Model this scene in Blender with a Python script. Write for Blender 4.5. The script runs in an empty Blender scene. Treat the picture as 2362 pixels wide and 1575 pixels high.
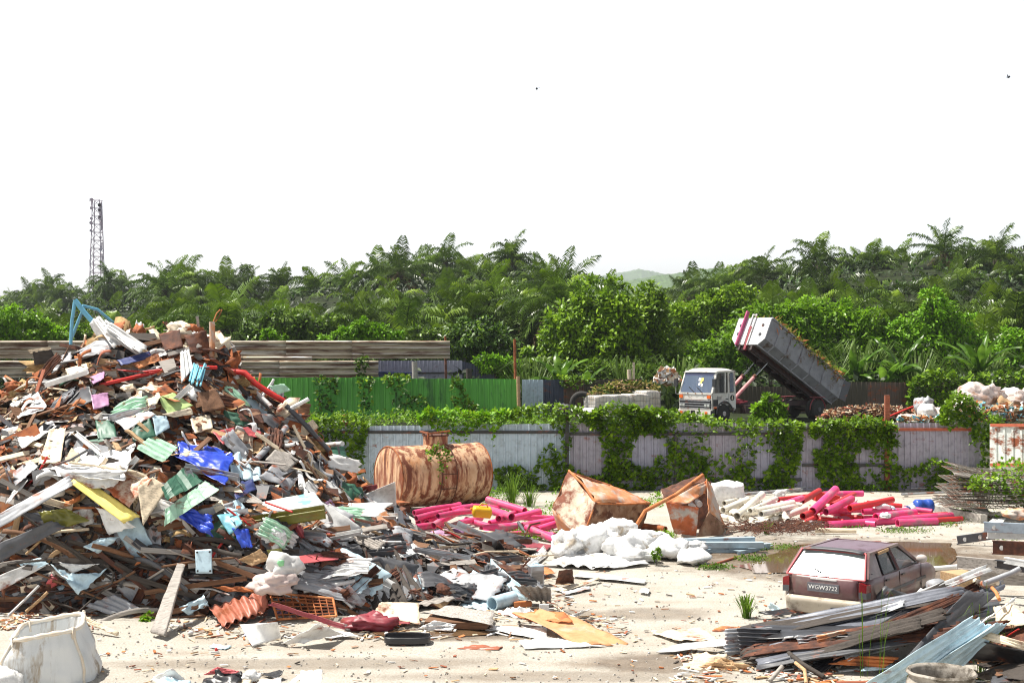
import bpy, bmesh, math, random
from mathutils import Vector, Matrix, noise
R = random.Random(7)
rad = math.radians
sc = bpy.context.scene
COL = sc.collection
# ---------------------------------------------------------------- camera, sky, sun, exposure
F, CX, CY, H = 3000.0, 1181.0, 820.0, 5.0          # photo pixels: focal length, principal column, horizon row; camera height in metres
cam = bpy.data.cameras.new('camera'); camo = bpy.data.objects.new('camera', cam); COL.objects.link(camo)
camo.location = (0, 0, H); camo.rotation_euler = (rad(90), 0, 0)
cam.sensor_width = 36.0; cam.lens = 36.0 * F / 2362.0
cam.shift_y = (CY - 787.5) / 2362.0
cam.clip_start = 0.5; cam.clip_end = 20000
sc.camera = camo
SUN = Vector((-0.42, 0.10, 0.90)).normalized()
sun = bpy.data.lights.new('sun', 'SUN'); sun.energy = 4.9; sun.angle = rad(0.5); sun.color = (1.0, 0.95, 0.87)
suno = bpy.data.objects.new('sun', sun); COL.objects.link(suno)
suno.rotation_euler = SUN.to_track_quat('Z', 'Y').to_euler()
W = bpy.data.worlds.new('World'); sc.world = W; W.use_nodes = True
wn = W.node_tree; bg = wn.nodes['Background']
sky = wn.nodes.new('ShaderNodeTexSky'); sky.sky_type = 'NISHITA'; sky.sun_disc = False
sky.sun_elevation = math.asin(SUN.z); sky.sun_rotation = math.atan2(SUN.x, SUN.y)
sky.air_density = 1.0; sky.dust_density = 6.0; sky.ozone_density = 1.0; sky.altitude = 0
hsv = wn.nodes.new('ShaderNodeHueSaturation'); hsv.inputs['Saturation'].default_value = .35; wn.links.new(sky.outputs[0], hsv.inputs['Color'])   # hazy white tropical sky, brightest near the horizon
wtc = wn.nodes.new('ShaderNodeTexCoord'); wsp = wn.nodes.new('ShaderNodeSeparateXYZ'); wn.links.new(wtc.outputs['Generated'], wsp.inputs[0])
wmr = wn.nodes.new('ShaderNodeMapRange'); wmr.inputs[1].default_value = .28; wmr.inputs[2].default_value = .5; wmr.inputs[3].default_value = 2.2; wmr.inputs[4].default_value = .26; wn.links.new(wsp.outputs['Z'], wmr.inputs[0])
wm2 = wn.nodes.new('ShaderNodeMapRange'); wm2.inputs[1].default_value = 0; wm2.inputs[2].default_value = .16; wm2.inputs[3].default_value = 2.0; wm2.inputs[4].default_value = 1; wn.links.new(wsp.outputs['Z'], wm2.inputs[0]); wmm = wn.nodes.new('ShaderNodeMath'); wmm.operation = 'MULTIPLY'; wn.links.new(wmr.outputs[0], wmm.inputs[0]); wn.links.new(wm2.outputs[0], wmm.inputs[1])
wvm = wn.nodes.new('ShaderNodeVectorMath'); wvm.operation = 'SCALE'; wn.links.new(hsv.outputs[0], wvm.inputs[0]); wn.links.new(wmm.outputs[0], wvm.inputs['Scale'])
wn.links.new(wvm.outputs[0], bg.inputs[0]); bg.inputs[1].default_value = 0.12
sc.view_settings.view_transform = 'Standard'; sc.view_settings.look = 'None'
sc.view_settings.exposure = 0.82; sc.view_settings.gamma = 1
sc.cycles.max_bounces = 6; sc.cycles.transparent_max_bounces = 6; sc.cycles.volume_bounces = 0
sc.cycles.use_denoising = True; sc.cycles.denoising_prefilter = 'NONE'; sc.cycles.pixel_filter_type = 'BLACKMAN_HARRIS'; sc.cycles.filter_width = 1.15
# ---------------------------------------------------------------- pixel <-> place
def P(px, py, d): return Vector(((px - CX) * d / F, d, H - (py - CY) * d / F))
def G(px, py, z=0.0): return P(px, py, (H - z) * F / (py - CY))
def pix(v): return (CX + F * v[0] / max(v[1], .1), CY + F * (H - v[2]) / max(v[1], .1))
def lerp(a, b, t): return a + (b - a) * t
def smooth(a, b, x):
    t = min(1, max(0, (x - a) / (b - a))); return t * t * (3 - 2 * t)
def table(T, x):
    if x <= T[0][0]: return T[0][1]
    for (a, b), (c, d) in zip(T, T[1:]):
        if x <= c: return lerp(b, d, (x - a) / (c - a))
    return T[-1][1]
# ---------------------------------------------------------------- materials
MATS = {}
def nmat(name, cols, rough=.7, metal=0., scale=3., detail=6., bump=0., stretch=(1, 1, 1), over=None, over_amt=.5, over_scale=2., over_stretch=(1, 1, 1),
         trans=0., spec=.5, coat=0., rough_var=0., hue=0.):
    """noise -> ramp of colours, with optional stains (over) that have their own noise, bump, translucency"""
    if name in MATS: return MATS[name]
    m = bpy.data.materials.new(name); m.use_nodes = True; MATS[name] = m
    t = m.node_tree; N = t.nodes; L = t.links; b = N['Principled BSDF']
    tc = N.new('ShaderNodeTexCoord'); oi = N.new('ShaderNodeObjectInfo')
    ml = N.new('ShaderNodeMath'); ml.operation = 'MULTIPLY'; ml.inputs[1].default_value = 61.0; L.new(oi.outputs['Random'], ml.inputs[0])
    def coords(st):
        mp = N.new('ShaderNodeMapping'); mp.inputs['Scale'].default_value = st
        L.new(tc.outputs['Object'], mp.inputs['Vector']); L.new(ml.outputs[0], mp.inputs['Location']); return mp.outputs[0]
    nz = N.new('ShaderNodeTexNoise'); nz.inputs['Scale'].default_value = scale; nz.inputs['Detail'].default_value = detail; nz.inputs['Roughness'].default_value = .62
    L.new(coords(stretch), nz.inputs['Vector'])
    rp = N.new('ShaderNodeValToRGB'); e = rp.color_ramp.elements
    k = len(cols)
    for i, c in enumerate(cols):
        pos = .3 + .4 * i / max(1, k - 1) if not (len(c) == 4) else c[3]
        el = e[i] if i < 2 else e.new(pos)
        el.position = pos; el.color = (c[0], c[1], c[2], 1)
    if k == 1: e[1].position = 1; e[1].color = e[0].color
    L.new(nz.outputs[0], rp.inputs[0]); out = rp.outputs[0]
    if over:
        n2 = N.new('ShaderNodeTexNoise'); n2.inputs['Scale'].default_value = over_scale; n2.inputs['Detail'].default_value = 9; n2.inputs['Roughness'].default_value = .7
        L.new(coords(over_stretch), n2.inputs['Vector'])
        r2 = N.new('ShaderNodeValToRGB'); q = r2.color_ramp.elements
        c0 = .68 - .36 * over_amt
        q[0].position = c0 - .05; q[1].position = c0 + .06; q[0].color = (0, 0, 0, 1); q[1].color = (1, 1, 1, 1)
        L.new(n2.outputs[0], r2.inputs[0])
        mx = N.new('ShaderNodeMix'); mx.data_type = 'RGBA'
        L.new(r2.outputs[0], mx.inputs[0]); L.new(out, mx.inputs[6])
        n3 = N.new('ShaderNodeValToRGB'); z = n3.color_ramp.elements; z[0].position = .3; z[1].position = .7
        z[0].color = (*over, 1); z[1].color = (over[0] * .45, over[1] * .45, over[2] * .5, 1); L.new(nz.outputs[0], n3.inputs[0]); L.new(n3.outputs[0], mx.inputs[7])
        out = mx.outputs[2]
    if hue:
        hs = N.new('ShaderNodeHueSaturation'); mr = N.new('ShaderNodeMapRange'); mr.inputs[3].default_value = 1 - hue; mr.inputs[4].default_value = 1 + hue
        L.new(oi.outputs['Random'], mr.inputs[0]); L.new(mr.outputs[0], hs.inputs['Value']); L.new(out, hs.inputs['Color']); out = hs.outputs[0]
    L.new(out, b.inputs['Base Color'])
    b.inputs['Roughness'].default_value = rough; b.inputs['Metallic'].default_value = metal
    b.inputs['Specular IOR Level'].default_value = spec; b.inputs['Coat Weight'].default_value = coat
    if rough_var:
        mr = N.new('ShaderNodeMapRange'); mr.inputs[3].default_value = rough - rough_var; mr.inputs[4].default_value = rough + rough_var
        L.new(nz.outputs[0], mr.inputs[0]); L.new(mr.outputs[0], b.inputs['Roughness'])
    if bump:
        bp = N.new('ShaderNodeBump'); bp.inputs['Strength'].default_value = bump; bp.inputs['Distance'].default_value = .03
        L.new(nz.outputs[0], bp.inputs['Height']); L.new(bp.outputs[0], b.inputs['Normal'])
    if trans:
        tr = N.new('ShaderNodeBsdfTranslucent'); L.new(out, tr.inputs[0]); ms = N.new('ShaderNodeMixShader'); ms.inputs[0].default_value = trans
        L.new(b.outputs[0], ms.inputs[1]); L.new(tr.outputs[0], ms.inputs[2]); L.new(ms.outputs[0], N['Material Output'].inputs[0])
    return m
RUST = (.30, .075, .022)
def paint(name, c, rust=.25, rough=.5, metal=0., dirt=.85):
    return nmat(name, [tuple(x * dirt * .8 for x in c), c, tuple(min(.9, x * 1.08) for x in c)], rough=rough, metal=metal, scale=5, over=RUST if rust else None, over_amt=rust, over_scale=1.7, over_stretch=(1, 1, 2.2), bump=.15, rough_var=.12)
def wood(name, c): return nmat(name, [tuple(x * .5 for x in c), c, tuple(min(.9, x * 1.25) for x in c)], rough=.85, scale=6, stretch=(.35, 5, 5), bump=.3)
M = dict(
 white=paint('white_paint', (.78, .78, .76), .12), dullwhite=paint('dull_white', (.58, .58, .57), .2), cream=paint('cream_paint', (.72, .62, .46), .3),
 grey=paint('grey_paint', (.33, .34, .36), .25), steel=paint('galvanised', (.42, .43, .46), .22, .38, .75), darkgrey=paint('dark_grey', (.075, .077, .085), .2),
 black=paint('black_paint', (.022, .022, .025), .12, .4), rust=nmat('rusty_iron', [(.10, .03, .014), (.30, .085, .025), (.44, .15, .045)], .85, scale=4, bump=.4),
 darkrust=nmat('dark_rust', [(.03, .014, .01), (.09, .032, .018), (.2, .07, .03)], .85, scale=5, bump=.4),
 orange=nmat('orange_rust', [(.30, .085, .025), (.52, .17, .05), (.60, .26, .11)], .8, scale=2.5, bump=.3, over=(.16, .05, .02), over_amt=.3),
 paleorange=nmat('salmon_rust', [(.62, .40, .26), (.58, .25, .11), (.45, .14, .05)], .8, scale=2.2, bump=.3, over=(.66, .56, .46), over_amt=.42),
 maroon=paint('maroon_paint', (.26, .035, .05), .12), red=paint('red_paint', (.55, .025, .02), .1), pinkred=paint('faded_red', (.50, .09, .10), .15),
 blue=paint('blue_paint', (.03, .10, .42), .1), ltblue=paint('pale_blue', (.50, .66, .74), .06, .35), teal=paint('teal_paint', (.12, .36, .44), .1), navy=paint('navy_paint', (.03, .045, .16), .1),
 green=paint('dark_green', (.035, .12, .075), .12), ltgreen=paint('mint_green', (.40, .64, .47), .16), lime=paint('lime_paint', (.42, .56, .22), .2), yellow=paint('yellow_paint', (.80, .66, .16), .12), olive=paint('olive_paint', (.15, .145, .018), .12, .4),
 tan=wood('tan_wood', (.46, .30, .16)), brown=wood('brown_wood', (.17, .082, .04)), greywood=wood('grey_wood', (.34, .31, .28)), palewood=wood('pale_wood', (.66, .55, .40)), redwood=wood('red_wood', (.30, .09, .045)), darkwood=wood('dark_wood', (.05, .04, .033)),
 lilac=paint('lilac_paint', (.42, .22, .38), .1), rope=nmat('frayed_rope', [(.2, .12, .05), (.5, .34, .15)], .9, scale=12),
 plastic=nmat('white_plastic', [(.70, .70, .68), (.80, .80, .79)], .4, scale=3, trans=.25, bump=.2, over=(.55, .42, .28), over_amt=.12), sack=nmat('woven_sack', [(.60, .60, .58), (.74, .74, .73), (.78, .78, .78)], .6, scale=9, bump=.8, over=(.52, .43, .32), over_amt=.22),
 tyre=nmat('tyre_rubber', [(.018, .017, .016), (.04, .037, .033)], .85, scale=8, bump=.2),
 concrete=nmat('concrete', [(.30, .28, .25), (.46, .43, .38), (.55, .52, .47)], .9, scale=5, bump=.35, over=(.2, .17, .12), over_amt=.25),
)
def glass(name, tint, rough=.03, alpha=.35):
    m = bpy.data.materials.new(name); m.use_nodes = True; N = m.node_tree.nodes; L = m.node_tree.links; b = N['Principled BSDF']
    b.inputs['Base Color'].default_value = (*tint, 1); b.inputs['Roughness'].default_value = rough; b.inputs['Specular IOR Level'].default_value = .9
    tr = N.new('ShaderNodeBsdfTransparent'); tr.inputs[0].default_value = (*[min(1, .55 + x) for x in tint], 1); ms = N.new('ShaderNodeMixShader'); ms.inputs[0].default_value = alpha
    L.new(tr.outputs[0], ms.inputs[1]); L.new(b.outputs[0], ms.inputs[2]); L.new(ms.outputs[0], N['Material Output'].inputs[0]); return m
# ---------------------------------------------------------------- mesh builder
class MB:
    def __init__(s): s.v = []; s.f = []; s.mi = []; s.cur = 0; s.sm = []; s.smooth = False
    def add(s, vs, fs):
        o = len(s.v); s.v += [Vector(x) for x in vs]
        for f in fs: s.f.append([i + o for i in f]); s.mi.append(s.cur); s.sm.append(s.smooth)
    def box(s, c, size, rot=None, taper=0.):
        a, b, h = size[0] / 2, size[1] / 2, size[2] / 2; k = 1 - taper
        vs = [Vector(p) for p in ((-a, -b, -h), (a, -b, -h), (a, b, -h), (-a, b, -h), (-a * k, -b * k, h), (a * k, -b * k, h), (a * k, b * k, h), (-a * k, b * k, h))]
        if rot: vs = [rot @ v for v in vs]
        c = Vector(c); s.add([v + c for v in vs], [(0, 3, 2, 1), (4, 5, 6, 7), (0, 1, 5, 4), (1, 2, 6, 5), (2, 3, 7, 6), (3, 0, 4, 7)])
    def bar(s, a, b, w, h, up=(0, 0, 1)):
        a = Vector(a); b = Vector(b); x = b - a; l = x.length
        if l < 1e-6: return
        x.normalize(); y = Vector(up).cross(x)
        if y.length < 1e-3: y = Vector((0, 1, 0)).cross(x)
        y.normalize(); z = x.cross(y); m = Matrix((x, y, z)).transposed()
        s.box((a + b) / 2, (l, w, h), m)
    def tube(s, pts, r, n=8, cap=True, hollow=0.):
        pts = [Vector(p) for p in pts]; rs = r if isinstance(r, (list, tuple)) else [r] * len(pts)
        rings = []; up = None
        for i, p in enumerate(pts):
            t = (pts[min(i + 1, len(pts) - 1)] - pts[max(i - 1, 0)]).normalized()
            if up is None: up = Vector((0, 0, 1)) if abs(t.z) < .9 else Vector((1, 0, 0))
            u = up - t * up.dot(t)
            if u.length < 1e-4: u = t.orthogonal()
            u.normalize(); w = t.cross(u); up = u
            rings.append([p + (u * math.cos(2 * math.pi * k / n) + w * math.sin(2 * math.pi * k / n)) * rs[i] for k in range(n)])
        vs = [v for q in rings for v in q]
        fs = [(i * n + k, i * n + (k + 1) % n, (i + 1) * n + (k + 1) % n, (i + 1) * n + k) for i in range(len(pts) - 1) for k in range(n)]
        sv = s.smooth; s.smooth = True; s.add(vs, fs)
        if hollow:
            inn = [[p + (v - p) * hollow for v in q] for p, q in zip(pts, rings)]
            iv = [v for q in inn for v in q]; s.add(iv, [f[::-1] for f in fs]); s.smooth = sv
            for q, w_ in ((rings[0], inn[0]), (rings[-1], inn[-1])):
                s.add(q + w_, [(k, (k + 1) % n, n + (k + 1) % n, n + k) for k in range(n)])
        elif cap:
            s.smooth = sv; s.add(rings[0], [tuple(range(n))[::-1]]); s.add(rings[-1], [tuple(range(n))])
        s.smooth = sv
    def grid(s, fn, nu, nv, thick=0.):
        pts = [[Vector(fn(i / nu, j / nv)) for j in range(nv + 1)] for i in range(nu + 1)]
        idx = lambda i, j: i * (nv + 1) + j
        fs = [(idx(i, j), idx(i + 1, j), idx(i + 1, j + 1), idx(i, j + 1)) for i in range(nu) for j in range(nv)]
        flat = [p for q in pts for p in q]
        if not thick: s.add(flat, fs); return
        nm = []
        for i in range(nu + 1):
            for j in range(nv + 1):
                a = pts[min(i + 1, nu)][j] - pts[max(i - 1, 0)][j]; b = pts[i][min(j + 1, nv)] - pts[i][max(j - 1, 0)]
                n = a.cross(b); nm.append(n.normalized() if n.length > 1e-9 else Vector((0, 0, 1)))
        back = [p - n * thick for p, n in zip(flat, nm)]; k = len(flat)
        rim = [idx(i, 0) for i in range(nu)] + [idx(nu, j) for j in range(nv)] + [idx(i, nv) for i in range(nu, 0, -1)] + [idx(0, j) for j in range(nv, 0, -1)]
        fs2 = fs + [tuple(q + k for q in f[::-1]) for f in fs] + [(rim[q], rim[q] + k, rim[(q + 1) % len(rim)] + k, rim[(q + 1) % len(rim)]) for q in range(len(rim))]
        s.add(flat + back, fs2)
    def prism(s, poly, vec):
        n = len(poly); a = [Vector(p) for p in poly]; b = [p + Vector(vec) for p in a]
        s.add(a + b, [tuple(range(n))[::-1], tuple(range(n, 2 * n))] + [(k, (k + 1) % n, n + (k + 1) % n, n + k) for k in range(n)])
    def blob(s, c, rx, ry, rz, amp=.2, freq=1.5, seed=0, nu=14, nv=9, flat=None):
        c = Vector(c); vs = []; sv = s.smooth
        for j in range(nv + 1):
            th = math.pi * j / nv
            for i in range(nu):
                ph = 2 * math.pi * i / nu; d = Vector((math.sin(th) * math.cos(ph), math.sin(th) * math.sin(ph), math.cos(th)))
                k = 1 + amp * noise.noise(d * freq + Vector((seed * 3.7, seed, 0))) + amp * .5 * noise.noise(d * freq * 3 + Vector((seed, 9, seed)))
                p = Vector((d.x * rx * k, d.y * ry * k, d.z * rz * k))
                if flat is not None: p.z = max(p.z, flat)
                vs.append(c + p)
        s.smooth = True
        s.add(vs, [(j * nu + i, (j + 1) * nu + i, (j + 1) * nu + (i + 1) % nu, j * nu + (i + 1) % nu) for j in range(nv) for i in range(nu)]); s.smooth = sv
    def mesh(s, name, mats, off=(0, 0, 0)):
        me = bpy.data.meshes.new(name); o = Vector(off)
        me.from_pydata([tuple(v - o) for v in s.v], [], s.f)
        for m in (mats if isinstance(mats, (list, tuple)) else [mats]): me.materials.append(m)
        me.polygons.foreach_set('material_index', s.mi); me.polygons.foreach_set('use_smooth', s.sm); me.update(); return me
    def base(s):
        n = len(s.v); return Vector((sum(v.x for v in s.v) / n, sum(v.y for v in s.v) / n, min(v.z for v in s.v)))
    def build(s, name, mats, parent=None, world=False):
        """top level: origin at the base of the thing; under a parent: vertices are local, or world ones if world=True"""
        off = s.base() if parent is None else (parent.location if world else Vector((0, 0, 0)))
        o = bpy.data.objects.new(name, s.mesh(name, mats, off)); COL.objects.link(o)
        if parent is None: o.location = off
        else: o.parent = parent
        return o
def part(mb, name, mats, parent, world=False):
    o = mb.build(name, mats, parent, world); return o
def tag(o, label, cat, group=None, kind=None):
    o['label'] = label; o['category'] = cat
    if group: o['group'] = group
    if kind: o['kind'] = kind
    return o
def struct(o, kind='structure', label=None):
    o['kind'] = kind
    if label: o['label'] = label
    return o
def empty(name, loc, rz=0.):
    o = bpy.data.objects.new(name, None); COL.objects.link(o); o.location = loc; o.rotation_euler = (0, 0, rz); o.empty_display_size = .3; return o
def copy_tree(o, parent=None):
    c = o.copy(); COL.objects.link(c); c.parent = parent
    for ch in list(o.children): copy_tree(ch, c)
    return c
def corr(A, B, C, D, ribs=0, amp=.03, crumple=0., nu=None, nv=10, seed=0, thick=.008, fold=None, square=False, sag=0., torn=0.):
    """builder for a sheet with corners A B C D (ribs run from A to D, across A-B)"""
    A, B, C, D = map(Vector, (A, B, C, D)); n = (B - A).cross(D - A)
    n = n.normalized() if n.length > 1e-9 else Vector((0, 0, 1))
    nu = nu or (max(8, ribs * 6) if ribs else 12); mb = MB(); mb.smooth = not square
    def fn(u, v):
        if torn:
            v2 = v + (torn * noise.noise(Vector((u * 7, seed * 2.1, 5))) * (1 if v > .5 else -1) * abs(v - .5) * 2); u2 = u + torn * .6 * noise.noise(Vector((v * 6, seed, 9))) * abs(u - .5) * 2
        else: u2, v2 = u, v
        p = A.lerp(B, u2).lerp(D.lerp(C, u2), v2); d = 0
        if ribs:
            ph = u * ribs; w = math.sin(2 * math.pi * ph)
            if square: f = ph % 1; w = 1 if f < .22 else (1 - (f - .22) / .06 if f < .28 else (0 if f < .94 else (f - .94) / .06))
            d += amp * w
        if crumple: d += crumple * (.5 * noise.noise(Vector((u * 3.1 + seed, v * 2.7, seed * 1.3))) + .9 * abs(noise.noise(Vector((u * 3.7 + seed, v * 2.3, seed)))) + .35 * abs(noise.noise(Vector((u * 9 + seed, v * 6, seed)))))
        if fold: d += fold[1] * abs(v - fold[0])
        d -= sag * (1 - (2 * v - 1) ** 2)
        return p + n * d
    mb.grid(fn, nu, nv, thick); return mb
# ---------------------------------------------------------------- ground
def hillamp(px): return table([(-400, 9), (0, 8), (400, 10), (900, 13), (1200, 14), (1300, 10), (1400, 4), (1520, 5), (1650, 10), (1900, 16), (2300, 18), (2900, 18)], px)
def tz(x, y):
    z = .02 * noise.noise(Vector((x * .35, y * .35, 0))) * smooth(10, 16, y)
    z += 1.5 * smooth(48.7, 49.5, y)
    if y > 70: z += hillamp(CX + F * x / y) * smooth(82, 195, y) + (y - 70) * .004
    return z
mb = MB(); mb.smooth = True
ys = [-60, -20, 0, 10, 15] + [16 + .5 * k for k in range(64)] + [48 + .25 * k for k in range(8)] + [50 + 2.5 * k for k in range(18)] + [95 + 8 * k for k in range(18)] + [240, 270, 310, 380, 460, 600, 800, 1200, 1800, 3000, 4000, 5000]
nx = 120; vs = []
for y in ys:
    wdt = 60 + max(0, y) * .75
    for i in range(nx + 1):
        x = -wdt + 2 * wdt * i / nx; vs.append((x, y, tz(x, max(y, 1))))
mb.add(vs, [(j * (nx + 1) + i, j * (nx + 1) + i + 1, (j + 1) * (nx + 1) + i + 1, (j + 1) * (nx + 1) + i) for j in range(len(ys) - 1) for i in range(nx)])
gm = bpy.data.materials.new('dirt_ground'); gm.use_nodes = True; N = gm.node_tree.nodes; L = gm.node_tree.links; b = N['Principled BSDF']
tc = N.new('ShaderNodeTexCoord')
def nz(scale, det=8, st=(1, 1, 1), rough=.6):
    mp = N.new('ShaderNodeMapping'); mp.inputs['Scale'].default_value = st; L.new(tc.outputs['Object'], mp.inputs[0])
    n = N.new('ShaderNodeTexNoise'); n.inputs['Scale'].default_value = scale; n.inputs['Detail'].default_value = det; n.inputs['Roughness'].default_value = rough; L.new(mp.outputs[0], n.inputs[0]); return n.outputs[0]
def ramp(src, *els):
    r = N.new('ShaderNodeValToRGB'); e = r.color_ramp.elements
    for i, (p, c) in enumerate(els):
        q = e[i] if i < 2 else e.new(p)
        q.position = p; q.color = (*c, 1)
    L.new(src, r.inputs[0]); return r.outputs[0]
def mix(f, a, c):
    m = N.new('ShaderNodeMix'); m.data_type = 'RGBA'; L.new(f, m.inputs[0]); L.new(a, m.inputs[6]); L.new(c, m.inputs[7]); return m.outputs[2]
base = ramp(nz(.9, 10), (.3, (.29, .27, .235)), (.5, (.395, .38, .34)), (.72, (.47, .46, .425)))
fine = ramp(nz(26, 6, rough=.8), (.33, (.22, .185, .145)), (.5, (.43, .385, .32)), (.62, (.66, .63, .57)))
mm = N.new('ShaderNodeMix'); mm.data_type = 'RGBA'; mm.inputs[0].default_value = .45; L.new(base, mm.inputs[6]); L.new(fine, mm.inputs[7])
tracks = ramp(nz(.5, 10, (.6, 1.2, 1), .7), (.5, (0, 0, 0)), (.72, (.5, .5, .5)))
brown = ramp(nz(3, 9), (.35, (.22, .15, .095)), (.65, (.36, .27, .185)))
c1 = mix(tracks, mm.outputs[2], brown)
sx = N.new('ShaderNodeSeparateXYZ'); L.new(tc.outputs['Object'], sx.inputs[0])
my = N.new('ShaderNodeMapRange'); my.inputs[1].default_value = 48.6; my.inputs[2].default_value = 49.6; L.new(sx.outputs['Y'], my.inputs[0])
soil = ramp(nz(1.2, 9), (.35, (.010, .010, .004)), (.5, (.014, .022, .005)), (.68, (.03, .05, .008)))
c1 = mix(my.outputs[0], c1, soil)                                   # raised land beyond the fence: overgrown soil, palm shade put into its near-black colour
wet = None                                                           # damp, darker ground round the puddles and in two ruts
for (wx_, wy_, ra, rb, st_) in ((1980, 1290, 4.6, 3.6, .95), (1540, 1530, 1.5, .75, .8), (1510, 1415, 1.2, .6, .55), (1010, 1462, 1.9, .6, .8), (1330, 1560, 3., .35, .5), (700, 1530, 3.4, .4, .5), (1290, 1415, 1.2, .5, .6)):
    gp = G(wx_, wy_); mp = N.new('ShaderNodeMapping'); mp.inputs['Location'].default_value = (-gp.x / ra, -gp.y / rb, 0); mp.inputs['Scale'].default_value = (1 / ra, 1 / rb, 0); L.new(tc.outputs['Object'], mp.inputs[0])
    ln_ = N.new('ShaderNodeVectorMath'); ln_.operation = 'LENGTH'; L.new(mp.outputs[0], ln_.inputs[0]); ad = N.new('ShaderNodeMath'); ad.operation = 'MULTIPLY_ADD'; L.new(nz(1.1, 8, rough=.7), ad.inputs[0]); ad.inputs[1].default_value = 1.3; L.new(ln_.outputs['Value'], ad.inputs[2])
    mr = N.new('ShaderNodeMapRange'); mr.inputs[1].default_value = 1.35; mr.inputs[2].default_value = 1.85; mr.inputs[3].default_value = st_; mr.inputs[4].default_value = 0; L.new(ad.outputs[0], mr.inputs[0])
    if wet is None: wet = mr.outputs[0]
    else: mxn = N.new('ShaderNodeMath'); mxn.operation = 'MAXIMUM'; L.new(wet, mxn.inputs[0]); L.new(mr.outputs[0], mxn.inputs[1]); wet = mxn.outputs[0]
c1 = mix(wet, c1, ramp(nz(3, 8), (.35, (.10, .068, .042)), (.65, (.19, .14, .095))))
rr_ = N.new('ShaderNodeMapRange'); rr_.inputs[3].default_value = .92; rr_.inputs[4].default_value = .38; L.new(wet, rr_.inputs[0]); L.new(rr_.outputs[0], b.inputs['Roughness'])
L.new(c1, b.inputs['Base Color']); b.inputs['Specular IOR Level'].default_value = .2
bp = N.new('ShaderNodeBump'); bp.inputs['Strength'].default_value = .7; bp.inputs['Distance'].default_value = .04; L.new(nz(14, 8, rough=.75), bp.inputs['Height']); L.new(bp.outputs[0], b.inputs['Normal'])
g = bpy.data.objects.new('ground', mb.mesh('ground', gm)); COL.objects.link(g); struct(g)
# puddles: thin sheets of brown water and of wet mud
wm = nmat('puddle_water', [(.10, .06, .03), (.14, .085, .045)], .04, scale=.6, spec=.6)
mud = nmat('wet_mud', [(.11, .075, .05), (.20, .15, .10)], .42, scale=4, bump=.25)
def patch(name, pts, m, z, seed=1, ky=.16):
    mb = MB(); c = [G(*p) for p in pts]; n = len(c); out = []
    for k in range(n):
        for t in range(6):
            q = c[k].lerp(c[(k + 1) % n], t / 6); w = .22 * noise.noise(Vector((q.x * 1.3, q.y * 1.3, seed))); out.append(q + Vector((w * 1.6, w, 0)))
    for q in out: q.z = z + .014
    mb.add(out, [tuple(range(len(out)))]); o = mb.build(name, m); struct(o); return o
patch('puddle', [(1750, 1322), (1700, 1306), (1770, 1280), (1860, 1256), (2030, 1248), (2195, 1254), (2205, 1300), (2130, 1330), (1900, 1322)], wm, .010, 2)
patch('puddle', [(860, 1460), (1010, 1448), (1190, 1446), (1180, 1462), (1000, 1474)], wm, .008, 3)
# far hills beyond the oil palms
hm = nmat('wooded_hill', [(.020, .045, .012), (.05, .10, .022), (.09, .16, .04)], .9, scale=.12, bump=.6)
def hill(name, top, d, depth, amp, step, seed):
    mb = MB(); mb.smooth = False; xs = list(range(int(top[0][0]), int(top[-1][0]) + 1, step)); rows = 12
    vs = []
    for j in range(rows + 1):
        t = j / rows
        for x in xs:
            dd = d + depth * (t - .5); p = P(x, table(top, x), d); zz = p.z * math.sin(math.pi * min(1, t * 1.0 + .0001)) ** .8
            zz += amp * abs(noise.noise(Vector((x * .09, t * 30, seed)))) * 2.2 * math.sin(math.pi * t)
            vs.append(((x - CX) * d / F, dd, max(zz, -.5)))
    m = len(xs)
    mb.add(vs, [(j * m + i, j * m + i + 1, (j + 1) * m + i + 1, (j + 1) * m + i) for j in range(rows) for i in range(m - 1)])
    o = mb.build(name, hm); struct(o); return o
hill('hill', [(1150, 700), (1300, 676), (1380, 660), (1450, 648), (1520, 636), (1570, 630), (1640, 620), (1760, 625), (1900, 660)], 1900, 600, 2.2, 3, 1)
hill('hill', [(1050, 730), (1250, 680), (1340, 646), (1380, 638), (1450, 626), (1475, 621), (1520, 630), (1600, 642), (1760, 660), (1900, 720)], 4300, 700, 3, 3, 2)
# ---------------------------------------------------------------- fences and sheds
def steelmat(name, c, rust, **k): return paint(name, c, rust, .45, **k)
fm = dict(pale=steelmat('fence_pale', (.45, .54, .62), .05), mauve=steelmat('fence_mauve', (.33, .31, .37), .12), green=nmat('fence_green', [(.06, .22, .025), (.10, .38, .04), (.13, .44, .055)], .5, scale=1.2, stretch=(3, 3, .25), over=(.012, .05, .018), over_amt=.22, over_stretch=(1, 1, .35), over_scale=.6),
          brown=steelmat('fence_brown', (.10, .065, .045), .3), dim=nmat('fence_dim', [(.05, .045, .03), (.09, .075, .05)], .7, scale=2, stretch=(4, 4, .3)), navy=steelmat('fence_navy', (.04, .05, .085), .1), rail=paint('fence_rail', (.035, .035, .035), .2), redrail=nmat('red_rail', [(.30, .06, .03), (.50, .13, .06)], .7, scale=4),
          whiterust=paint('fence_white_rust', (.62, .66, .62), .42), zinc=nmat('zinc_sheet', [(.26, .18, .10), (.48, .41, .30), (.66, .65, .66)], .42, .0, scale=1.6, stretch=(.12, 1, 7), over=(.16, .07, .035), over_amt=.42, over_scale=1.1, over_stretch=(.3, 1, 6), bump=.1), shed=steelmat('shed_sheet', (.32, .32, .40), .08))
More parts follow.
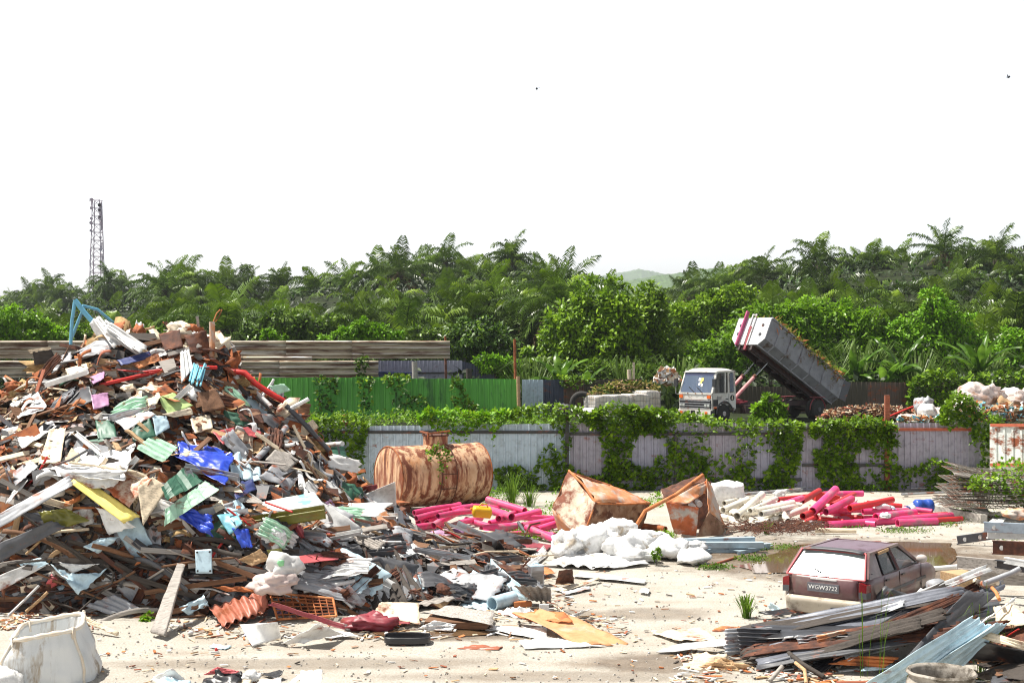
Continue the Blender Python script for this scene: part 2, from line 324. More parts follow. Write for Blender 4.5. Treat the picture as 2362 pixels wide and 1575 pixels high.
def rib_panel(mb, x0, x1, y0, y1, z0, z1, pitch=.23, depth=.045, jag=0., seed=0, z1b=None):
    """box-profile sheet standing from (x0,y0) to (x1,y1)"""
    z1b = z1 if z1b is None else z1b
    L_ = math.hypot(x1 - x0, y1 - y0); n = max(2, int(L_ / pitch)); dx, dy = (x1 - x0) / L_, (y1 - y0) / L_; pts = []
    for k in range(n):
        for t, e in ((0, 0), (.62, 0), (.70, 1), (.92, 1)): pts.append(((k + t) / n, e))
    pts.append((1, 0)); v = []
    for t, e in pts:
        px_, py_ = x0 + (x1 - x0) * t + dy * depth * e * -1 * -1, y0 + (y1 - y0) * t - dx * depth * e
        zz = lerp(z1, z1b, t) + (jag * noise.noise(Vector((int(t * n / 4) * 3.3, seed, 1))) if jag else 0)
        v += [(px_, py_, z0), (px_, py_, zz)]
    mb.add(v, [(2 * i, 2 * i + 2, 2 * i + 3, 2 * i + 1) for i in range(len(pts) - 1)])
def fence(name, label, pxa, pxb, d0, d1, z0, top_a, top_b, m, rails=(), posts=(), cat='fence', jag=0., pitch=.23, group=None, panel_len=2.4, mats=None, railm=None):
    a = P(pxa, 900, d0); b = P(pxb, 900, d1); za = H - (top_a - CY) * d0 / F; zb = H - (top_b - CY) * d1 / F
    t = empty(name, ((a.x + b.x) / 2, (d0 + d1) / 2, z0)); tag(t, label, cat, group)
    n = max(1, int(round((b - a).length / panel_len)))
    for k in range(n):
        u0, u1 = k / n, (k + 1) / n; mb = MB()
        off = .012 * (k % 2)
        j = jag * R.uniform(-1, 1)
        rib_panel(mb, lerp(a.x, b.x, u0), lerp(a.x, b.x, u1) + .04, d0 + (d1 - d0) * u0 - off, d0 + (d1 - d0) * u1 - off, z0, lerp(za, zb, u0) + j, pitch, z1b=lerp(za, zb, u1) + j)
        part(mb, 'panel', mats[k % len(mats)] if mats else m, t, True)
    for py in rails:
        mb = MB(); A = P(pxa, py, d0); B = P(pxb, py, d1); o = Vector((0, -.09, 0)); mb.bar(A + o, B + o, .05, .11); part(mb, 'rail', railm or fm['rail'], t, True)
    for px_, ptop in posts:
        u = (px_ - pxa) / (pxb - pxa); d = lerp(d0, d1, u) - .16; c = P(px_, ptop, d); mb = MB(); mb.box((c.x, d, (c.z + z0 - .3) / 2), (.14, .12, c.z - z0 + .3)); part(mb, 'post', railm or fm['rail'], t, True)
    return t
DF = 48.4
fence('metal_fence', 'pale grey ribbed metal fence behind the rusty tank', 720, 1312, DF, DF, 0, 984, 976, fm['pale'], rails=(996,), posts=((1308, 950),))
fence('metal_fence', 'dim mauve metal fence behind the two rusty dumpsters, half under creepers', 1313, 1848, DF, DF, 0, 974, 976, fm['mauve'], rails=(1000, 1105), posts=((1560, 1000),), mats=[fm['mauve'], fm['shed']])
fence('metal_fence', 'creeper covered metal fence left of the tall red post', 1849, 2046, DF, DF, 0, 976, 978, fm['mauve'], rails=(990, 1072))
fence('metal_fence', 'grey violet metal fence with thin red rail right of the red post', 2047, 2262, DF, DF, 0, 975, 975, fm['mauve'], rails=(990,), railm=fm['redrail'])
fence('metal_fence', 'rust streaked white ribbed fence with orange top rail at right edge', 2283, 2440, 46.5, 44.0, .3, 978, 992, fm['whiterust'], rails=(980, 1071), railm=fm['redrail'], pitch=.34)
fence('metal_fence', 'long bright green metal fence behind the grey one', 560, 1192, 72, 72, 1.2, 869, 873, fm['green'], pitch=.3, jag=.05, panel_len=3.0, posts=())
fence('metal_fence', 'short grey and brown patchwork fence right of the green fence', 1204, 1345, 74, 75, 1.2, 875, 876, fm['brown'], mats=[fm['pale'], fm['navy'], fm['brown'], fm['dim']], panel_len=1.2)
fence('metal_fence', 'dark brown metal fence behind the pile of cut leaves', 1346, 1480, 75, 76, 1.2, 875, 874, fm['brown'], panel_len=2.2, mats=[fm['dim'], fm['brown']])
fence('metal_fence', 'mossy dark low fence seen under the raised skip', 1690, 1880, 78, 78, 1.2, 890, 893, fm['dim'], panel_len=3)
fence('metal_fence', 'brown ribbed fence behind the mulch heap right of the truck', 1900, 2400, 78, 78, 1.2, 880, 884, fm['dim'], pitch=.28, mats=[fm['dim'], fm['brown']], panel_len=2.6)
# horizontal zinc sheets on poles: two runs
def zinc_run(label, px0, px1, d, y0, y1, nribs, cuts):
    a = P(px0, 800, d); t = empty('zinc_fence', (P((px0 + px1) / 2, 800, d).x, d, 1.6)); tag(t, label, 'fence')
    xs = [px0] + cuts + [px1]
    for k, (p, q) in enumerate(zip(xs, xs[1:])):
        o = Vector((0, .02 * (k % 2), 0)); A = P(p, y1, d) + o; B = P(p, y0, d) + o; C = P(q, y0, d) + o; D = P(q, y1, d) + o
        mb = corr(A, B, C, D, nribs, .13, .02, nv=10, seed=k + d, thick=.01); part(mb, 'zinc_sheet', fm['zinc'], t, True)
    for p in [px0 + 20] + cuts + [px1 - 10]:
        c = P(p, y0 + 4, d + .2); mb = MB(); mb.tube([(c.x, c.y, 0.5), (c.x, c.y, c.z)], .06, 6); part(mb, 'post', M['darkrust'], t, True)
zinc_run('upper run of long horizontal rusty zinc sheets left of centre', -60, 1038, 80, 786, 827, 3, [110, 300, 520, 660, 812])
zinc_run('lower run of horizontal rusty zinc sheets above the green fence', -60, 873, 79, 832, 871, 3, [60, 350, 505, 645])
zinc_run('white topped zinc strip between the two zinc runs', 470, 720, 79.6, 822, 836, 1, [560])
def shed(label, pxa, pxb, d, y0, y1, m, n=4, rails=()):
    t = fence('metal_fence', label, pxa, pxb, d, d, 1.5, y0, y1, m, pitch=.22, panel_len=1.8, rails=rails)
shed('grey lilac sheet fence beyond the green fence, with stepped tops', 872, 960, 84, 832, 832, fm['shed'])
shed('taller grey sheet fence behind the wooden stump post', 962, 1065, 86, 831, 831, fm['shed'], rails=(860,))
shed('blue grey stepped sheet fence end beside the thin rust pole', 1066, 1142, 88, 833, 851, fm['navy'])
mb = MB(); c = P(908, 866, 83); mb.box((c.x, 83, c.z - .4), (1.9, .5, 1.1)); c2 = P(880, 866, 83); mb.box((c2.x, 82.8, c2.z - .4), (.7, .5, 1.3)); mb.bar(P(874, 858, 82.6), P(952, 860, 82.6), .5, .08)
tag(mb.build('metal_hut', M['navy']), 'small dark blue hut with white edged flat roof behind green fence', 'hut')
def post(label, px_, y0, y1, d, w, m, name='post'):
    a = P(px_, y0, d); mb = MB(); mb.smooth = False
    n = 6; zb = min(P(px_, y1, d).z, a.z - .5)
    mb.tube([(a.x + .03, d, zb), (a.x, d, lerp(zb, a.z, .5)), (a.x - .02, d, a.z)], w, 8); return tag(mb.build(name, m), label, 'post')
post('thick weathered wooden stump post above the green fence', 957, 834, 900, 74, .16, M['greywood'])
post('short dark wooden post above the green fence', 1082, 850, 900, 74, .17, M['darkwood'])
post('tall thin rusty pole past the end of the upper zinc run', 1028, 775, 900, 82, .07, M['rust'])
post('tall thin rusty pole near the right end of the green fence', 1188, 782, 900, 76, .08, M['rust'])
post('pale splintered corner post ending the green fence', 1196, 868, 960, 71.6, .1, M['tan'])
post('small wooden post stub rising from creepers left of the grey fence', 797, 956, 1000, 49, .1, M['redwood'])
post('short pale post on the fence beside the truck cab', 1452, 852, 890, 77, .12, M['palewood'])
a = P(2052, 912, 48.0); mb = MB(); mb.box((a.x, 48.33, a.z / 2), (.17, .14, a.z)); tag(mb.build('red_post', M['redwood']), 'tall square rust red post standing at the grey fence', 'post')
mb = MB(); a = P(1450, 838, 80); mb.box((P(1462, 860, 80).x, 80, P(0, 858, 80).z), (.12, .12, 1.2)); tag(mb.build('post', M['palewood']), 'small pale concrete marker post before the broadleaf trees', 'post')
# telecom tower
t = empty('telecom_tower', P(224, 655, 420)); tag(t, 'tall lattice telecom mast with antennas rising over the palms', 'tower')
tm = nmat('hazed_tower_steel', [(.34, .32, .40), (.46, .34, .40)], .6, scale=.3)  # steel colour paled to stand for haze in front of the mast
zt, z0 = P(0, 462, 420).z, -2
def tw(z): return lerp(2.6, 1.15, (z - z0) / (zt - z0))
x0 = P(224, 0, 420).x
mb = MB()
for sx, sy in ((-1, -1), (1, -1), (1, 1), (-1, 1)): mb.tube([(x0 + sx * tw(z0), 420 + sy * tw(z0), z0), (x0 + sx * tw(zt), 420 + sy * tw(zt), zt)], .17, 5)
part(mb, 'leg_frame', tm, t, True); mb = MB(); nl = 22
for k in range(nl):
    za, zb = lerp(z0, zt, k / nl), lerp(z0, zt, (k + 1) / nl); q, w = tw(za), tw(zb)
    cs = [(-1, -1), (1, -1), (1, 1), (-1, 1)]
    for i in range(4):
        (ax, ay), (bx, by) = cs[i], cs[(i + 1) % 4]
        mb.tube([(x0 + ax * q, 420 + ay * q, za), (x0 + bx * w, 420 + by * w, zb)], .085, 4, False); mb.tube([(x0 + ax * w, 420 + ay * w, zb), (x0 + bx * w, 420 + by * w, zb)], .085, 4, False)
part(mb, 'lattice', tm, t, True)
for k in range(26):
    z = zt - R.uniform(0, 21) if k > 6 else zt - k * .9; s = R.choice((-1, 1)); mb = MB()
    if k % 2: mb.box((x0 + s * (tw(z) + .3), 419.4 - tw(z) * .2, z), (.36, .3, 2.1))
    else: mb.tube([(x0 + s * (tw(z) + .1), 418.2, z), (x0 + s * (tw(z) + .1), 418.6, z)], R.uniform(.4, .7), 10)
    part(mb, 'antenna' if k % 2 else 'dish', tm, t, True)
for s in (-1, 1):
    mb = MB(); mb.tube([(x0 + s * 2.2, 419, zt - .4), (x0 + s * 2.3, 419, zt + 1.4)], .08, 5); mb.bar((x0 + s * 1, 419, zt - .3), (x0 + s * 2.2, 419, zt - .3), .1, .1); part(mb, 'whip_antenna', tm, t, True)
# ---------------------------------------------------------------- plants
def leafm(name, a, b_, trans=.3, rough=.42, hue=.22, scale=.9, spec=.25): return nmat(name, [tuple(x * .38 for x in a), a, b_], rough, scale=scale, detail=4, trans=trans, hue=hue, spec=spec)
LM = dict(palm=leafm('palm_leaf', (.052, .098, .012), (.165, .250, .040), .20, .32, .34, .8), palmlight=leafm('palm_leaf_young', (.11, .19, .010), (.25, .36, .03), .25, .36, .25, .5), palmdry=leafm('palm_leaf_dry', (.15, .10, .04), (.24, .18, .09), .2, .6),
          broad=leafm('broad_leaf', (.15, .27, .008), (.33, .49, .02), .3, .4, .15, 1.5), bright=leafm('bright_leaf', (.16, .33, .008), (.30, .54, .016), .42, .42, .15, 1.2), creeper=leafm('creeper_leaf', (.095, .19, .008), (.25, .39, .03), .28, .36, .15, 2.2),
          feather=leafm('feather_leaf', (.16, .36, .006), (.27, .52, .012), .28, .5, .1, 1.2), banana=leafm('banana_leaf', (.07, .16, .012), (.20, .36, .035), .4, .32, .15, 1.), grass=leafm('grass_blade', (.10, .20, .012), (.24, .36, .04), .4, .45, .15, 3.), reed=leafm('reed_blade', (.10, .17, .03), (.24, .32, .10), .35, .4, .12, 2.),
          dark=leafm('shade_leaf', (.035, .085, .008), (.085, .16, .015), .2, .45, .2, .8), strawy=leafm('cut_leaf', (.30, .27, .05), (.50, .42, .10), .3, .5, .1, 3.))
bark = nmat('palm_bark', [(.018, .014, .010), (.06, .045, .03), (.11, .085, .06)], .95, scale=5, bump=.8)
bark2 = nmat('tree_bark', [(.05, .04, .03), (.16, .13, .10)], .9, scale=6, bump=.4)
def rdir(): 
    z = R.uniform(-1, 1); a = R.uniform(0, 6.283); q = math.sqrt(1 - z * z); return Vector((q * math.cos(a), q * math.sin(a), z))
def leaf(mb, p, d, n, l, w):
    s = d.cross(n)
    if s.length < 1e-3: s = d.orthogonal()
    s.normalize(); m = p + d * l * .42; t = p + d * l - Vector((0, 0, l * .12))
    mb.add([p, m + s * w * .5, t, m - s * w * .5], [(0, 1, 2, 3)])
def rleaf(mb, p, out, l, w=None):
    d = (rdir() + out * .9 + Vector((0, 0, -.15))); d.normalize(); n = (rdir() * .7 + out * .5 + Vector((-.25, -.25, 1.3))).normalized()
    leaf(mb, p, d, n, l * R.uniform(.7, 1.3), w or l * .55)
def crown_mesh(seed, nf=38, Lf=4.7, lo=-55, upright=1., droop=1.):
    rr = random.Random(seed); mb = MB()
    for k in range(nf):
        az = k * 2.39996 + rr.uniform(-.3, .3); u = (k + .5) / nf
        el = rad(lerp(84, lo, u ** .85) * upright + rr.uniform(-9, 9)); L_ = Lf * rr.uniform(.8, 1.12) * (.75 + .25 * math.sin(math.pi * min(1, u * 1.3)))
        d = Vector((math.cos(az) * math.cos(el), math.sin(az) * math.cos(el), math.sin(el))); p = Vector((0, 0, rr.uniform(-.5, .1))) ; pts = [p.copy()]; ns = 9; hz_ = Vector((math.cos(az), math.sin(az), 0)); side = hz_.cross(Vector((0, 0, 1)))
        bend = rr.uniform(.09, .19) * droop
        tw_ = rr.uniform(-.5, .5)
        for i in range(ns):
            p = p + d * (L_ / ns); pts.append(p.copy()); d = (d + Vector((0, 0, -bend * (1 + i * .16))) + side * .03 * tw_).normalized()
        mb.cur = 2 if u > .86 and rr.random() < .6 else (1 if u < .12 or rr.random() < .05 else 0)
        mb.tube(pts, [.06 - .05 * i / ns for i in range(ns + 1)], 3, False)
        nl = 25
        for j in range(nl):
            t = .16 + .84 * (j + rr.random() * .6) / nl; x = t * ns; i = min(ns - 1, int(x)); q = pts[i].lerp(pts[i + 1], x - i); tg = (pts[i + 1] - pts[i]).normalized()
            sd = tg.cross(Vector((0, 0, 1)));
            if sd.length < .05: sd = side.copy()
            sd.normalize(); up = sd.cross(tg)
            ll = 1.12 * (math.sin(math.pi * (.12 + .83 * t)) ** .6) * Lf / 4.7
            for sg in (-1, 1):
                dd = (tg * .55 + sd * sg * .85 + up * rr.uniform(-.1, .35)).normalized(); e1 = q + dd * ll * .55; e2 = e1 + (dd + Vector((0, 0, -1.15))).normalized() * ll * .55; wv = (tg * .7 + up * .3) * .075
                mb.add([q - wv * .6, q + wv * .6, e1 + wv, e1 - wv, e2], [(0, 1, 2, 3), (3, 2, 4)])
    return mb.mesh('crown', [LM['palm'], LM['palmlight'], LM['palmdry']])
CROWNS = [crown_mesh(1), crown_mesh(2, 34, 4.4, -45, 1.0, 1.2), crown_mesh(3, 42, 4.9, -62, .95, .9), crown_mesh(4, 26, 4.5, -25, 1.05, .75), crown_mesh(5, 36, 4.6, -50, 1.0, 1.35)]
def trunk_mesh(seed):
    rr = random.Random(seed); mb = MB(); pts = [(.15 * math.sin(z * .5 + seed), .1 * math.cos(z * .4), -z) for z in range(0, 17)]
    mb.tube(pts, [.42 + rr.uniform(-.06, .1) if i else .3 for i in range(17)], 9)
    for k in range(46):
        z = -rr.uniform(.3, 6); a = rr.uniform(0, 6.28); v = Vector((math.cos(a), math.sin(a), 0)); mb.bar(v * .3 + Vector((0, 0, z)), v * .72 + Vector((0, 0, z + .45)), .16, .07)
    return mb.mesh('trunk', bark)
TRUNKS = [trunk_mesh(1), trunk_mesh(2)]
PALMS = []
def palm(px_, ytop, d, kind=None, s=None, lean=0.):
    s = s or R.uniform(1.12, 1.4)
    k = R.randrange(5) if kind is None else kind
    c = P(px_, ytop, d); c.z -= 3.4 * s
    t = empty('oil_palm', c); t.rotation_euler = (R.uniform(-.08, .08), lean, R.uniform(0, 6.28)) if not lean else (0, lean, R.uniform(0, .3)); t.scale = (s, s, s)
    for nm, me in (('trunk', R.choice(TRUNKS)), ('crown', CROWNS[k])):
        o = bpy.data.objects.new(nm, me); COL.objects.link(o); o.parent = t
    t['category'] = 'palm tree'; t['group'] = 'oil palms of the plantation'; PALMS.append((t, px_, ytop, d)); return t
SKY = [(-100, 665), (0, 660), (60, 645), (110, 622), (200, 655), (250, 602), (330, 655), (380, 592), (430, 580), (520, 596), (600, 604), (700, 606), (780, 600), (850, 575), (920, 555), (970, 570), (1030, 550), (1100, 575), (1175, 530), (1240, 585), (1300, 575), (1335, 640), (1400, 670), (1550, 672), (1600, 622), (1650, 615), (1760, 585), (1890, 540), (1950, 585), (2000, 558), (2070, 555), (2120, 590), (2170, 520), (2230, 565), (2300, 530), (2362, 585), (2480, 575)]
hero = [(25, 662, 300, 0), (70, 640, 290, 2), (112, 618, 280, 1), (160, 650, 300, 0), (250, 600, 230, 1), (285, 622, 260, 0), (385, 588, 175, 2), (440, 578, 180, 4), (520, 590, 185, 1), (572, 606, 190, 3), (650, 602, 190, 0), (735, 600, 185, 2), (800, 590, 180, 4), (868, 566, 180, 1), (925, 548, 175, 3), (975, 566, 185, 0), (1030, 538, 190, 1), (1085, 566, 185, 2), (1178, 526, 180, 1), (1245, 580, 170, 0), (1305, 572, 125, 3), (1404, 624, 150, 3), (1500, 660, 160, 3), (1532, 656, 200, 1), (1560, 646, 210, 0), (1583, 634, 205, 2), (1628, 616, 200, 4), (1682, 608, 190, 1), (1728, 594, 185, 2), (1600, 606, 190, 3), (1655, 604, 180, 0), (1705, 596, 180, 2), (1762, 566, 175, 1), (1822, 586, 185, 4), (1888, 526, 170, 1), (1950, 574, 180, 0), (2012, 546, 170, 2), (1905, 602, 178, 4), (1978, 602, 175, 1), (2042, 596, 178, 0), (2118, 606, 172, 2), (2195, 590, 168, 4), (1845, 612, 176, 0), (2078, 546, 180, 1), (2130, 572, 180, 4), (2176, 506, 165, 3), (2235, 556, 165, 0), (2300, 514, 160, 1), (2372, 566, 150, 2), (2440, 560, 160, 0)]
for a in hero: palm(a[0], a[1], a[2], a[3])
for d, dy, step, jit in ((205, 14, 70, 16), (150, 58, 104, 26), (122, 104, 120, 30)):
    x = -90 + R.uniform(0, 30)
    while x < 2460:
        if not (1335 < x < 1560): palm(x, table(SKY, x) + dy + R.uniform(-jit, jit) * .6, d * (1.35 if x < 340 else 1) + R.uniform(-8, 8))
        x += step * R.uniform(.75, 1.25) * (.75 if x < 340 else 1)
for a in ((515, 628, 104, 2), (300, 706, 118, 1), (85, 690, 110, 4), (20, 712, 105, 0), (640, 655, 112, 1), (705, 690, 104, 4), (850, 640, 110, 2), (935, 655, 106, 1), (1080, 640, 112, 0), (1120, 600, 116, 2), (1215, 620, 112, 4), (1010, 690, 104, 4), (790, 720, 100, 1), (1290, 600, 108, 0), (1560, 670, 118, 0), (1620, 690, 112, 4), (1690, 660, 120, 1), (1780, 650, 116, 2), (1860, 640, 122, 0), (1960, 640, 118, 1), (2060, 650, 115, 4), (2150, 640, 112, 0), (2240, 640, 108, 2), (2335, 640, 104, 1), (2400, 660, 104, 4), (2270, 690, 100, 0), (420, 650, 112, 1), (180, 700, 108, 0), (245, 690, 112, 2), (355, 680, 110, 4), (130, 690, 116, 1), (590, 700, 104, 2), (1600, 740, 98, 4)): palm(*a)
# undergrowth over the whole slope: nobody could count it
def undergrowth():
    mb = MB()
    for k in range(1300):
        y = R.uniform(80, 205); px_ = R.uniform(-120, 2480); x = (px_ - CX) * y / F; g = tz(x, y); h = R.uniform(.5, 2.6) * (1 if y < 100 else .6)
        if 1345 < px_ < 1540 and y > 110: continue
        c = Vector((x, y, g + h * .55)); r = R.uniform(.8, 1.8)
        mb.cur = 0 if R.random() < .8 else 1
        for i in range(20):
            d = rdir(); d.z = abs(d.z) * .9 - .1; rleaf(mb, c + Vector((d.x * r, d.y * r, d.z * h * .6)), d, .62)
    o = mb.build('undergrowth', [leafm('shade_toned_leaf', (.012, .028, .005), (.03, .055, .008), .08, .5, .1), LM['dark']]); return struct(o, 'stuff', 'dark leafy undergrowth between the palm trunks')  # leaves coloured near-black to stand for the deep shade between palms
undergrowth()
def tree(name, label, px_, ybase, d, clumps, m, leaf_l, n, trunks, cat='tree', group=None, dense=1., tm_=None):
    """clumps: (px, py, rx_px, ry_px) spheres of leaves; trunks: lists of (px, py) limbs, first point at the ground"""
    s = F / d; b = P(px_, ybase, d); t = empty(name, (b.x, d, tz(b.x, d))); tag(t, label, cat, group)
    mb = MB()
    for q in trunks:
        pts = [P(x, y, d + R.uniform(-.4, .4)) for x, y in q]; pts[0].z = min(pts[0].z, tz(b.x, d) - .2); k = len(pts)
        mb.tube(pts, [lerp(.17, .04, i / (k - 1)) * (.08 if name == 'weed_shrub' else 1) for i in range(k)], 6)
    part(mb, 'trunk', tm_ or bark2, t, True)
    mb = MB(); tot = sum(c[2] * c[3] for c in clumps)
    for (cx, cy, rx, ry) in clumps:
        c = P(cx, cy, d); A, B = rx / s, ry / s; mn = max(8, int(2.1 * n * rx * ry / tot)); sub = max(4, mn // 26); ctrs = []
        for i in range(sub):
            q = rdir(); ctrs.append((q, R.uniform(.45, 1.0)))
        for i in range(mn):
            q, rr_ = R.choice(ctrs); v = (q * rr_ + rdir() * .3 * R.random() ** .5); w = Vector((v.x * A, v.y * min(A, B) * 1.1, v.z * B)); mb.cur = 1 if R.random() < .22 else 0
            rleaf(mb, c + w, v.normalized(), leaf_l)
    part(mb, 'crown', [LM[m], LM['creeper' if m != 'creeper' else 'broad']], t, True); return t
tree('broadleaf_tree', 'tall leafy tree with pointed top at the left end of the sky gap', 1335, 862, 92, [(1350, 690, 42, 48), (1320, 745, 62, 60), (1385, 720, 45, 60), (1290, 790, 50, 55), (1350, 800, 80, 60), (1260, 830, 60, 40)], 'broad', .42, 3400, [[(1350, 870), (1350, 790), (1355, 700)], [(1350, 800), (1310, 740)], [(1350, 790), (1385, 720)], [(1270, 870), (1262, 820)]], group='broadleaf trees behind the leaf heap')
tree('broadleaf_tree', 'leafy tree in the middle of the three below the far blue hill', 1420, 862, 91, [(1420, 690, 40, 45), (1435, 745, 55, 60), (1400, 790, 60, 60), (1450, 820, 60, 45)], 'broad', .42, 2700, [[(1430, 870), (1425, 790), (1420, 690)], [(1427, 780), (1455, 740)]], group='broadleaf trees behind the leaf heap')
tree('broadleaf_tree', 'rounded leafy tree just left of the truck cab, behind marker post', 1500, 862, 93, [(1490, 690, 40, 36), (1510, 735, 42, 55), (1480, 780, 50, 60), (1520, 810, 45, 55)], 'broad', .42, 2300, [[(1500, 870), (1500, 780), (1490, 690)], [(1500, 790), (1520, 740)]], group='broadleaf trees behind the leaf heap')
tree('bush', 'broad creeper mound sloping up behind the truck cab', 1700, 870, 92, [(1760, 740, 75, 45), (1700, 800, 90, 55), (1620, 830, 70, 40), (1800, 800, 70, 60), (1840, 745, 60, 45)], 'bright', .36, 4200, [[(1700, 880), (1720, 800)], [(1780, 880), (1770, 760)]], cat='bush')
tree('bush', 'bright bush mound behind the raised skip', 1900, 870, 93, [(1880, 720, 60, 36), (1900, 780, 80, 60), (1940, 730, 55, 35), (1980, 770, 60, 50), (1850, 820, 60, 50)], 'bright', .36, 3600, [[(1900, 880), (1900, 760)], [(1960, 880), (1950, 750)]], cat='bush')
tree('feathery_tree', 'feathery bright tree with a tall tip right of the skip', 2150, 870, 90, [(2150, 692, 26, 28), (2170, 722, 48, 30), (2120, 745, 52, 30), (2200, 745, 55, 28), (2070, 775, 65, 32), (2150, 790, 75, 34), (2220, 785, 50, 30), (2180, 830, 60, 36)], 'feather', .30, 4600, [[(2150, 880), (2150, 800), (2150, 700)], [(2150, 800), (2090, 760)], [(2150, 780), (2200, 745)]])
tree('feathery_tree', 'low feathery tree at the right edge above the hedge', 2335, 870, 88, [(2340, 785, 40, 32), (2320, 830, 46, 34), (2365, 820, 40, 50)], 'feather', .30, 1900, [[(2340, 880), (2340, 790)], [(2342, 850), (2320, 820)]])
tree('bush', 'light green bush between feathery tree and skip', 2010, 870, 91, [(2010, 745, 45, 30), (2030, 800, 60, 40), (2060, 850, 70, 30)], 'bright', .36, 1700, [[(2020, 880), (2015, 760)]], cat='bush')
tree('bush', 'bright feathery bush peeking over the upper zinc run', 835, 790, 86, [(840, 752, 26, 20), (800, 775, 40, 18), (870, 770, 50, 20), (910, 778, 25, 12), (750, 785, 22, 12)], 'feather', .30, 1700, [[(840, 830), (838, 765)], [(870, 830), (880, 772)]], cat='bush')
tree('bush', 'small bright sprig over the zinc run right of the scrap heap', 622, 790, 86, [(618, 775, 16, 16), (650, 783, 8, 10)], 'feather', .28, 260, [[(620, 830), (618, 778)]], cat='bush')
tree('bush', 'tangled brownish shrub with bare twigs right of the zinc run', 1110, 830, 90, [(1090, 770, 60, 40), (1150, 790, 50, 40), (1060, 800, 45, 30), (1120, 830, 60, 26)], 'dark', .36, 1900, [[(1080, 860), (1070, 790), (1040, 770)], [(1110, 860), (1120, 790), (1170, 770)], [(1140, 860), (1165, 810), (1185, 800)], [(1090, 860), (1110, 820), (1160, 815)]], cat='bush', tm_=M['greywood'])
tree('bush', 'bright low bush right of the stepped grey fence', 1150, 860, 88, [(1130, 835, 35, 22), (1170, 850, 32, 26), (1210, 852, 30, 18)], 'feather', .28, 1300, [[(1150, 880), (1140, 840)], [(1175, 880), (1172, 850)]], cat='bush')
tree('bush', 'bright green bush at far left beside a dark palm trunk', 40, 800, 92, [(30, 740, 48, 40), (90, 760, 42, 34), (130, 775, 40, 26), (10, 780, 40, 20)], 'bright', .34, 1900, [[(40, 830), (35, 750)], [(95, 830), (92, 770)]], cat='bush')
tree('bush', 'leafy scrub behind the blue pipe frame on the heap', 250, 800, 94, [(200, 770, 60, 22), (280, 780, 60, 22), (350, 775, 50, 20), (170, 788, 50, 18)], 'creeper', .36, 1200, [[(230, 830), (220, 760)], [(300, 830), (310, 760)]], cat='bush')
tree('bush', 'dim leafy scrub filling the slope above the green fence', 700, 780, 98, [(640, 745, 60, 30), (720, 755, 70, 30), (600, 765, 50, 24), (800, 760, 50, 26), (960, 778, 60, 26)], 'palm', .42, 2000, [[(700, 830), (700, 750)], [(640, 830), (640, 740)]], cat='bush')
tree('bush', 'long grassy scrub along the foot of broadleaf trees', 1280, 880, 86, [(1240, 850, 50, 22), (1310, 858, 50, 22), (1390, 858, 60, 24), (1470, 862, 60, 22), (1540, 862, 40, 22)], 'creeper', .36, 2300, [[(1300, 885), (1300, 855)]], cat='bush')
tree('bush', 'scrub on the slope right of the far hills', 1600, 760, 100, [(1580, 730, 50, 40), (1640, 720, 60, 44), (1600, 790, 50, 40), (1700, 690, 60, 36)], 'broad', .40, 2500, [[(1600, 840), (1600, 740)], [(1660, 840), (1650, 730)]], cat='bush')
# reeds, banana plants, grass tufts
def blades(mb, c, n, h, w, spread, seed=0):
    for k in range(n):
        a = R.uniform(0, 6.28); o = Vector((math.cos(a), math.sin(a), 0)); b0 = Vector(c) + o * R.uniform(0, spread * .35); hh = h * R.uniform(.55, 1.15); lean = spread * R.uniform(.2, 1.1)
        p1 = b0 + Vector((0, 0, hh * .55)) + o * lean * .3; p2 = b0 + Vector((0, 0, hh * .95)) + o * lean * .8; p3 = b0 + Vector((0, 0, hh * R.uniform(.7, .95))) + o * lean * 1.5; s = Vector((-o.y, o.x, 0)) * w
        mb.add([b0 - s, b0 + s, p1 + s, p1 - s, p2 + s * .7, p2 - s * .7, p3], [(0, 1, 2, 3), (3, 2, 4, 5), (5, 4, 6)])
def tuft(label, px_, py, h, n=40, spread=.35, z=0., d=None, m='grass', w=.012, cat='grass', group=None, name='grass_tuft'):
    c = G(px_, py, z) if d is None else P(px_, py, d); mb = MB(); blades(mb, c, n, h, w, spread); o = mb.build(name, LM[m]); return tag(o, label, cat, group)
def reed(label, px_, d, ytop, n=90, spread=2.):
    c = P(px_, 880, d); c.z = tz(c.x, d); h = P(px_, ytop, d).z - c.z; mb = MB(); blades(mb, c, n, h, .06, spread); tag(mb.build('reed_clump', LM['reed']), label, 'reeds')
reed('tall pale reed clump behind the foot of the raised skip', 1985, 84, 795, 150, 2.6)
reed('reed clump between banana plants and the feathery tree', 2110, 84, 815, 110, 2.2)
reed('pale reeds right of the thin rusty pole', 1225, 82, 830, 100, 2.)
reed('reed clump left of the truck cab roof', 1560, 84, 826, 110, 2.2)
reed('pale reeds below the feathery tree at right', 2270, 84, 815, 120, 2.4)
reed('reed clump at foot of the middle broadleaf tree', 1440, 83, 828, 80, 1.8)
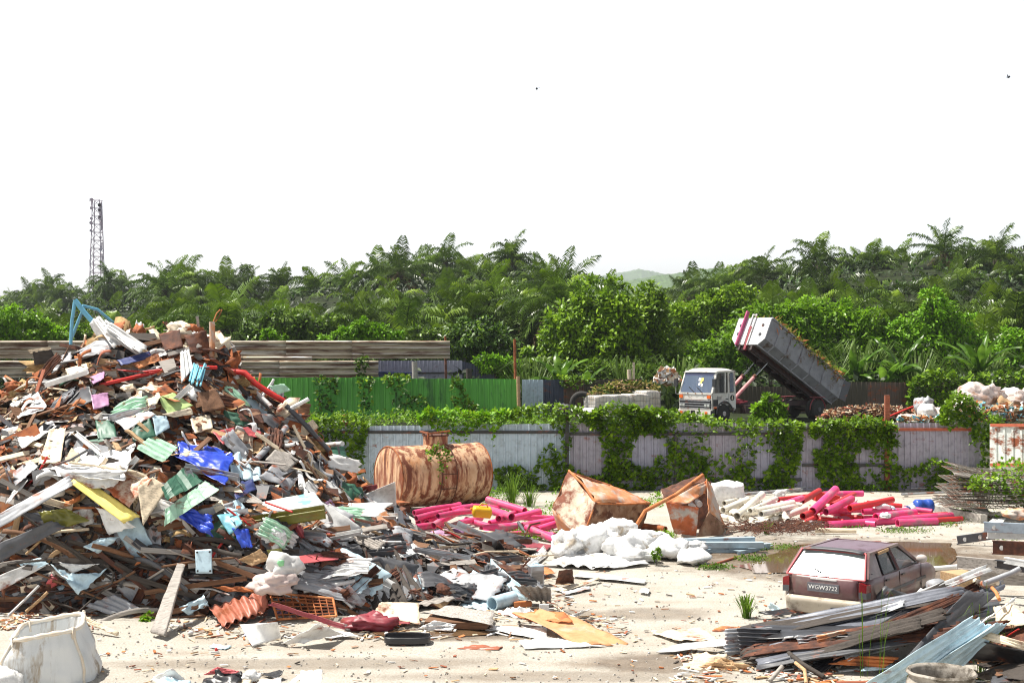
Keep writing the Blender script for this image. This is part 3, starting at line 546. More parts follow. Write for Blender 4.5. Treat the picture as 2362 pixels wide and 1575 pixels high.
def banana(label, px_, d, ytop, nleaf=8, seed=1):
    nleaf += 3
    rr = random.Random(seed); c = P(px_, 880, d); c.z = tz(c.x, d); h = P(px_, ytop, d).z - c.z
    t = empty('banana_plant', c); tag(t, label, 'banana plant'); mb = MB(); st = h * .5; mb.tube([(0, 0, -.1), (.05, 0, st * .5), (0, 0, st)], [.17, .13, .09], 8); part(mb, 'stem', LM['grass'], t)
    for k in range(nleaf):
        a = k * 2.4 + rr.uniform(-.3, .3); el = rad(rr.uniform(25, 78)); L_ = h * rr.uniform(.5, .75); hd = Vector((math.cos(a), math.sin(a), 0)); sd = Vector((-hd.y, hd.x, 0)); pts = []; p = Vector((0, 0, st * .95)); d_ = hd * math.cos(el) + Vector((0, 0, math.sin(el)))
        for i in range(9): pts.append(p.copy()); p = p + d_ * L_ / 8; d_ = (d_ + Vector((0, 0, -.17))).normalized()
        mb = MB(); mb.smooth = True
        def fn(u, v):
            i = min(7, int(u * 8)); q = pts[i].lerp(pts[i + 1], u * 8 - i); wd = .23 * math.sin(math.pi * min(1, .04 + u * .97)) ** .55 * (0 if u < .1 else 1) + .03
            return q + sd * (v - .5) * 2 * wd + Vector((0, 0, -abs(v - .5) * .25 + .05 * noise.noise(Vector((u * 9, k, v * 2)))))
        mb.grid(fn, 10, 4); part(mb, 'leaf', LM['banana'], t)
    return t
banana('banana plant with dark broad leaves behind the skip end', 1972, 82, 800, 8, 1)
banana('tallest banana plant, right of the skip', 2075, 82, 775, 9, 2)
banana('banana plant with upright blade leaf near right edge', 2258, 82, 770, 9, 3)
banana('small banana plant with torn leaves above the hedge', 2040, 81, 830, 7, 4)
banana('low banana plant behind the navy patched fence', 1290, 80, 815, 8, 5)
banana('single bright banana shoot behind the brown fence', 1350, 79, 835, 4, 6)
# creepers
def creeper(label, d, top, bot, dens=150, l=.19, bulge=.35, m='creeper', name='creeper', cat='creeper', face=True, ragged=8, ov=None):
    s = F / d; x0, x1 = top[0][0], top[-1][0]; mb = MB(); area = 0; xs = [x0 + (x1 - x0) * k / 60 for k in range(61)]
    area = sum(max(0, table(bot, x) - table(top, x)) for x in xs) / 61 * (x1 - x0) / s / s; n = int(area * dens * 1.7)
    for k in range(n):
        x = R.uniform(x0, x1); yt = table(top, x) + ragged * noise.noise(Vector((x * .06, d, 1))); yb = table(bot, x) + ragged * 2.2 * noise.noise(Vector((x * .09, d, 7)))
        if yb <= yt + 1: continue
        u = R.random() ** 1.15; y = yt + (yb - yt) * u; p = P(x, y, d)
        hgt = (y - yt) / s                                            # metres below the top
        q = noise.noise(Vector((p.x * .9, p.z * .9, d * 3)))
        if hgt > .5 and q > .38: continue
        fr = bulge * math.exp(-hgt * 2.2) * (1 + .8 * noise.noise(Vector((p.x * 1.3, 3, d)))); p.y -= .08 + max(0, fr) * R.uniform(.1, 1) + R.uniform(0, .14)
        if hgt < .35 and R.random() < .4: p.y += R.uniform(0, .5); p.z += R.uniform(-.06, .1)
        mb.cur = 0 if R.random() < .7 else 1
        if noise.noise(Vector((p.x * .35, p.z * .6, d))) > .30 and hgt > .25 and R.random() < .75: continue
        out = Vector((0, -.8, .35 + .6 * math.exp(-hgt * 2))); rleaf(mb, p, out, l, l * .8)
    o = mb.build(name, [LM[m], LM['broad']]); return tag(o, label, cat)
creeper('thick creeper clump with sunlit top beside the scrap heap', DF, [(722, 972), (745, 962), (790, 958), (830, 964), (848, 975)], [(722, 1000), (745, 1120), (800, 1135), (832, 1120), (840, 1030), (848, 1000)], 190)
creeper('feathery creeper tuft draped over the grey fence behind the tank hatch', DF, [(962, 965), (985, 948), (1030, 940), (1080, 950), (1120, 952), (1164, 948), (1175, 960)], [(962, 968), (1000, 980), (1035, 1012), (1055, 1030), (1075, 1015), (1090, 985), (1130, 978), (1140, 1040), (1150, 978), (1175, 968)], 220, m='feather')
creeper('creeper hanging at the dark post of the grey fence', DF, [(1178, 958), (1220, 935), (1280, 932), (1340, 940), (1365, 962)], [(1178, 968), (1230, 972), (1265, 980), (1290, 1000), (1312, 1080), (1322, 1010), (1335, 980), (1365, 970)], 200)
creeper('dark pointed ivy climbing the grey fence right of the tank', DF, [(1140, 1084), (1180, 1082), (1235, 1082), (1252, 1040), (1266, 1024), (1285, 1050), (1300, 1050), (1312, 1075), (1350, 1100), (1385, 1102), (1400, 1060), (1440, 1070), (1500, 1080), (1520, 1048), (1545, 1070)], [(1140, 1150), (1545, 1150)], 200, bulge=.15)
creeper('massive creeper curtain along the middle of the fence', DF, [(1362, 958), (1400, 932), (1440, 930), (1480, 945), (1560, 948), (1640, 968), (1720, 976), (1780, 972), (1848, 975)], [(1362, 985), (1385, 1010), (1400, 1095), (1445, 1095), (1458, 1010), (1480, 1000), (1530, 1005), (1560, 1110), (1640, 1130), (1830, 1130), (1848, 985)], 230, bulge=.5)
creeper('creeper curtain between the truck rear wheel and the red post', DF, [(1868, 975), (1900, 974), (1960, 966), (2020, 966), (2052, 975)], [(1868, 1000), (1880, 1085), (1900, 1130), (2040, 1130), (2065, 1110), (2052, 1000)], 230, bulge=.45)
creeper('creeper clinging to the lower part of the red post', 48.2, [(2036, 985), (2052, 978), (2066, 985)], [(2036, 1130), (2066, 1130)], 240, bulge=.1)
creeper('low ivy along the foot of the violet fence', DF, [(2052, 1082), (2100, 1078), (2150, 1058), (2175, 1062), (2210, 1085), (2262, 1088)], [(2052, 1135), (2262, 1135)], 190, bulge=.2)
creeper('creeper mound heaped over the corner of violet fence', DF - .2, [(2160, 965), (2178, 925), (2195, 906), (2218, 906), (2240, 930), (2262, 950), (2300, 968)], [(2160, 972), (2190, 985), (2235, 985), (2250, 1085), (2285, 1090), (2300, 985)], 260, bulge=.6)
creeper('hedge like creeper covering the back fence at far right', 77.6, [(2092, 880), (2120, 862), (2160, 850), (2200, 868), (2250, 868), (2300, 862), (2362, 856), (2440, 856)], [(2092, 925), (2150, 935), (2440, 945)], 60, l=.32, bulge=.8)
GF = 71.7
creeper('dark ivy streaks down the green fence near the scrap heap', GF, [(728, 868), (745, 872), (768, 872), (780, 870)], [(728, 940), (745, 985), (768, 985), (780, 890)], 45, .24, .15, m='dark')
creeper('ivy column hanging from the zinc sheets over green fence', 71.6, [(826, 872), (850, 868), (862, 872)], [(826, 900), (838, 985), (850, 985), (862, 890)], 50, .24, .15, m='dark')
creeper('bright ivy tuft on top of the green fence', 71.4, [(884, 874), (905, 864), (925, 862), (945, 870)], [(884, 880), (905, 886), (925, 890), (945, 876)], 120, .24, .3)
creeper('dark ivy patch in the middle of the green fence', 71.7, [(904, 900), (920, 885), (935, 905), (955, 915), (975, 908), (985, 930)], [(904, 985), (985, 985)], 70, .24, .2, m='dark')
creeper('ivy column with bright tip near right part of green fence', 71.5, [(1042, 872), (1052, 866), (1064, 874), (1068, 890), (1085, 928), (1100, 935)], [(1042, 900), (1048, 980), (1064, 985), (1085, 985), (1100, 965)], 70, .24, .2)
creeper('ivy hanging on the lower zinc sheets', 78.7, [(822, 824), (838, 822), (850, 826)], [(822, 868), (838, 875), (850, 866)], 70, .26, .25, m='dark')
creeper('ivy capping the brown patchwork fence', 74.6, [(1285, 872), (1320, 866), (1365, 870), (1375, 875)], [(1285, 884), (1330, 900), (1365, 884), (1375, 880)], 70, .26, .3)
# weeds on the raised ground and in the yard
def weeds(label, n, fx, fy, h, l, m, ok=None, name='weeds'):
    mb = MB()
    for k in range(n):
        y = R.uniform(*fy); px_ = R.uniform(*fx); x = (px_ - CX) * y / F
        q = noise.noise(Vector((x * .4, y * .4, 5)))
        if q < -.05 or (ok and not ok(x, y, px_)): continue
        g = tz(x, y); mb.cur = R.randrange(2)
        for i in range(9):
            d = rdir(); d.z = abs(d.z); rleaf(mb, Vector((x, y, g)) + Vector((d.x * .3, d.y * .3, d.z * h * (1 + q))), d, l)
    o = mb.build(name, [LM[m], LM['creeper']]); return struct(o, 'stuff', label)
weeds('bright weeds over the raised ground behind the grey fence', 3600, (600, 2420), (49.4, 70), .5, .2, 'bright', lambda x, y, p: not (1640 < p < 2420 and y > 57) and (p > 1190 or y > 63) and not (1600 < p < 1960 and y < 60))
def yardpatch(label, pts, n, h=.12, l=.09, m='bright'):
    mb = MB()
    for k in range(n):
        px_, py, r1, r2 = R.choice(pts); a = R.uniform(0, 6.28); q = R.random() ** .6; c = G(px_ + r1 * q * math.cos(a), py + r2 * q * math.sin(a))
        mb.cur = R.randrange(2)
        for i in range(4):
            d = rdir(); d.z = abs(d.z); rleaf(mb, c + Vector((d.x * .12, d.y * .12, d.z * h)), d, l)
    o = mb.build('weeds', [LM[m], LM['grass']]); return struct(o, 'stuff', label)
yardpatch('low weeds growing through the dirt by the pipes', [(1150, 1175, 60, 14), (1230, 1190, 40, 14), (1260, 1240, 40, 10), (1200, 1235, 20, 10), (1300, 1170, 40, 10), (1490, 1165, 40, 12), (1530, 1240, 25, 8), (1850, 1120, 40, 10)], 900)
yardpatch('yellowish weeds by the puddle and the blue drum', [(2240, 1185, 70, 18), (2170, 1205, 60, 12), (2280, 1150, 60, 20), (2080, 1225, 70, 6), (1735, 1290, 40, 8), (1790, 1265, 60, 6), (1650, 1310, 40, 5), (2320, 1240, 40, 8), (1960, 1215, 40, 6)], 900, .07, .07, 'grass')
yardpatch('weeds around the foot of the rusty tank and the fence', [(960, 1155, 40, 12), (1080, 1150, 50, 10), (1150, 1145, 40, 10), (850, 1140, 20, 16), (1330, 1140, 60, 8), (1560, 1150, 60, 8), (2000, 1130, 60, 6)], 700, .2, .12)
for a in (('long bladed grass at left end of the rusty tank', 848, 1128, 1.0, 70, .5), ('yellow green grass tuft in front of the tank left end', 938, 1172, .7, 70, .5), ('grass tuft left of the tank ladder foot', 985, 1168, .5, 40, .4), ('leafy grass clump under the tank right half', 1085, 1160, .6, 60, .5), ('arching tall grass by the board right of the tank', 1180, 1160, 1.0, 70, .6), ('arching grass right of the tall clump by the pipes', 1222, 1168, .75, 50, .5), ('short grass tuft by the rusty dumpster leg', 1640, 1232, .45, 30, .25), ('bright grass tuft on open dirt left of the car', 1722, 1425, .42, 70, .22), ('grass tuft behind the grey steel channel beams', 2235, 1195, .5, 60, .3), ('grass tuft left of the steel beams on right', 2265, 1188, .45, 50, .3), ('weed tuft between white sacks', 1520, 1286, .35, 40, .25), ('weed tuft on the rusty mesh roll', 1768, 1232, .35, 30, .2)): tuft(*a)
for k, a in enumerate((('tall thin grass stalks beside the pale blue sheet', 1990, 1560, 1.2, 4, .3), ('thin grass stalks in front of the salmon rusty sheet', 2025, 1570, 1.35, 4, .25), ('tall grass stalks rising by the concrete pot', 2290, 1572, 1.4, 8, .35), ('tall grass clump at the right of the concrete pot', 2262, 1570, 1.1, 26, .3), ('thin grass stalks at the right edge', 2335, 1575, 1.3, 10, .3))): tuft(*a, w=.005)
tree('weed_shrub', 'bushy weed in front of the truck chassis', 1775, 965, 55, [(1775, 930, 26, 22), (1760, 950, 34, 16), (1800, 950, 26, 14)], 'bright', .22, 600, [[(1775, 985), (1775, 935)]], cat='weed')
tree('weed_shrub', 'small green weed at the base of dark plank heap', 340, 1440, 24.6, [(340, 1428, 22, 16)], 'bright', .09, 160, [[(340, 1445), (340, 1430)]], cat='weed')
tree('weed_shrub', 'little weed in front of the white sacks', 1515, 1285, 31, [(1515, 1275, 12, 14)], 'creeper', .08, 120, [[(1515, 1290), (1515, 1275)]], cat='weed')
# ---------------------------------------------------------------- fuel tank
tankm = nmat('rusty_tank', [(.46, .24, .12), (.64, .42, .26), (.60, .27, .11)], .75, scale=2.2, stretch=(1, 1, .5), bump=.25, over=(.27, .075, .03), over_amt=.52, over_scale=2.6, over_stretch=(1.6, 1.6, .22))
a = G(880, 1172); TA = math.atan2(.30, 1)
tank = empty('fuel_tank', P(1000, 1100, 42.4)); tank.location.z = .12; tank.rotation_euler = (0, 0, rad(33)); tag(tank, 'big rusty cream fuel tank lying on its side by the grey fence', 'tank')
TR, TL = .99, 3.3
mb = MB(); n = 40; prof = [(-TL / 2, TR), (-TL / 2 + .02, TR + .012), (TL / 2 - .02, TR + .012), (TL / 2, TR)]
for k in range(7): pass
mb.tube([(x, 0, TR) for x in [-TL / 2 + TL * i / 12 for i in range(13)]], TR, n, False); part(mb, 'shell', tankm, tank)
for s in (-1, 1):
    mb = MB(); mb.smooth = False
    ring = [(s * TL / 2, TR * .985 * math.cos(2 * math.pi * k / n), TR + TR * .985 * math.sin(2 * math.pi * k / n)) for k in range(n)]; r2 = [(s * (TL / 2 + .05), .8 * y, TR + .8 * (z - TR)) for _, y, z in ring]
    mb.add(ring + r2 + [(s * (TL / 2 + .07), 0, TR)], [(k, (k + 1) % n, n + (k + 1) % n, n + k) for k in range(n)] + [(n + k, n + (k + 1) % n, 2 * n) for k in range(n)]); part(mb, 'end_cap', tankm, tank)
    mb = MB(); mb.tube([(s * (TL / 2), TR * math.cos(2 * math.pi * k / 48), TR + TR * math.sin(2 * math.pi * k / 48)) for k in range(49)], .022, 6, False); part(mb, 'rim', M['rust'], tank)
mb = MB(); mb.tube([(.1, .05, 2 * TR - .06), (.1, .05, 2 * TR + .30)], .40, 22, True); hatch = part(mb, 'hatch', tankm, tank)
mb = MB(); mb.tube([(.1, .05, 2 * TR + .285), (.1, .05, 2 * TR + .325)], .44, 22); 
for k in range(8): mb.tube([(.1 + .42 * math.cos(k * .785), .05 + .42 * math.sin(k * .785), 2 * TR + .27), (.1 + .42 * math.cos(k * .785), .05 + .42 * math.sin(k * .785), 2 * TR + .36)], .025, 6)
part(mb, 'flange', M['darkrust'], hatch)
mb = MB(); mb.bar((-.36, -.28, 2 * TR + .38), (.5, -.2, 2 * TR + .44), .05, .05); mb.bar((-.36, -.28, 2 * TR + .2), (-.36, -.28, 2 * TR + .42), .04, .04); mb.bar((-.36, -.28, 2 * TR + .40), (-.3, .35, 2 * TR + .42), .05, .05); part(mb, 'hatch_bar', M['rust'], hatch)
mb = MB()
def shell(ang, x, o=.05): return (x, -(TR + o) * math.cos(ang), TR + (TR + o) * math.sin(ang))
for x in (-.28, .28): mb.tube([shell(rad(t), x, .07) for t in range(-55, 76, 8)], .018, 6)
for t in (-48, -20, 6, 30, 52): mb.tube([shell(rad(t), -.28, .07), shell(rad(t), .28, .07)], .015, 6)
part(mb, 'ladder', M['darkrust'], tank)
mb = MB(); mb.tube([shell(rad(58), -.62, 0), shell(rad(62), -.5, .16), shell(rad(66), -.3, .16), shell(rad(62), -.2, 0)], .015, 6); part(mb, 'lifting_lug', M['rust'], tank)
for x in (-1.3, 1.3): mb = MB(); mb.box((x, 0, .02), (.16, 1.3, .22)); part(mb, 'cradle', M['darkrust'], tank)
creeper('vine sprig trailing from the tank hatch over the ladder', 41.25, [(985, 1040), (1000, 1030), (1020, 1024), (1040, 1042)], [(985, 1052), (1003, 1060), (1020, 1085), (1030, 1072), (1040, 1050)], 260, .13, .25)
creeper('thin vine climbing beside the tank ladder', 41.2, [(1000, 1090), (1012, 1085), (1030, 1060)], [(1000, 1140), (1012, 1150), (1030, 1150)], 60, .1, .1)
# ---------------------------------------------------------------- rusty steel dumpsters
def dumpster_left():
    d = 36.6; p = lambda x, y, dd=0.: P(x, y, d + dd)
    A, B, C, D, E = p(1312, 1085, .3), p(1274, 1172, -.3), p(1290, 1232, -.2), p(1342, 1246, -1.3), p(1374, 1160, -1.0)   # end plate
    F1, F2 = p(1500, 1160, .6), p(1475, 1230, .6); G1, G2 = p(1395, 1130, 1.4), p(1410, 1118, 1.9); G3 = p(1500, 1158, 2.0)
    t = empty('steel_dumpster', p(1380, 1246, 0)); t.location.z = 0; tag(t, 'crumpled rusty dumpster lying on its side, pointed end plate up', 'dumpster')
    mb = corr(B, A, E, D, 0, crumple=.13, nu=16, nv=16, seed=3, thick=.02); part(mb, 'end_plate', M['dumpcream'], t, True)
    mb = corr(B, D, D + Vector((.02, 0, -.01)), C, 0, crumple=.05, nu=8, nv=4, seed=4, thick=.02); part(mb, 'end_flap', M['paleorange'], t, True)
    mb = corr(E, F1, F2, D, 0, crumple=.10, nu=18, nv=12, seed=5, thick=.02); part(mb, 'front_wall', M['dumpbrown'], t, True)
    mb = corr(A, G1, F1, E, 0, crumple=.16, nu=18, nv=14, seed=6, thick=.02, sag=.16); part(mb, 'top_wall', M['paleorange'], t, True)
    mb = corr(G1, G2, G3, F1, 0, crumple=.12, nu=12, nv=12, seed=8, thick=.02); part(mb, 'inner_wall', M['orange'], t, True)
    mb = corr(B, A, G2, p(1450, 1190, 2.), 0, crumple=.08, nu=8, nv=8, seed=9, thick=.02); part(mb, 'back_wall', M['rust'], t, True)
    mb = MB(); mb.tube([A, A.lerp(E, .5) + Vector((.03, -.03, .06)), E], .035, 6); mb.tube([E, E.lerp(F1, .5) + Vector((0, -.02, -.03)), F1], .03, 6); mb.tube([E, D], .03, 6); part(mb, 'edge_rim', M['orange'], t, True)
M['dumpcream'] = nmat('dumpster_cream', [(.50, .40, .30), (.62, .52, .40), (.40, .22, .12)], .8, scale=2, over=(.22, .06, .025), over_amt=.48, over_scale=1.3, bump=.3)
M['dumpbrown'] = nmat('dumpster_brown', [(.16, .07, .035), (.30, .17, .10), (.36, .26, .18)], .85, scale=2.4, over=(.14, .045, .02), over_amt=.4, bump=.3)
dumpster_left()
def dumpster_right():
    d = 36.2; p = lambda x, y, dd=0.: P(x, y, d + dd)
    t = empty('steel_dumpster', p(1590, 1236)); t.location.z = 0; tag(t, 'torn open rusty dumpster with dark hollow inside, beside the white bag', 'dumpster')
    mb = corr(p(1535, 1158, -1), p(1612, 1172, -1), p(1606, 1236, -.7), p(1556, 1230, -.7), 0, crumple=.10, nu=14, nv=12, seed=11, thick=.02); part(mb, 'front_plate', M['dumprust'], t, True)
    mb = corr(p(1535, 1157, -1), p(1630, 1105, .5), p(1632, 1128, .4), p(1590, 1160, -.8), 0, crumple=.12, nu=14, nv=8, seed=12, thick=.02); part(mb, 'rim_plate', M['paleorange'], t, True)
    mb = corr(p(1524, 1128, .4), p(1618, 1094, 1.4), p(1630, 1106, .6), p(1532, 1146, -.4), 0, crumple=.1, nu=14, nv=8, seed=13, thick=.02); part(mb, 'top_edge', M['darkrust'], t, True)
    mb = corr(p(1524, 1130, .4), p(1540, 1124, 1), p(1545, 1150, .8), p(1530, 1152, -.3), 0, crumple=.05, nu=5, nv=5, seed=13, thick=.02); part(mb, 'side_lip', M['dumpcream'], t, True)
    mb = corr(p(1630, 1104, .4), p(1640, 1120, 1), p(1674, 1212, .6), p(1634, 1180, -.2), 0, crumple=.1, nu=10, nv=12, seed=14, thick=.02); part(mb, 'side_wall', M['paleorange'], t, True)
    mb = corr(p(1634, 1178, -.2), p(1674, 1212, .6), p(1668, 1234, .2), p(1608, 1238, -.7), 0, crumple=.06, nu=8, nv=8, seed=15, thick=.02); part(mb, 'bottom_wall', M['dumpbrown'], t, True)
    mb = corr(p(1545, 1130, 1.6), p(1640, 1110, 1.6), p(1650, 1236, 1.2), p(1560, 1236, 1.2), 0, crumple=.1, nu=8, nv=8, seed=16, thick=.02); part(mb, 'inner_wall', M['darkrust'], t, True)
    for x, y in ((1598, 1168), (1613, 1162)): mb = MB(); c = p(x, y, .2); mb.tube([c + Vector((0, -.06, 0)), c + Vector((.02, .5, 0))], .085, 10); part(mb, 'roller', M['dullwhite'], t, True)
M['dumprust'] = nmat('dumpster_rust', [(.34, .08, .025), (.50, .13, .045), (.30, .07, .02)], .8, scale=2.5, over=(.60, .54, .47), over_amt=.36, over_scale=1.4, bump=.3)
dumpster_right()
def rod(label, pts, r, m, name='metal_rod', cat='rod', n=7, hollow=0., group=None):
    mb = MB(); mb.tube(pts, r, n, True, hollow); o = mb.build(name, m); return tag(o, label, cat, group)
rod('long bent rusty pole leaning across the two dumpsters', [P(1462, 1222, 35), P(1488, 1178, 35), P(1560, 1140, 35.2), P(1622, 1095, 35.6)], .055, M['orange'], 'metal_pole', 'pole')
rod('short rusty corrugated pipe lying between the dumpsters', [G(1480, 1212, .1), G(1510, 1216, .1), G(1535, 1220, .1)], .085, M['rust'], 'drain_pipe', 'pipe', 10, .8)
rod('bent red brown bar standing by the pink pipes', [G(1195, 1258), P(1212, 1232, 35.2), P(1222, 1210, 35.4), P(1245, 1205, 36)], .025, M['darkrust'], 'metal_rod', 'rod')
rod('short dark grey pipe sticking out of pink pipe pile', [P(1196, 1205, 36.6), P(1220, 1240, 35.6)], .05, M['darkgrey'], 'steel_pipe', 'pipe', 9, .75)
# big bag behind the right dumpster, sacks in front
def bag(label, px_, py, w, h, dz, amp=.22, seed=1, m='sack', z=0., name='white_sack', group=None, cat='sack', d=None, rz=0., freq=1.6, blueprint=None):
    c = G(px_, py, z) if d is None else P(px_, py, d); s = F / c.y; h *= .8 if name == 'white_sack' else 1; rx, rz_ = w / s / 2, h / s / 2; mb = MB()
    mb.blob((c.x, c.y, c.z + rz_ * .92), rx, dz, rz_, amp, freq, seed, 26, 16, flat=-rz_ * .9); sv = mb.v
    for v in mb.v:
        q = Vector((v.x * 5, v.y * 5, v.z * 5 + seed)); v += Vector((noise.noise(q), noise.noise(q + Vector((7, 0, 0))), noise.noise(q + Vector((0, 7, 0))))) * .05; q2 = q * .34; v += (v - Vector((c.x, c.y, c.z + rz_ * .9))) * (.30 - 1.0 * abs(noise.noise(q2))) * .55
    o = mb.build(name, M[m]); tag(o, label, cat, group); return o
def bulkbag(label, c, sx, sy, sz, rz, m='sack', seed=1, open_top=False, name='bulk_bag'):
    mb = MB(); mb.smooth = True; n = 36; rows = 14; vs = []
    for j in range(rows + 1):
        t = j / rows
        for i in range(n):
            a = 2 * math.pi * i / n; k = 1 / (abs(math.cos(a)) ** 5 + abs(math.sin(a)) ** 5) ** .2
            w = 1 + .10 * math.sin(math.pi * t) + .10 * noise.noise(Vector((math.cos(a) * 1.5, math.sin(a) * 1.5, t * 2.2 + seed))) + .045 * noise.noise(Vector((math.cos(a) * 5, math.sin(a) * 5, t * 7 + seed)))
            zz = sz * t + (.10 * noise.noise(Vector((math.cos(a) * 1.2, math.sin(a) * 1.2, seed))) if j == rows else 0)
            vs.append((k * w * sx / 2 * math.cos(a), k * w * sy / 2 * math.sin(a), zz))
    fs = [(j * n + i, j * n + (i + 1) % n, (j + 1) * n + (i + 1) % n, (j + 1) * n + i) for j in range(rows) for i in range(n)]
    top = [Vector(v) for v in vs[-n:]]
    for q, (sc_, dz) in enumerate(((.8, -.02 if not open_top else -.25), (.4, -.07 if not open_top else -.4))):
        b = len(vs)
        for v in top: vs.append((v.x * sc_, v.y * sc_, v.z + dz + .10 * noise.noise(Vector((v.x * 3, v.y * 3, q + seed)))))
        fs += [((b - n) + i, (b - n) + (i + 1) % n, b + (i + 1) % n, b + i) for i in range(n)]
    vs.append((0, 0, sz - (.05 if not open_top else .45))); fs += [(len(vs) - 1 - n + i, len(vs) - 1 - n + (i + 1) % n, len(vs) - 1) for i in range(n)]
    mb.add(vs, fs); t = empty(name, c, rz); tag(t, label, 'bag'); part(mb, 'bag_body', M[m], t); return t
bulkbag('boxy white bulk bag standing behind the torn dumpster', (P(1668, 1144, 41).x, 41, .25), 1.15, 1.0, .72, rad(8), seed=4)
SK = 'white sacks heaped on the dirt'
for k, (lab, x, y, w, h, z) in enumerate((('plump white sack at the left end of the sack heap', 1302, 1285, 70, 78, 0), ('white sack with pale blue print, second from the left', 1362, 1280, 95, 80, 0), ('peaked white sack at the top of the sack heap', 1432, 1252, 85, 66, .1), ('white sack with tied ear in the middle of the heap', 1440, 1285, 90, 60, 0), ('sloping white sack right of the peaked one', 1485, 1268, 90, 58, .05), ('large white sack right of the little weed', 1545, 1288, 80, 62, 0), ('white sack bulging at the lower right corner of heap', 1598, 1300, 66, 44, 0), ('flattened white sack at right end, behind the corner sack', 1590, 1275, 80, 40, 0), ('slumped white sack in front of the left dumpster', 1395, 1258, 90, 64, 0), ('low white sack at front of the heap, left of weed', 1470, 1296, 90, 42, 0), ('small white sack half behind the blue print sack', 1335, 1258, 60, 44, .1), ('white sack under the tip of the bent pole', 1515, 1262, 70, 44, 0))):
    o = bag(lab, x, y, w, h, .42, .34, k + 2, group=SK, z=z)
def text(body, c, size, m, xdir=(1, 0, 0), ydir=(0, 0, 1), name='lettering', parent=None, ext=.002):
    cu = bpy.data.curves.new(name, 'FONT'); cu.body = body; cu.size = size; cu.align_x = 'CENTER'; cu.align_y = 'CENTER'; cu.extrude = ext
    o = bpy.data.objects.new(name, cu); COL.objects.link(o); x = Vector(xdir).normalized(); y = Vector(ydir).normalized(); z = x.cross(y); mt = Matrix((x, y, z)).transposed().to_4x4(); mt.translation = Vector(c); cu.materials.append(m)
    if parent is not None: o.parent = parent
    o.matrix_basis = mt; return o
for k, (lab, q) in enumerate((('crumpled white plastic sheet spread out left of the sacks', (1250, 1302, 1330, 1275, 1420, 1290, 1400, 1312)), ('flat white tarpaulin beneath the front of the sacks', (1300, 1290, 1420, 1278, 1500, 1300, 1380, 1312)), ('white crumpled sheet by the light blue box can', (1205, 1300, 1255, 1262, 1262, 1280, 1215, 1318)))):
    c = [G(q[i], q[i + 1], .06) for i in range(0, 8, 2)]; mb = corr(c[0], c[3], c[2], c[1], 5, .03, .10, nu=30, nv=10, seed=k + 30, thick=.006); tag(mb.build('plastic_sheet', M['sack']), lab, 'plastic sheet')
# ---------------------------------------------------------------- pipes
pinkm = nmat('pink_pipe', [(.62, .035, .14), (.76, .055, .20), (.78, .11, .26)], .42, scale=2, bump=.05, over=(.55, .22, .27), over_amt=.28, over_scale=1.6, hue=.25); redp = nmat('red_pipe', [(.48, .02, .025), (.60, .03, .035)], .45, scale=2, hue=.1)
whitep = nmat('cream_pipe', [(.60, .55, .45), (.74, .70, .60), (.78, .75, .68)], .45, scale=2.5, over=(.40, .32, .20), over_amt=.18, hue=.1)
def pipe(label, x0, y0, x1, y1, z0, z1, r, m, group, name='plastic_pipe', sag=0.):
    a, b = G(x0, y0, z0), G(x1, y1, z1); mid = [a.lerp(b, t) + Vector((0, 0, -sag * 4 * t * (1 - t))) for t in (0, .25, .5, .75, 1)]
    return rod(label, mid, r, m, name, 'pipe', 14, .80, group)
PL = 'pink pipes heaped behind the scrap'; PIPES = []
for k, (x0, y0, x1, y1, z0, z1, r, sg) in enumerate(((960, 1195, 1090, 1172, .35, .45, .09, -.05), (965, 1205, 1060, 1165, .2, .5, .11, -.06), (985, 1205, 1060, 1180, .2, .25, .10, -.04), (1000, 1212, 1090, 1168, .2, .55, .10, -.05), (955, 1182, 1060, 1166, .5, .55, .08, -.03), (1040, 1178, 1150, 1175, .5, .4, .10, -.1), (1125, 1152, 1210, 1178, .65, .45, .11, 0), (1120, 1172, 1180, 1192, .5, .4, .12, 0), (1060, 1205, 1110, 1195, .35, .3, .08, 0), (960, 1216, 1020, 1208, .15, .15, .10, 0), (1130, 1208, 1245, 1180, .2, .4, .11, 0), (1110, 1220, 1190, 1214, .2, .2, .12, 0), (1105, 1232, 1150, 1224, .1, .1, .11, 0), (1150, 1196, 1200, 1180, .35, .35, .10, 0), (1200, 1192, 1280, 1196, .3, .2, .09, 0), (1205, 1212, 1285, 1198, .2, .3, .10, 0), (1240, 1222, 1290, 1206, .15, .25, .11, 0), (1215, 1216, 1285, 1246, .3, .1, .10, 0), (1140, 1236, 1200, 1230, .12, .1, .08, 0), (1150, 1248, 1188, 1244, .1, .1, .09, 0), (1010, 1190, 1130, 1180, .55, .4, .08, -.06), (1075, 1198, 1130, 1215, .3, .2, .09, 0), (1225, 1228, 1280, 1236, .1, .1, .1, 0))):
    PIPES.append((pipe('', x0, y0, x1, y1, z0, z1, r, pinkm, PL, sag=sg), PL, 'pink'))
PR = 'pink and red pipes heaped at right'
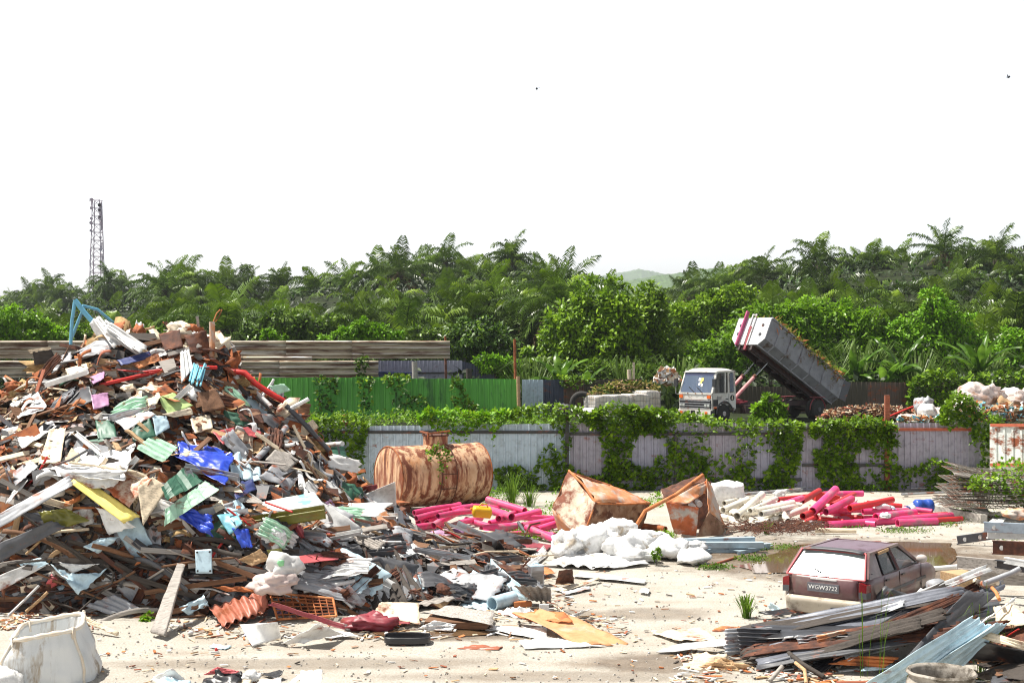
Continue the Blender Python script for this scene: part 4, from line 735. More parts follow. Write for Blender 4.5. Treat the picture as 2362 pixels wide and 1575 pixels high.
for k, (x0, y0, x1, y1, z0, z1, r, red) in enumerate(((1875, 1178, 1928, 1128, .5, 1.0, .12, 0), (1905, 1180, 1965, 1150, .45, .7, .11, 0), (1852, 1190, 1900, 1170, .4, .5, .10, 1), (1960, 1172, 2058, 1152, .5, .6, .10, 1), (1920, 1165, 1970, 1140, .5, .6, .09, 1), (1900, 1140, 1990, 1138, .5, .5, .10, 0), (1935, 1198, 2075, 1196, .12, .12, .11, 0), (1908, 1212, 2195, 1190, .1, .1, .125, 0), (2070, 1206, 2160, 1202, .1, .1, .12, 0), (2020, 1192, 2110, 1182, .25, .25, .12, 0), (1990, 1180, 2095, 1178, .3, .3, .10, 0), (1905, 1178, 1985, 1172, .4, .35, .12, 0), (1960, 1172, 2000, 1176, .3, .3, .11, 0), (1888, 1186, 1960, 1182, .25, .25, .09, 0), (2110, 1190, 2185, 1186, .15, .15, .08, 1), (2150, 1200, 2218, 1196, .12, .1, .08, 1), (1885, 1198, 1945, 1204, .15, .12, .1, 1), (1930, 1162, 2030, 1168, .5, .4, .08, 0), (2000, 1160, 2080, 1168, .4, .3, .09, 1), (1790, 1168, 1850, 1148, .5, .6, .09, 0), (1795, 1152, 1905, 1140, .5, .5, .08, 1), (1850, 1155, 1890, 1132, .5, .7, .1, 1), (1970, 1204, 2020, 1208, .1, .1, .09, 0), (1940, 1190, 1990, 1194, .2, .2, .07, 1), (2085, 1172, 2150, 1180, .25, .2, .09, 0), (1860, 1204, 1885, 1190, .1, .3, .09, 1))):
    PIPES.append((pipe('', x0, y0, x1, y1, z0, z1, r, redp if red else pinkm, PR), PR, 'red' if red else 'pink'))
PW = 'cream pipes heaped beside the torn dumpster'
for k, (x0, y0, x1, y1, z0, z1, r) in enumerate(((1668, 1176, 1725, 1152, .4, .6, .10), (1700, 1190, 1758, 1140, .4, .8, .11), (1712, 1186, 1830, 1160, .4, .6, .11), (1692, 1180, 1740, 1205, .35, .2, .10), (1745, 1205, 1790, 1182, .2, .35, .11), (1800, 1176, 1818, 1202, .45, .25, .10), (1810, 1190, 1858, 1172, .3, .45, .10), (1685, 1205, 1740, 1215, .15, .12, .10), (1755, 1185, 1835, 1168, .5, .5, .09), (1670, 1160, 1720, 1148, .5, .5, .08), (1730, 1178, 1790, 1150, .5, .6, .08), (1760, 1165, 1800, 1190, .5, .35, .08), (1850, 1182, 1945, 1198, .3, .1, .07), (1675, 1218, 1770, 1208, .12, .12, .08), (1690, 1165, 1760, 1172, .45, .4, .09), (1780, 1200, 1815, 1190, .25, .3, .09), (1665, 1190, 1700, 1200, .25, .2, .08), (1725, 1212, 1780, 1200, .15, .25, .09), (1735, 1160, 1790, 1160, .55, .5, .08), (1800, 1160, 1850, 1165, .5, .45, .08), (1690, 1150, 1750, 1162, .5, .5, .07), (1650, 1170, 1690, 1184, .4, .3, .08))):
    PIPES.append((pipe('', x0, y0, x1, y1, z0, z1, r, whitep, PW), PW, 'cream'))
rod('white gas pipe length lying on dirt below the rusty mesh', [G(1880, 1222, .1), G(1975, 1224, .1)], .07, M['palewood'], 'wooden_pole', 'pole')
# jerrycan, drum, bucket, bags on the pipes
c = P(1110, 1192, 36.2); t = empty('jerrycan', c); t.rotation_euler = (.2, .1, .2); tag(t, 'yellow and orange plastic jerrycan lying on the pink pipes', 'jerrycan')
ym = nmat('yellow_plastic', [(.75, .42, .01), (.85, .55, .02)], .4, trans=.15); om = nmat('orange_plastic', [(.75, .17, .01), (.85, .24, .02)], .4)
mb = MB(); mb.smooth = True
def jc(u, v):
    a = 2 * math.pi * v; k = 1 / (abs(math.cos(a)) ** 4 + abs(math.sin(a)) ** 4) ** .25; w = min(1, 8 * u + .45, 8 * (1 - u) + .45); return Vector(((u - .5) * .55, .17 * k * w * math.cos(a), .15 + .15 * k * w * math.sin(a)))
mb.grid(jc, 12, 24); mb.add([jc(0, v / 12) for v in range(12)], [tuple(range(12))]); mb.add([jc(1, v / 12) for v in range(12)], [tuple(range(12))[::-1]]); part(mb, 'can_body', ym, t)
mb = MB(); mb.tube([(-.1, 0, .30), (-.05, 0, .38), (.1, 0, .38), (.15, 0, .30)], .02, 6); part(mb, 'handle', ym, t); mb = MB(); mb.tube([(-.27, .04, .2), (-.33, .04, .2)], .04, 10); part(mb, 'cap', om, t)
c = G(2130, 1182, .05); t = empty('plastic_drum', c, rad(10)); tag(t, 'blue plastic drum lying by the end of the pink pipes', 'drum')
mb = MB(); mb.tube([(-.31, 0, .21), (-.30, 0, .21), (-.25, 0, .21), (-.1, 0, .21), (-.09, 0, .21), (.09, 0, .21), (.1, 0, .21), (.25, 0, .21), (.3, 0, .21), (.31, 0, .21)], [.1, .17, .215, .215, .205, .205, .215, .215, .17, .1], 20); part(mb, 'drum_body', nmat('blue_drum', [(.02, .07, .35), (.03, .10, .46)], .4, scale=3), t)
mb = MB(); mb.tube([(-.31, .08, .28), (-.35, .08, .28)], .03, 8); part(mb, 'bung', M['white'], t)
c = G(2082, 1182, .18); t = empty('paint_bucket', c, rad(15)); tag(t, 'white paint bucket with coloured label band tipped beside blue drum', 'bucket'); t.rotation_euler = (0, rad(80), rad(20))
mb = MB(); mb.tube([(0, 0, 0), (0, 0, .02), (0, 0, .36)], [.14, .15, .18], 18, True); part(mb, 'bucket_body', M['white'], t); mb = MB(); mb.tube([(0, 0, .12), (0, 0, .22)], [.168, .176], 18, False); part(mb, 'label_band', M['navy'], t); mb = MB(); mb.tube([(0, 0, .36), (0, 0, .39)], .195, 18, True); part(mb, 'lid_rim', M['dullwhite'], t)
for lab, x, y, w, h, m in (('white plastic bag with blue print caught among pink pipes', 1962, 1172, 28, 22, 'plastic'), ('cream crumpled bag between pink pipes and bucket', 2035, 1178, 40, 18, 'sack'), ('small white bag on the cream pipes', 1800, 1150, 26, 22, 'plastic'), ('white lump of foam on the lowest pink pipe', 2042, 1194, 22, 12, 'sack'), ('pale turquoise bottle lump by the bucket', 2058, 1178, 14, 10, 'ltblue'), ('cream sack lump behind the cream pipes', 1700, 1155, 40, 14, 'sack')): bag(lab, x, y, w, h, .2, .4, int(x), m, .3, 'plastic_bag', None, 'bag')
mb = MB(); mb.box(G(1905, 1148, .45), (.75, .5, .3), Matrix.Rotation(.2, 3, 'Y')); tag(mb.build('red_crate', M['red']), 'red plastic crate lying half under pink pipes', 'crate')
# rusty mesh roll
mb = MB(); mb.cur = 0
for k in range(420):
    x = R.uniform(1700, 1890); yy = 1215 + 16 * R.uniform(-1, 1) * math.sin(math.pi * (x - 1690) / 205) ** .5; a = G(x, yy, R.uniform(.02, .3)); b = a + Vector((R.uniform(-.7, .7), R.uniform(-.25, .25), R.uniform(-.12, .12)))
    mb.tube([a, a.lerp(b, .5) + Vector((0, 0, .08)), b], .009, 3, False)
o = mb.build('rusty_mesh', M['darkrust']); struct(o, 'stuff', 'tangle of fine rusty mesh wire in front of the cream pipes'); 
mb = MB(); c = G(1880, 1215, 0); mb.tube([c, c + Vector((0, 0, .18))], [.22, .2], 14); tag(mb.build('grey_tub', M['grey']), 'small grey tub at the right end of the rusty mesh', 'tub')
# grey blue beams in front of the dumpster, black pipes by the fence
BG = 'pale blue grey metal beams stacked on the dirt'
for k, (lab, x0, y0, x1, y1, z) in enumerate((('rearmost pale grey beam of the stack beside the sacks', 1580, 1242, 1740, 1238, .28), ('long grey blue beam second from the back of the stack', 1570, 1250, 1760, 1250, .26), ('grey blue beam with open box end facing left', 1585, 1262, 1720, 1258, .14), ('short diagonal grey beam across the stack', 1605, 1274, 1660, 1256, .1), ('front right grey blue beam of the stack', 1700, 1270, 1775, 1256, .08), ('middle grey beam poking out to the right', 1680, 1260, 1775, 1252, .14), ('lowest grey blue beam resting on the dirt', 1630, 1268, 1730, 1266, .06))):
    mb = MB(); a, b = G(x0, y0, z), G(x1, y1, z); mb.bar(a, b, .22, .012); mb.bar(a + Vector((0, -.105, -.07)), b + Vector((0, -.105, -.07)), .012, .13); mb.bar(a + Vector((0, .105, -.07)), b + Vector((0, .105, -.07)), .012, .13); tag(mb.build('metal_beam', M['bluesteel'] if 'bluesteel' in M else M.setdefault('bluesteel', paint('blue_steel', (.36, .46, .52), .08, .35))), lab, 'beam', BG)
rod('reddish stick lying before the grey beams', [G(1632, 1306, .02), G(1700, 1284, .03)], .03, M['redwood'], 'wooden_stick', 'stick')
for lab, q, r in (('upper thin dark conduit along the fence foot', (1900, 1118, 2100, 1112), .03), ('second dark conduit behind the pink pipes', (1830, 1124, 2070, 1122), .04), ('grey conduit behind the white bulk bag', (1710, 1140, 1850, 1128), .06), ('lowest dark conduit right of the red pipes', (2080, 1140, 2240, 1132), .04), ('dark conduit stub above the blue drum', (2100, 1126, 2250, 1122), .03)):
    pass_ = rod(lab, [G(q[0], q[1], .1), G(q[2], q[3], .1)], r, M['grey'], 'conduit', 'conduit', 8, .7)
rod('long curved pale hose from the wire mesh stack to the drum', [G(2115, 1165, .05), G(2160, 1150, .1), G(2210, 1140, .35), G(2262, 1135, .5)], .04, M['grey'], 'hose', 'hose')
rod('lower curved grey hose ending at the wire mesh stack', [G(2125, 1172, .05), G(2175, 1160, .08), G(2230, 1158, .2), G(2270, 1160, .25)], .035, M['dullwhite'], 'hose', 'hose')
# concrete kerb stones, wire mesh stack at right
mb = MB(); mb.bar(G(2140, 1170, .12), G(2270, 1196, .12), .22, .24); tag(mb.build('concrete_kerb', M['concrete']), 'mossy pale concrete kerb lying behind the blue drum', 'kerb stone')
def meshsheet(lab, x0, y0, x1, y1, d, rot, tilt, nx_=16, ny=9):
    a = P(x0, y0, d); b = P(x1, y1, d - .3); mb = MB(); L_ = b - a; dep = Vector((.25, 1.9, rot))
    for k in range(nx_ + 1): p = a.lerp(b, k / nx_); mb.tube([p, p + dep * .5 + Vector((0, 0, .03 * math.sin(k))), p + dep], .011, 4, False)
    for k in range(ny + 1): q = dep * (k / ny); mb.tube([a + q, a.lerp(b, .5) + q + Vector((0, 0, .05 * math.sin(k * 2))), b + q], .011, 4, False)
    tag(mb.build('wire_mesh', M['meshgrey'] if 'meshgrey' in M else M.setdefault('meshgrey', paint('mesh_grey', (.17, .155, .13), .3))), lab, 'wire mesh', 'sheets of welded wire mesh stacked at right')
for k, (lab, q) in enumerate((('topmost wire mesh sheet, kinked up at its left end', (2205, 1075, 2290, 1098)), ('wire mesh sheet just under the topmost one', (2200, 1088, 2400, 1100)), ('wire mesh sheet with upturned prongs at the left', (2192, 1112, 2400, 1108)), ('wire mesh sheet third from the top of the stack', (2188, 1126, 2400, 1120)), ('wire mesh sheet in the middle of the stack', (2184, 1136, 2400, 1130)), ('wire mesh sheet below the middle of the stack', (2192, 1142, 2400, 1142)), ('wire mesh sheet third from the bottom', (2200, 1150, 2400, 1152)), ('wire mesh sheet second from the bottom', (2180, 1160, 2400, 1164)), ('bottom wire mesh sheet resting by the kerb', (2178, 1168, 2400, 1176)))): meshsheet(lab, *q, 40 - k * .12, R.uniform(-.05, .12), 0)
for k, (lab, q) in enumerate((('flat grey slab on top of the wire mesh stack', (2200, 1090, 2320, 1112)), ('long grey plank in the lower wire mesh stack', (2182, 1156, 2280, 1180)))): mb = MB(); mb.bar(P(q[0], q[1], 40.4), P(q[2], q[3], 40), 1.2, .05); tag(mb.build('grey_board', M['greywood']), lab, 'board')
creeper('creeper spreading over the wire mesh stack', 39.6, [(2230, 1100), (2300, 1085), (2362, 1070), (2440, 1065)], [(2230, 1130), (2260, 1165), (2300, 1185), (2440, 1180)], 170, .14, .6)
creeper('leafy creeper on the ground below the white rusty fence', 44.5, [(2285, 1075), (2330, 1062), (2440, 1050)], [(2285, 1100), (2440, 1110)], 150, .16, .5, m='bright')
# ---------------------------------------------------------------- tipper truck (local x = forward, y = left of the truck, z up)
cabm = nmat('cab_paint', [(.56, .53, .47), (.68, .65, .60), (.70, .69, .66)], .45, scale=2, over=(.46, .25, .13), over_amt=.22, over_scale=1.6, over_stretch=(1, 1, .6), bump=.05)
darkm = nmat('chassis', [(.02, .013, .012), (.06, .03, .028)], .7, scale=4); pinkarm = nmat('faded_pink_paint', [(.50, .14, .16), (.66, .28, .28), (.66, .36, .34)], .5, scale=3, over=(.3, .08, .04), over_amt=.2)
gl = glass('cab_glass', (.10, .14, .22), .04, .7); gl2 = glass('side_glass', (.06, .07, .07), .04, .3); chrome = nmat('chrome', [(.5, .5, .5)], .15, 1.); lampm = nmat('headlamp', [(.62, .64, .62)], .15, .3); amber = nmat('amber_lens', [(.75, .14, .02)], .3)
TY = rad(180 + 39); td = 66.6
wx, wy = 2.15, -1.05                                     # visible front wheel in local axes
c = P(1668, 978, td); cs, sn = math.cos(TY), math.sin(TY)
truck = empty('tipper_truck', (c.x - (cs * wx - sn * wy) * -0 - (cs * (2.15) - sn * (1.05)), td - (sn * 2.15 + cs * 1.05), 1.53), TY)
tag(truck, 'old dirty cream hook lift truck parked behind the creeper fence', 'truck')
S = 1                                                   # the camera sees the side at local +y
Wd = 1.14
def slab(mb, poly, y0, y1): mb.prism([(x, y0, z) for x, z in poly], (0, y1 - y0, 0))
cab_prof = [(1.35, .78), (3.02, .78), (3.10, 1.35), (3.06, 1.62), (2.70, 2.62), (2.55, 2.74), (1.75, 2.80), (1.40, 2.72), (1.30, 2.4)]
mb = MB()
arch = [(2.15 + .62 * math.cos(a), .50 + .62 * math.sin(a)) for a in [math.pi * k / 10 for k in range(11)]]
low = [(3.02, .55), (3.08, .98), (3.08, 1.52), (1.30, 1.52), (1.30, .55)] ; ring = [(3.02, .72), (3.10, 1.0), (3.07, 1.56), (1.28, 1.56), (1.28, .72)] + [q for q in arch[::-1] if q[1] > .72]
for y in (-Wd, Wd - .04): slab(mb, ring, y, y + .04)
mb.box((3.06, 0, 1.08), (.06, 2 * Wd, .94)); mb.box((1.30, 0, 1.6), (.05, 2 * Wd - .1, 1.9)); mb.box((2.2, 0, .95), (1.7, 2 * Wd - .1, .05))
# pillars and roof
for y in (-Wd + .03, Wd - .03):
    mb.bar((3.05, y, 1.55), (2.66, y * .95, 2.62), .09, .09); mb.bar((2.08, y, 1.52), (2.02, y * .95, 2.66), .12, .07); mb.bar((1.34, y, 1.5), (1.36, y * .95, 2.66), .14, .07); mb.bar((1.30, y * .95, 2.66), (2.68, y * .95, 2.63), .08, .09)
    mb.bar((1.80, y, 1.5), (1.78, y * .95, 2.66), .09, .06)
mb.bar((3.07, -Wd, 1.53), (3.07, Wd, 1.53), .10, .08)
mb.smooth = True
def roof(u, v):
    x = lerp(1.22, 2.80, u); k = 1 - abs(2 * u - 1) ** 6; y = (v - .5) * 2 * (Wd * .97); e = 1 - abs(2 * v - 1) ** 5
    return Vector((x, y, 2.62 + .17 * k * e + (.03 if u < .8 else 0)))
mb.grid(roof, 14, 14, .03); mb.smooth = False
part(mb, 'cab', cabm, truck)
mb = MB(); mb.add([(3.08, -Wd + .1, 1.58), (3.08, Wd - .1, 1.58), (2.70, Wd - .14, 2.60), (2.70, -Wd + .14, 2.60)], [(0, 1, 2, 3)]); ws = part(mb, 'windscreen', gl, truck)
mb = MB(); mb.add([(2.755, -Wd + .1, 2.44), (2.755, Wd - .1, 2.44), (2.70, Wd - .13, 2.61), (2.70, -Wd + .13, 2.61)], [(0, 1, 2, 3)]); 
for v in mb.v: v.x += .012
part(mb, 'sun_strip', nmat('sun_strip', [(.06, .07, .16)], .2), ws)
for k, (y, z, w, cc) in enumerate(((.28, 2.24, .16, 'yellow'), (.10, 2.25, .16, 'white'), (.33, 1.96, .12, 'white'), (.15, 2.02, .14, 'white'), (.24, 2.12, .12, 'yellow'))):
    mb = MB(); xx = 3.08 - (z - 1.58) * .372 + .012; mb.add([(xx + .04, y - w / 2, z - .08), (xx + .04, y + w / 2, z - .08), (xx - .02, y + w / 2, z + .08), (xx - .02, y - w / 2, z + .08)], [(0, 1, 2, 3)]); part(mb, 'sticker', M[cc], ws)
for y in (-.05, .5): mb = MB(); mb.bar((3.12, y, 1.58), (2.98, y - .5, 1.86), .03, .02); part(mb, 'wiper', M['black'], truck)
for y in (-Wd, Wd):
    s = 1 if y > 0 else -1
    mb = MB(); mb.add([(2.98, y - s * .005, 1.58), (2.13, y - s * .005, 1.58), (2.08, y * .955, 2.58), (2.66, y * .955, 2.56)], [(0, 1, 2, 3)]); part(mb, 'door_window', gl2, truck)
    mb = MB(); mb.add([(1.72, y - s * .005, 1.62), (1.42, y - s * .005, 1.62), (1.44, y * .955, 2.58), (1.70, y * .955, 2.58)], [(0, 1, 2, 3)]); part(mb, 'rear_window', gl, truck)
    mb = MB(); mb.bar((2.45, y + s * .01, 1.58), (2.42, y * .96 + s * .02, 2.56), .03, .02); mb.bar((2.98, y + s * .008, 1.58), (2.10, y + s * .008, 1.58), .025, .03); part(mb, 'window_frame', M['black'], truck)
    mb = MB(); mb.box((2.66, y + s * .006, .98), (.012, .012, .9)); mb.box((1.82, y + s * .006, 1.15), (.012, .012, .75)); mb.box((2.24, y + s * .006, 1.22), (.84, .010, .012)); part(mb, 'door_seam', M['darkgrey'], truck)
    mb = MB(); mb.box((1.98, y + s * .02, 1.26), (.16, .03, .04)); part(mb, 'door_handle', M['black'], truck)
    mb = MB(); mb.box((2.82, y + s * .008, 1.06), (.36, .016, .34)); part(mb, 'vent_panel', M['black'], truck)
    mb = MB(); mb.box((2.86, y + s * .012, .82), (.22, .02, .09)); part(mb, 'side_marker', amber, truck)
    for k in range(3): mb = MB(); mb.box((2.55, y + s * .006, 1.36 - k * .05), (.32, .008, .018)); part(mb, 'door_text_line', M['darkgrey'], truck)
    mb = MB(); mb.tube([(1.56, y - s * .01, 1.30), (1.56, y + s * .012, 1.30)], .155, 18); em = part(mb, 'door_emblem', M['black'], truck)
    mb = MB(); mb.prism([(1.56 - .05, y + s * .013, 1.20), (1.56 + .05, y + s * .013, 1.20), (1.56 + .02, y + s * .013, 1.40), (1.56 - .02, y + s * .013, 1.40)], (0, s * .006, 0)); part(mb, 'emblem_mark', M['cream'], em)
    mb = MB(); mb.tube([(3.0, y, 2.4), (3.12, y + s * .18, 2.52), (3.14, y + s * .2, 1.5), (3.04, y, 1.45)], .014, 6); mr = part(mb, 'mirror_arm', M['dullwhite'], truck); mb = MB(); mb.box((3.12, y + s * .19, 2.08), (.10, .2, .42)); part(mb, 'mirror', M['black'], mr)
    mb = MB(); mb.tube([(2.15 + .63 * math.cos(a), y + s * .02, .5 + .63 * math.sin(a)) for a in [math.pi * k / 12 for k in range(13)]], .035, 6); part(mb, 'wheel_arch', M['darkgrey'], truck)
mb = MB(); mb.box((3.105, 0, .98), (.05, 2 * Wd - .12, .46)); gr = part(mb, 'grille', M['black'], truck)
for z in (1.16, 1.03, .9, .78): mb = MB(); mb.box((3.14, 0, z), (.03, 2 * Wd - .14, .035)); part(mb, 'grille_bar', M['grey'], gr)
for y in (-.96, -.76, .76, .96): mb = MB(); mb.box((3.15, y, .93), (.05, .15, .13)); part(mb, 'headlight', lampm, truck)
for y in (-.98, .94): mb = MB(); mb.box((3.105, y, 1.36), (.05, .24, .16)); part(mb, 'indicator', amber, truck)
for y in (-.5, .05, .5): mb = MB(); mb.box((3.12, y, 1.53), (.05, .05, .05)); part(mb, 'hinge', M['rust'], truck)
mb = MB(); mb.box((3.14, 0, .54), (.16, 2 * Wd + .04, .30)); mb.box((3.05, 0, .36), (.1, 2 * Wd - .3, .08)); bu = part(mb, 'bumper', cabm, truck)
for y in (-.86, .86): mb = MB(); mb.box((3.225, y, .55), (.03, .17, .13)); part(mb, 'fog_lamp', amber, bu)
for y in (-.5, .36): mb = MB(); mb.box((3.225, y, .55), (.02, .26, .12)); part(mb, 'bumper_slot', M['black'], bu)
mb = MB(); mb.box((3.225, -.05, .55), (.02, .28, .22)); part(mb, 'number_plate', M['black'], bu)
mb = MB(); mb.box((3.06, Wd + .0, .50), (.30, .08, .34)); part(mb, 'bumper_corner', M['black'], bu)
mb = MB(); mb.box((1.75, .55, 1.4), (.5, .5, .16)); mb.box((1.52, .55, 1.85), (.14, .5, .8)); mb.box((1.52, .55, 2.32), (.11, .28, .22)); part(mb, 'seat', M['black'], truck)
mb = MB(); mb.tube([(2.5 + .06 * math.sin(a) * 0, .55 + .2 * math.cos(a), 1.72 + .2 * math.sin(a)) for a in [6.283 * k / 16 for k in range(17)]], .018, 5); part(mb, 'steering_wheel', M['black'], truck)
def wheel(x, y, r=.50, w=.28):
    s = 1 if y > 0 else -1; mb = MB(); pr = [(-.5, .62), (-.5, .9), (-.36, 1), (.36, 1), (.5, .9), (.5, .62)]
    mb.tube([(x, y + s * a * w, r) for a, _ in pr], [q * r for _, q in pr], 26, False); wh = part(mb, 'wheel', M['tyre'], truck)
    mb = MB(); mb.tube([(x, y - s * .1, r), (x, y + s * w * .30, r)], r * .62, 22); mb.tube([(x, y + s * w * .3, r), (x, y + s * w * .62, r)], r * .24, 12)
    for k in range(8): a = k * .785; mb.tube([(x + r * .42 * math.cos(a), y + s * w * .28, r + r * .42 * math.sin(a)), (x + r * .42 * math.cos(a), y + s * w * .38, r + r * .42 * math.sin(a))], .025, 6)
    part(mb, 'rim', M['dullwhite'] if x > 0 else M['darkgrey'], wh)
for s in (-1, 1): wheel(2.15, s * .98); wheel(-5.6, s * .98, .52); wheel(-5.6, s * .66, .52)
mb = MB()
for s in (-1, 1): mb.box((-2.2, s * .42, .86), (8.4, .09, .24))
for x in (-5, -3.4, -1.8, -.2, 1): mb.box((x, 0, .86), (.1, .8, .16))
part(mb, 'chassis', darkm, truck)
mb = MB(); mb.tube([(2.15, -.9, .5), (2.15, .9, .5)], .07, 8); mb.tube([(-5.6, -.9, .52), (-5.6, .9, .52)], .1, 8); part(mb, 'axle', darkm, truck)
for s in (-1, 1):
    mb = MB(); mb.box((-.2, s * .86, .66), (1.2, .36, .44)); part(mb, 'fuel_box', darkm, truck); mb = MB(); mb.box((-2.4, s * .95, .72), (1.6, .03, .34)); part(mb, 'side_guard', M['maroon'], truck)
    mb = MB()
    mb.tube([(-5.6 + .66 * math.cos(a), s * 1.0, .52 + .66 * math.sin(a)) for a in [math.pi * k / 10 for k in range(11)]], .03, 6); mb.box((-5.6, s * 1.0, 1.18), (1.0, .3, .03)); part(mb, 'rear_mudguard', M['maroon'], truck)
mb = MB(); mb.tube([(-6.3, -1.0, .4), (-6.3, 1.0, .4)], .06, 8); part(mb, 'rear_bar', M['rust'], truck)
mb = MB(); mb.box((.55, 0, 1.06), (.7, 1.3, .22)); mb.tube([(.9, -.8, 1.1), (.9, .8, 1.1)], .07, 8); mb.tube([(.3, .2, 1.2), (-.1, .7, 1.05), (.6, .8, 1.0)], .05, 6); part(mb, 'hydraulic_valve', M['maroon'], truck)
PV = Vector((-6.0, 0, 1.12)); TILT = rad(27.5); RM = Matrix.Rotation(TILT, 3, 'Y')   # body of the skip turns about the tail of the chassis
def tip(x, y, z): return PV + RM @ (Vector((x, y, z)) - PV)
RM = Matrix.Rotation(-TILT, 3, 'Y')
arm_end = tip(-2.6, 0, .98)
for s in (-1, 1):
    a = Vector((.72, s * .42, 1.12)); e = Vector(tip(-1.7, s * .42, 1.22)); m_ = a.lerp(e, .60)
    mb = MB(); mb.tube([a, m_], .095, 12); cy_ = part(mb, 'hydraulic_cylinder', pinkarm, truck); mb = MB(); mb.tube([m_, e], .045, 10); part(mb, 'piston_rod', chrome, cy_)
    mb = MB(); mb.tube([m_ - (m_ - a).normalized() * .1, m_ + (m_ - a).normalized() * .05], .115, 12); part(mb, 'gland', M['darkrust'], cy_)
mb = MB()
for s in (-1, 1): mb.bar(tip(-5.9, s * .42, 1.15), tip(-.05, s * .42, 1.15), .12, .26)
for x in (-5.4, -4.2, -2.9, -1.6, -.2): mb.bar(tip(x, -.4, 1.15), tip(x, .4, 1.15), .1, .12)
part(mb, 'tipping_frame', darkm, truck)
mb = MB(); mb.bar(tip(-.10, .0, 1.05), tip(-.02, .0, 2.4), .14, .14); part(mb, 'hook_arm', M['maroon'], truck)
bpy.context.view_layer.update()
TM = truck.matrix_basis.copy()
# ---------------------------------------------------------------- the raised skip: a thing of its own, carried by the truck
skipm = nmat('skip_grey', [(.19, .19, .21), (.26, .26, .285), (.31, .31, .33)], .5, scale=2, over=(.16, .10, .07), over_amt=.22, over_scale=1.4, bump=.1); skipw = nmat('skip_front_white', [(.60, .60, .62), (.72, .72, .74)], .5, scale=2, over=(.40, .22, .12), over_amt=.14)
skip = empty('skip_container', TM @ tip(-5.8, 0, 1.3)); tag(skip, 'long grey steel skip tipped up on the back of the truck', 'skip')
def sk(x, y, z): return TM @ tip(x, y, z) - skip.location
def spoly(mb, pts): mb.add([sk(*p) for p in pts], [tuple(range(len(pts)))])
x0, x1, hw, zb, zt, ch = -7.15, -.12, 1.13, 1.34, 2.95, .36
mb = MB()
for s in (-1, 1):
    spoly(mb, [(x0, s * hw, zb + ch), (x1, s * hw, zb + ch), (x1, s * hw, zt), (x0, s * hw, zt - .1)]); spoly(mb, [(x0, s * hw, zb + ch), (x1, s * hw, zb + ch), (x1, s * (hw - ch), zb), (x0, s * (hw - ch), zb)])
    spoly(mb, [(x0, s * (hw - .05), zb + ch), (x1, s * (hw - .05), zb + ch), (x1, s * (hw - .05), zt), (x0, s * (hw - .05), zt - .1)])
spoly(mb, [(x0, -(hw - ch), zb), (x1, -(hw - ch), zb), (x1, hw - ch, zb), (x0, hw - ch, zb)])
part(mb, 'side_walls', skipm, skip)
mb = MB(); mb.prism([sk(x1, y, z) for y, z in ((-hw, zt), (hw, zt), (hw, zb + ch), (hw - ch, zb), (-(hw - ch), zb), (-hw, zb + ch))], (TM.to_3x3() @ RM) @ Vector((.06, 0, 0))); fr = part(mb, 'front_wall', skipw, skip)
for y, z in ((.72, 2.5), (.72, 1.95), (-.8, 2.0), (-.8, 2.5)): mb = MB(); q = sk(x1 + .07, y, z); ax = (TM.to_3x3() @ RM) @ Vector((.03, 0, 0)); mb.tube([q - ax, q + ax * .3], .10, 10); part(mb, 'bolt_hole', M['black'], fr)
for x in (-.95, -2.0, -3.1, -4.2, -5.3):
    for s in (-1, 1):
        mb = MB(); a, b = sk(x, s * (hw + .03), zb + ch), sk(x, s * (hw + .03), zt - .05); mb.bar(a, b, .07, .07); mb.bar(sk(x, s * (hw + .02), zb + ch), sk(x, s * (hw - ch), zb - .02), .07, .06); part(mb, 'rib', skipm, skip)
mb = MB()
for s in (-1, 1): mb.bar(sk(x0, s * hw, zt - .1), sk(x1, s * hw, zt), .10, .09); mb.bar(sk(x0, s * (hw - ch), zb - .02), sk(x1, s * (hw - ch), zb - .02), .08, .08)
part(mb, 'top_rail', skipm, skip)
mb = MB()
for s in (-1, 1): mb.bar(sk(x0, s * .42, zb - .1), sk(x1, s * .42, zb - .1), .12, .16)
part(mb, 'skid_rail', M['darkrust'], skip)
mb = MB(); mb.bar(sk(x1 + .1, -.15, zb - .05), sk(x1 + .12, -.15, zt + .2), .06, .06); mb.bar(sk(x1 + .1, .1, zb - .05), sk(x1 + .12, .1, zt + .2), .06, .06); mb.tube([sk(x1 + .12, -.15, zt + .15), sk(x1 + .12, .1, zt + .15)], .04, 8); part(mb, 'hook_bar', M['dullwhite'], skip)
mb = MB(); mb.bar(sk(x1 + .14, -.58, zb - .08), sk(x1 + .17, -.54, zt + .34), .10, .20); mb.bar(sk(x1 + .21, -.58, zb - .08), sk(x1 + .24, -.54, zt + .34), .06, .07); part(mb, 'front_beam', nmat('magenta_beam', [(.30, .03, .10), (.42, .06, .17)], .5, scale=3), skip)
mb = MB(); ax = (TM.to_3x3() @ RM)
mb.prism([sk(x0 - .05, y, z) for y, z in ((-hw, zt - .1), (-hw + .05, zt - .1), (-hw + .05, zb + ch), (-hw, zb + ch))], ax @ Vector((-.6, -.4, 0))); part(mb, 'tail_door', M['darkgrey'], skip); mb = MB(); mb.prism([sk(x0, y, z) for y, z in ((hw, zt - .1), (hw, zb + ch), (hw - .05, zb + ch), (hw - .05, zt - .1))], ax @ Vector((-.45, .15, 0))); part(mb, 'tail_door', M['darkgrey'], skip)
mb = MB()
